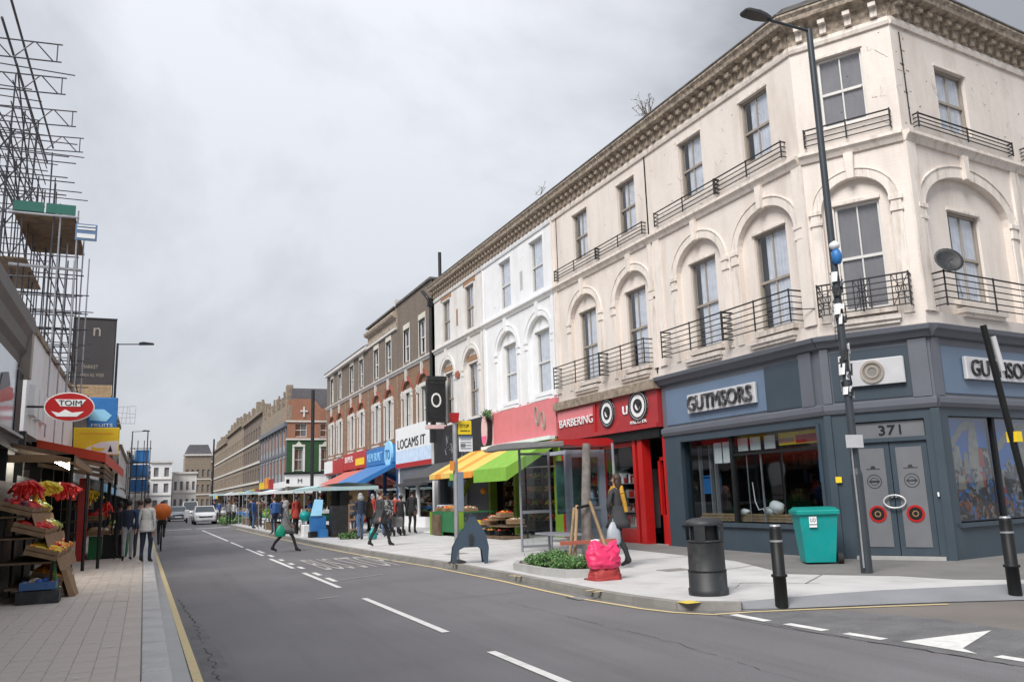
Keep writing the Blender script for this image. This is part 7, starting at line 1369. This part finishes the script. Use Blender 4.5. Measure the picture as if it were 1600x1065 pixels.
# ---------------------------------------------------------------- vehicles
CARW = mat('white_car_paint', (0.75, 0.76, 0.78), 0.25, 0.02); CARG = mat('silver_grey_car_paint', (0.25, 0.27, 0.3), 0.3, 0.02, metal=0.4); CARB = mat('dark_blue_car_paint', (0.03, 0.05, 0.1), 0.25, 0.02)
CARGL = mat('car_glass', (0.05, 0.06, 0.07), 0.08, 0.02); LEDW = mat('headlight_glass', (0.7, 0.72, 0.75), 0.15, 0.02); REDL = mat('tail_light', (0.35, 0.01, 0.01), 0.2)
def car(loc, label, paint, van=False, rz=0, group='vehicles on the road'):
    root = empty('parked_van' if van else 'car', loc, label, 'van' if van else 'car', group); root.rotation_euler.z = rz
    T = lambda p: Vector(p) + Vector(loc)    # front at -y
    H = 1.95 if van else 1.45; hw = 0.92 if van else 0.87
    P = [(-2.1, 0.3, 0.55, 0.8), (-2.0, 0.22, 0.78, 0.93), (-1.3, 0.2, 0.92, 1.0), (-0.8, 0.2, 0.98, 1.0), (1.5, 0.2, 1.0, 1.0), (1.95, 0.22, 0.98, 0.97), (2.1, 0.32, 0.85, 0.88)]
    b = MB(T); vs = []
    for y, z0, z1, k in P: w = hw * k; vs += [(-w * .92, y, z0), (w * .92, y, z0), (w, y, z0 + .2), (w * 0.97, y, z1 - .12), (w * .85, y, z1), (-w * .85, y, z1), (-w * .97, y, z1 - .12), (-w, y, z0 + .2)]
    n = 8; b.add(vs, [tuple(range(8)), tuple(range(55, 47, -1))] + [(k * n + i, k * n + n + i, k * n + n + (i + 1) % n, k * n + (i + 1) % n) for k in range(6) for i in range(n)], True)
    Cb = [(-1.35 if van else -1.0, 0.93, 0.80), (-0.55 if van else -0.25, H - 0.04, 0.66), (0.3, H, 0.67), (1.2 if not van else 1.8, H - 0.03, 0.65), (1.95, 0.97, 0.76)]
    vs = []
    for y, z, w in Cb: vs += [(-w * hw / .87, y, z), (w * hw / .87, y, z)]
    lo = [(y, 0.9, 0.8) for y, z, w in Cb]; ls_ = len(vs)
    for (y, z, w) in lo: vs += [(-w * hw / .87, y, z), (w * hw / .87, y, z)]
    b.add(vs, [(2, 3, 5, 4), (4, 5, 7, 6)]); b.build('body', paint, root)
    g = MB(T); g.add(vs, [(0, 1, 3, 2), (6, 7, 9, 8), (0, 2, ls_ + 2, ls_), (2, 4, ls_ + 4, ls_ + 2), (4, 6, ls_ + 6, ls_ + 4), (6, 8, ls_ + 8, ls_ + 6), (1, ls_ + 1, ls_ + 3, 3), (3, ls_ + 3, ls_ + 5, 5), (5, ls_ + 5, ls_ + 7, 7), (7, ls_ + 7, ls_ + 9, 9)]); g.build('windows', CARGL, root)
    pl_ = MB(T)
    for s_ in (-1, 1):
        for k, (y, z, w) in enumerate(Cb[:-1]): y2, z2_, w2_ = Cb[k + 1]; pl_.tube((s_ * w * hw / .87, y, z), (s_ * w2_ * hw / .87, y2, z2_), 0.03, 4)
        pl_.tube((s_ * .67 * hw / .87, 0.4, H), (s_ * .82 * hw / .87, 0.45, 0.95), 0.035, 4)
    pl_.build('roof_pillars', paint, root)
    for s_ in (-1, 1):
        for y in (-1.35, 1.3): w = MB(T); w.tube((s_ * (hw - 0.2), y, 0.32), (s_ * (hw + 0.01), y, 0.32), 0.32, 14); w.build('wheel', TYRE, root)
        MB(T).bbox(s_ * 0.6 - 0.17, s_ * 0.6 + 0.17, -2.09, -1.95, 0.58, 0.74, 0.02).build('headlight', LEDW, root); MB(T).box(s_ * 0.66 - 0.12, s_ * 0.66 + 0.12, 2.0, 2.1, 0.65, 0.85).build('tail_light', REDL, root); MB(T).bbox(s_ * (hw + 0.08) - 0.09, s_ * (hw + 0.08) + 0.09, -0.85, -0.7, 0.93, 1.08, 0.02).build('mirror', paint, root)
    MB(T).box(-0.3, 0.3, -2.13, -2.1, 0.38, 0.5).build('number_plate', WHITEP, root); MB(T).box(-0.5, 0.5, -2.125, -2.06, 0.56, 0.66).build('grille', BLACKP, root); return root
car((4.55, 73, 0), 'white hatchback driving towards the camera on the right of the centre line', CARW)
car((3.1, 90, 0), 'small grey car behind the white hatchback near the centre line', CARG)
car((1.5, 118, 0), 'dark blue car driving away in the left lane far down the street', CARB, rz=PI)
car((4.9, 104, 0), 'white van behind the white hatchback', CARW, van=True)
car((1.4, 150, 0), 'silver car farther down the left lane', CARG, rz=PI); car((4.8, 140, 0), 'dark car far off in the right lane', CARB); car((3.0, 160, 0), 'farthest grey car at the end of the street', CARG, rz=PI)
mc = empty('motor_scooter', (3.5, 80, 0), 'white scooter with dark wheels beside the white hatchback', 'scooter')
for y in (79.4, 80.6): MB().tube((3.46, y, 0.27), (3.56, y, 0.27), 0.27, 12).build('wheel', TYRE, mc)
MB().bbox(3.3, 3.72, 79.2, 79.6, 0.45, 1.15, 0.08).bbox(3.35, 3.67, 79.6, 80.9, 0.3, 0.75, 0.08).build('scooter_body', CARW, mc); MB().tube((3.2, 79.5, 1.15), (3.85, 79.5, 1.15), 0.02, 6).build('handlebar', BLACKP, mc)
# ---------------------------------------------------------------- people
CM = {}
def cloth(name, c, r=0.8): 
    if name not in CM: CM[name] = mat('cloth_' + name, c, r, 0.18, 9, 0.15, 60)
    return CM[name]
C_BLACK = cloth('black', (0.015, 0.015, 0.018)); C_NAVY = cloth('navy', (0.02, 0.03, 0.06)); C_WHITE = cloth('white', (0.55, 0.55, 0.54)); C_GREY = cloth('grey', (0.16, 0.16, 0.165)); C_LGREY = cloth('light_grey', (0.32, 0.33, 0.35)); C_BLUE = cloth('blue', (0.03, 0.09, 0.26)); C_JEAN = cloth('denim', (0.07, 0.13, 0.24)); C_RED = cloth('red', (0.35, 0.04, 0.03)); C_DK = cloth('charcoal', (0.04, 0.042, 0.046)); C_BROWN = cloth('brown', (0.09, 0.055, 0.035)); C_MUST = cloth('mustard', (0.5, 0.27, 0.03)); C_SHOE = cloth('shoe', (0.012, 0.012, 0.012), 0.5)
def person(loc, label, face=0, h=1.72, stride=0.0, top=C_NAVY, legs=C_BLACK, skin=SKIN, hair=HAIR, armL=None, armR=None, coat=None, hem=0.55, hood=None, lean=0.0, fingers=True, hipw=0.09, seated=False, bulk=1.0, scarf=None, backpack=None, hairlen=0):
    """figure facing +y at rotation 0; skeleton in metres for 1.72 m, scaled by h"""
    k = h / 1.72; V = []; Ed = []; Rd = []; BT = []     # BT = tag per edge
    def v(x, y, z, r): V.append(Vector((x, y, z)) * k); Rd.append(r * k); return len(V) - 1
    def e(a, b, t): Ed.append((a, b)); BT.append(t)
    L_ = lambda z: lean * (z - 0.93)
    bk = bulk
    pel = v(0, 0, 0.94, 0.12 * bk); wa = v(0, L_(1.1), 1.1, 0.115 * bk); chs = v(0, L_(1.3) + 0.005, 1.3, 0.135 * bk); up = v(0, L_(1.42), 1.42, 0.085); nk = v(0, L_(1.5) + 0.01, 1.49, 0.052); hb = v(0, L_(1.56) + 0.02, 1.56, 0.072); hm = v(0, L_(1.63) + 0.02, 1.63, 0.088); ht = v(0, L_(1.69) + 0.015, 1.685, 0.06)
    e(pel, wa, 'top'); e(wa, chs, 'top'); e(chs, up, 'top'); e(up, nk, 'skin'); e(nk, hb, 'skin'); e(hb, hm, 'skin'); e(hm, ht, 'skin')
    for s in (-1, 1):
        st = stride * s
        if seated: hip, kn, an, toe = (s * .1, 0, .92), (s * .1, .36 if s > 0 else 0.25, .72 if s > 0 else .55), (s * .09, .12 if s > 0 else .02, .42 if s > 0 else .14), (s * .09, .26 if s > 0 else .16, .36 if s > 0 else .09)
        else:
            hip = (s * hipw, 0, 0.88); kn = (s * hipw * 1.05, 0.04 + st * 0.22, 0.5); fy = st * 0.42; an = (s * hipw, fy - (0.02 if st >= 0 else 0.04), 0.085 + (0.05 if st < 0 else 0)); toe = (s * hipw * 1.25, fy + 0.13, 0.035)
        a = v(*hip, 0.092 * bk); b = v(*kn, 0.062); b2 = v(kn[0] * .5 + an[0] * .5, kn[1] * .5 + an[1] * .5 - 0.015, (kn[2] + an[2]) / 2 + 0.04, 0.056); c = v(*an, 0.042); d = v(*toe, 0.036); hl = v(an[0], an[1] - 0.045, max(0.035, an[2] - 0.045), 0.036)
        e(pel, a, 'legs'); e(a, b, 'legs'); e(b, b2, 'legs'); e(b2, c, 'legs'); e(c, d, 'shoe'); e(c, hl, 'shoe')
        arm = (armR if s > 0 else armL) or [(0.2, -st * 0.05, 1.12), (0.2, -st * 0.22 + 0.05, 0.88)]
        sh = v(s * 0.165, L_(1.4), 1.395, 0.062); el = v(s * arm[0][0], arm[0][1] + L_(arm[0][2]), arm[0][2], 0.046); wr = v(s * arm[1][0], arm[1][1] + L_(arm[1][2]), arm[1][2], 0.033)
        e(up, sh, 'top'); e(sh, el, 'top'); e(el, wr, 'top')
        dd = (V[wr] - V[el]).normalized(); pa = V[wr] + dd * 0.07 * k; V.append(pa); Rd.append(0.03 * k); pm = len(V) - 1; e(wr, pm, 'skin')
        if fingers:
            sd_ = dd.cross(Vector((1, 0, 0))).normalized() if abs(dd.x) < 0.9 else Vector((0, 1, 0)); cu = Vector((-s, 0, 0)); cu = (cu - dd * cu.dot(dd)).normalized()
            for q, ln in ((-1.5, 0.055), (-0.5, 0.068), (0.5, 0.072), (1.5, 0.064)):
                b0 = pa + sd_ * q * 0.017 * k; f1 = b0 + dd * 0.035 * k; f2 = f1 + (dd * 0.8 + cu * 0.6).normalized() * (ln - 0.03) * k
                V.append(f1); Rd.append(0.0095 * k); i1 = len(V) - 1; V.append(f2); Rd.append(0.0075 * k); i2 = len(V) - 1; e(pm, i1, 'skin'); e(i1, i2, 'skin')
            t1 = V[wr] + dd * 0.035 * k + sd_ * 0.045 * k; t2 = t1 + (dd + sd_ * 0.35 + cu * 0.4).normalized() * 0.04 * k
            V.append(t1); Rd.append(0.011 * k); i1 = len(V) - 1; V.append(t2); Rd.append(0.008 * k); i2 = len(V) - 1; e(wr, i1, 'skin'); e(i1, i2, 'skin')
    me = bpy.data.meshes.new('sk'); me.from_pydata(V, Ed, []); o = link(bpy.data.objects.new('sk', me)); sm = o.modifiers.new('s', 'SKIN'); sm.use_smooth_shade = True
    for i, r in enumerate(Rd): me.skin_vertices[0].data[i].radius = (r, r); me.skin_vertices[0].data[i].use_root = (i == 0)
    sb = o.modifiers.new('u', 'SUBSURF'); sb.levels = 1; sb.render_levels = 1
    bm_ = bpy.data.meshes.new_from_object(o.evaluated_get(bpy.context.evaluated_depsgraph_get())); bpy.data.objects.remove(o); bpy.data.meshes.remove(me)
    segs = [(V[a], V[b], t) for (a, b), t in zip(Ed, BT)]; names = ['top', 'legs', 'skin', 'shoe']; bm_.materials.clear()
    for m_ in (top, legs, skin, C_SHOE): bm_.materials.append(m_)
    for vx in bm_.vertices:      # flatten torso front to back, nose
        z = vx.co.z / k
        if 0.86 < z < 1.46 and abs(vx.co.x) < 0.19 * k: c0 = L_(z) * k; vx.co.y = c0 + (vx.co.y - c0) * 0.78; vx.co.x *= 1.12
        if z > 1.52 and abs(vx.co.x) < 0.12 * k: vx.co.x *= 0.86
    for p in bm_.polygons:
        c = p.center; best = None
        for a, b, t in segs:
            ab = b - a; tt = max(0, min(1, (c - a).dot(ab) / max(ab.length_squared, 1e-9))); dist = (c - a - ab * tt).length
            if best is None or dist < best[0]: best = (dist, t)
        p.material_index = names.index(best[1]); p.use_smooth = True
    root = empty('person', loc, label, 'person'); root.rotation_euler.z = face
    bm_.name = 'body'; b = link(bpy.data.objects.new('body', bm_)); b.parent = root
    T = lambda q: Vector(q) * k + Vector(loc)
    hy = L_(1.63) + 0.02
    m = MB(T); m.c = 0; m.slab([(-0.012, 1.6), (0.012, 1.6), (0.006, 1.645), (-0.006, 1.645)], hy + 0.075, hy + 0.112)
    for s in (-1, 1): m.box(s * 0.082 - 0.008, s * 0.082 + 0.008, hy - 0.02, hy + 0.012, 1.6, 1.66)
    m.c = 1
    for s in (-1, 1): m.box(s * 0.03 - 0.012, s * 0.03 + 0.012, hy + 0.08, hy + 0.088, 1.637, 1.65)
    m.c = 2; m.box(-0.022, 0.022, hy + 0.078, hy + 0.086, 1.572, 1.582); m.build('face', [skin, HAIR, mat('lip', (0.3, 0.09, 0.07))], root)
    hd = MB(T)
    hd.ball((0, hy - 0.022, 1.658), 0.098, 12, 8, (0.92, 1.0, 0.93), 0.05)
    if hairlen: hd.ball((0, hy - 0.055, 1.56), 0.095, 10, 7, (0.9, 0.6, 1 + hairlen), 0.05)
    hd.build('hair', hood or hair, root)
    if hood: MB(T).ball((0, hy - 0.05, 1.55), 0.13, 10, 6, (1, 0.8, 0.9), 0.06).build('hood', hood, root)
    if coat:
        m = MB(T); n = 16; vs = []
        for z, rx, ry, dy in ((1.14, 0.165, 0.125, L_(1.14)), (0.95, 0.19, 0.15, 0), (0.5 * (0.95 + hem), 0.21, 0.17 + abs(stride) * 0.06, 0), (hem, 0.235, 0.18 + abs(stride) * 0.14, 0), (hem + 0.01, 0.2, 0.15 + abs(stride) * 0.12, 0)):
            for i in range(n): a = 2 * PI * i / n; q = 1 + 0.05 * math.sin(5 * a + z * 4); vs.append((rx * q * math.cos(a), dy + ry * q * math.sin(a), z))
        m.add(vs, [(j * n + i, j * n + (i + 1) % n, (j + 1) * n + (i + 1) % n, (j + 1) * n + i) for j in range(4) for i in range(n)], True); m.build('coat_skirt', coat, root)
    if scarf:
        m = MB(T); m.path([(-0.05, hy + 0.03, 1.5), (-0.09, 0.10, 1.36), (-0.02, 0.13, 1.16), (0.03, 0.13, 1.0)], 0.045, 8); m.path([(0.05, hy - 0.08, 1.5), (0.02, -0.11, 1.36), (0.05, -0.13, 1.18), (0.08, -0.13, 1.02)], 0.045, 8); m.ball((0, hy - 0.01, 1.48), 0.085, 10, 6, (1, 1, .6)); m.build('scarf', scarf, root)
    if backpack: MB(T).bbox(-0.17, 0.17, -0.33, -0.12, 1.0, 1.45, 0.05).build('backpack', backpack, root)
    return root
def carry(p, label, m, size, name='carrier_bag', cat='bag', seed=1):
    r = random.Random(seed); w, d, h = size; x, y, z = p; mb = MB(); n = 14; vs = []
    for zz, kx in ((0, 0.8), (h * .12, 1.0), (h * .6, 0.85), (h * .85, 0.5), (h, 0.22)):
        for i in range(n): a = 2 * PI * i / n; q = 1 + r.uniform(-.06, .06); vs.append((x + w * kx * q * math.cos(a), y + d * kx * q * math.sin(a), z + zz))
    mb.add(vs, [(j * n + i, j * n + (i + 1) % n, (j + 1) * n + (i + 1) % n, (j + 1) * n + i) for j in range(4) for i in range(n)], True); mb.add(vs[:n], [tuple(range(n - 1, -1, -1))]); mb.tube((x, y, z + h * .95), (x, y, z + h * 1.12), 0.012, 5)
    return mb.build(name, m, None, label, cat)
GZ = 0.1
person((-0.38, 26.1, GZ), 'person in a dark navy jacket and pale grey trousers walking on the left pavement', 0, 1.66, 0.6, C_NAVY, C_LGREY, SKIN, HAIR)
person((-0.62, 27.0, GZ), 'person in black beside the one in pale grey trousers on the left pavement', 0.3, 1.62, 0.2, C_BLACK, C_BLACK, SKIND, HAIR)
person((-0.1, 27.3, GZ), 'person in a blue jacket just ahead of the one in the white top', 0, 1.66, 0.4, C_BLUE, C_DK, SKIN, HAIRB)
person((0.1, 24.9, GZ), 'person in a loose white top and dark trousers at the left kerb', -0.4, 1.7, 0.12, C_WHITE, C_NAVY, SKIN, HAIR, bulk=1.12, coat=C_WHITE, hem=0.82)
# cyclist with orange ball shaped pack
person((0.62, 33.1, 0.12), 'person in black cycling away with an orange pack on the back', 0, 1.62, 0, C_BLACK, C_DK, SKIN, HAIR, armL=[(0.22, 0.2, 1.2), (0.24, 0.42, 1.08)], armR=[(0.22, 0.2, 1.2), (0.24, 0.42, 1.08)], seated=True, lean=0.25)
MB().ball((0.6, 32.72, 1.38), 0.3, 18, 12, (1.1, 0.85, 0.98), 0.03).build('orange_pack', mat('orange_pack_fabric', (0.62, 0.14, 0.015), 0.6, 0.15, 5), None, 'round orange delivery pack on the back of the cyclist', 'pack')
bk_ = empty('bicycle', (0.62, 33.2, 0), 'dark bicycle ridden at the left kerb beneath the orange pack', 'bicycle')
for y in (32.7, 33.75):
    m = MB()
    for i in range(20): a, b = 2 * PI * i / 20, 2 * PI * (i + 1) / 20; m.tube((0.62, y + .33 * math.cos(a), .34 + .33 * math.sin(a)), (0.62, y + .33 * math.cos(b), .34 + .33 * math.sin(b)), 0.018, 5, cap=False)
    for i in range(8): a = 2 * PI * i / 8; m.tube((0.62, y, .34), (0.62, y + .32 * math.cos(a), .34 + .32 * math.sin(a)), 0.003, 3)
    m.build('wheel', TYRE, bk_)
MB().path([(0.62, 32.7, .34), (0.62, 33.2, .34), (0.62, 33.55, .85), (0.62, 33.0, .88), (0.62, 33.2, .34)], 0.018, 6).path([(0.62, 33.0, .95), (0.62, 33.0, .88), (0.62, 32.7, .34)], 0.016, 6).path([(0.62, 33.75, .34), (0.62, 33.55, .85), (0.62, 33.5, 1.0)], 0.018, 6).build('frame', C_SHOE, bk_)
MB().tube((0.36, 33.5, 1.02), (0.88, 33.5, 1.02), 0.014, 6).build('handlebar', BLACKP, bk_); MB().bbox(0.54, 0.7, 32.88, 33.14, 0.93, 0.99, 0.02).build('saddle', BLACKP, bk_)
# crossing woman
person((4.25, 28.0, 0.0), 'person in a long grey coat and headscarf striding across the road', -PI / 2 - 0.15, 1.62, 0.95, C_GREY, C_BLACK, SKIN, HAIR, armL=[(0.2, 0.08, 1.15), (0.12, 0.22, 0.92)], armR=[(0.2, 0.08, 1.15), (0.12, 0.2, 0.92)], coat=C_GREY, hem=0.6, hood=C_LGREY)
carry((4.05, 27.75, 0.5), 'bright green carrier bag held by the person crossing the road', mat('emerald_bag', (0.0, 0.26, 0.16), 0.5), (0.17, 0.09, 0.36))
person((5.67, 40.9, GZ), 'person in a blue jacket at the end of the white canopy stall', 0.3, 1.72, 0.1, C_BLUE, C_NAVY, SKIN, HAIRB, backpack=C_BLUE, bulk=1.15)
person((6.3, 55.7, GZ), 'person in navy standing far down the kerb left of the white canopy', 0.5, 1.75, 0.1, C_NAVY, C_BLACK, fingers=False)
person((7.3, 73, GZ), 'person in black with pale trouser stripe near the distant pub', 0, 1.75, 0.2, C_BLACK, C_WHITE, fingers=False)
person((7.45, 31.1, GZ), 'person in a navy puffer jacket and blue jeans holding a shopping bag', 0.2, 1.7, 0.15, C_NAVY, C_JEAN, SKIN, HAIR, hood=C_LGREY, bulk=1.15)
carry((7.85, 30.8, 0.12), 'teal and white shopping bag beside the blue jeans of the shopper', TEAL, (0.17, 0.13, 0.4), seed=4)
person((6.95, 26.3, GZ), 'person in a long charcoal coat walking at the kerb in front of the market', -PI / 2 + 0.3, 1.74, 0.75, C_DK, C_BLACK, SKIN, HAIRB, coat=C_DK, hem=0.7)
person((8.9, 32.5, GZ), 'person in a grey patterned jacket with a red shopper behind', 2.6, 1.68, 0.1, CAMO, C_BLACK, SKIND, HAIR, backpack=CAMO, bulk=1.15)
person((9.9, 35.0, GZ), 'person in a red top half hidden by the grey patterned jacket', -0.6, 1.68, 0.2, C_RED, C_BLACK, SKIN, HAIRB)
person((9.75, 33.6, GZ), 'person in black pushing a buggy by the white sign shop', -0.3, 1.6, 0.3, C_BLACK, C_BLACK, SKIND, HAIR, armL=[(0.22, 0.15, 1.15), (0.2, 0.38, 1.0)], armR=[(0.22, 0.15, 1.15), (0.2, 0.38, 1.0)])
bg_ = empty('buggy', (9.35, 32.9, 0.1), 'dark grey pushchair in front of the person in black', 'pushchair')
MB().bbox(9.15, 9.6, 32.6, 33.1, 0.45, 0.85, 0.08).build('seat', C_GREY, bg_); MB().path([(9.2, 33.3, 1.0), (9.2, 32.7, 0.3)], 0.015, 6).path([(9.58, 33.3, 1.0), (9.58, 32.7, 0.3)], 0.015, 6).build('frame', BLACKP, bg_)
for x in (9.18, 9.6):
    for y in (32.6, 33.15): MB().tube((x - .02, y, 0.23), (x + .02, y, 0.23), 0.13, 12).build('wheel', TYRE, bg_)
person((10.45, 34.3, GZ), 'person dressed all in black walking towards the grey shop door', -0.7, 1.8, 0.15, C_BLACK, C_BLACK, SKIND, HAIR, bulk=1.15)
person((8.85, 14.75, GZ), 'person in a dark jacket with a mustard scarf walking past the red barber shop', 0.35, 1.82, 0.55, C_DK, C_BLACK, SKIN, HAIRB, armL=[(0.26, 0.02, 1.16), (0.16, 0.1, 1.0)], armR=[(0.25, -0.04, 1.16), (0.22, 0.1, 0.98)], coat=C_DK, hem=0.72, scarf=C_MUST, hairlen=0.4)
carry((8.64, 14.62, 0.55), 'pale grey carrier bag held by the person with the mustard scarf', mat('pale_grey_bag', (0.42, 0.45, 0.5), 0.5), (0.17, 0.1, 0.44), seed=8)
rr = random.Random(21)
tops = [('black coat', C_BLACK), ('brown coat', C_BROWN), ('navy coat', C_NAVY), ('red coat', C_RED), ('grey coat', C_GREY), ('blue coat', C_BLUE), ('charcoal coat', C_DK), ('white top', C_WHITE)]
xtra = [(6.25, 42.3, 'at the gap between the two canopies'), (8.9, 33.8, 'right behind the ladder rack'), (8.2, 36.0, 'leaning over clothes near the black cabinet'), (9.5, 38.0, 'walking behind the teal stall'), (10.8, 40, 'below the blue awning'), (11.2, 44, 'outside the shop with the blue awning'), (9.0, 47, 'behind the white canopy'), (5.9, 51, 'beside the kerb past the white canopy'), (6.8, 57, 'in front of the third stall'), (8.0, 61, 'behind the third stall')]
crowd = [(7.6, 37, 'behind the teal canopy stall at its near end'), (7.9, 38.2, 'behind the teal canopy stall beside a clothes rail'), (8.3, 39.6, 'browsing in the middle of the teal canopy stall'), (6.35, 38.8, 'at the kerb edge of the teal canopy stall'), (8.6, 36.8, 'at the right end of the teal canopy stall'), (7.3, 40.6, 'between the teal and white canopy stalls'), (6.9, 45.5, 'under the white canopy'), (7.5, 47, 'farther under the white canopy')]
for i, (x, y, wh) in enumerate(xtra): t = tops[(i * 5 + 2) % 8]; person((x, y, GZ), 'person in a %s %s' % (t[0], wh), rr.uniform(-3, 3), rr.uniform(1.58, 1.82), rr.uniform(0, .5), t[1], [C_BLACK, C_JEAN, C_DK][i % 3], SKIND if i % 3 == 1 else SKIN, HAIR if i % 2 else HAIRB, fingers=False, bulk=rr.uniform(1, 1.15), coat=t[1] if i % 3 == 0 else None, hem=0.66, hood=[None, C_LGREY, None, C_DK][i % 4], hairlen=0.3 if i % 2 else 0)
for i, (x, y, wh) in enumerate(crowd): t = tops[i % 8]; person((x, y, GZ), 'person in a %s %s' % (t[0], wh), rr.uniform(-3, 3), rr.uniform(1.6, 1.8), 0.1, t[1], C_BLACK if i % 2 else C_JEAN, SKIND if i % 3 == 0 else SKIN, HAIR, fingers=False, coat=t[1] if i % 2 else None, hem=0.7, backpack=C_GREY if i % 3 == 1 else None)
far = [(6.4, 52.5, 'just beyond the white canopy stall'), (5.4, 61, 'at the kerb near the far stalls'), (6.0, 64, 'among the far shoppers by the hedge'), (5.6, 77, 'far off near the pub corner'), (6.3, 81, 'farthest off beside the fourth stall'), (7.4, 66, 'near the side street corner')]
for i, (x, y, wh) in enumerate(far): t = tops[(i * 3 + 1) % 8]; person((x, y, GZ), 'person in a %s %s' % (t[0], wh), rr.uniform(-3, 3), rr.uniform(1.6, 1.8), 0.3, t[1], C_BLACK, SKIN, HAIR, fingers=False)
rp2 = person((-1.55, 122, 7.6), 'distant worker in white standing on top of the blue hoarding', 0, 1.7, 0, C_WHITE, C_WHITE, fingers=False)
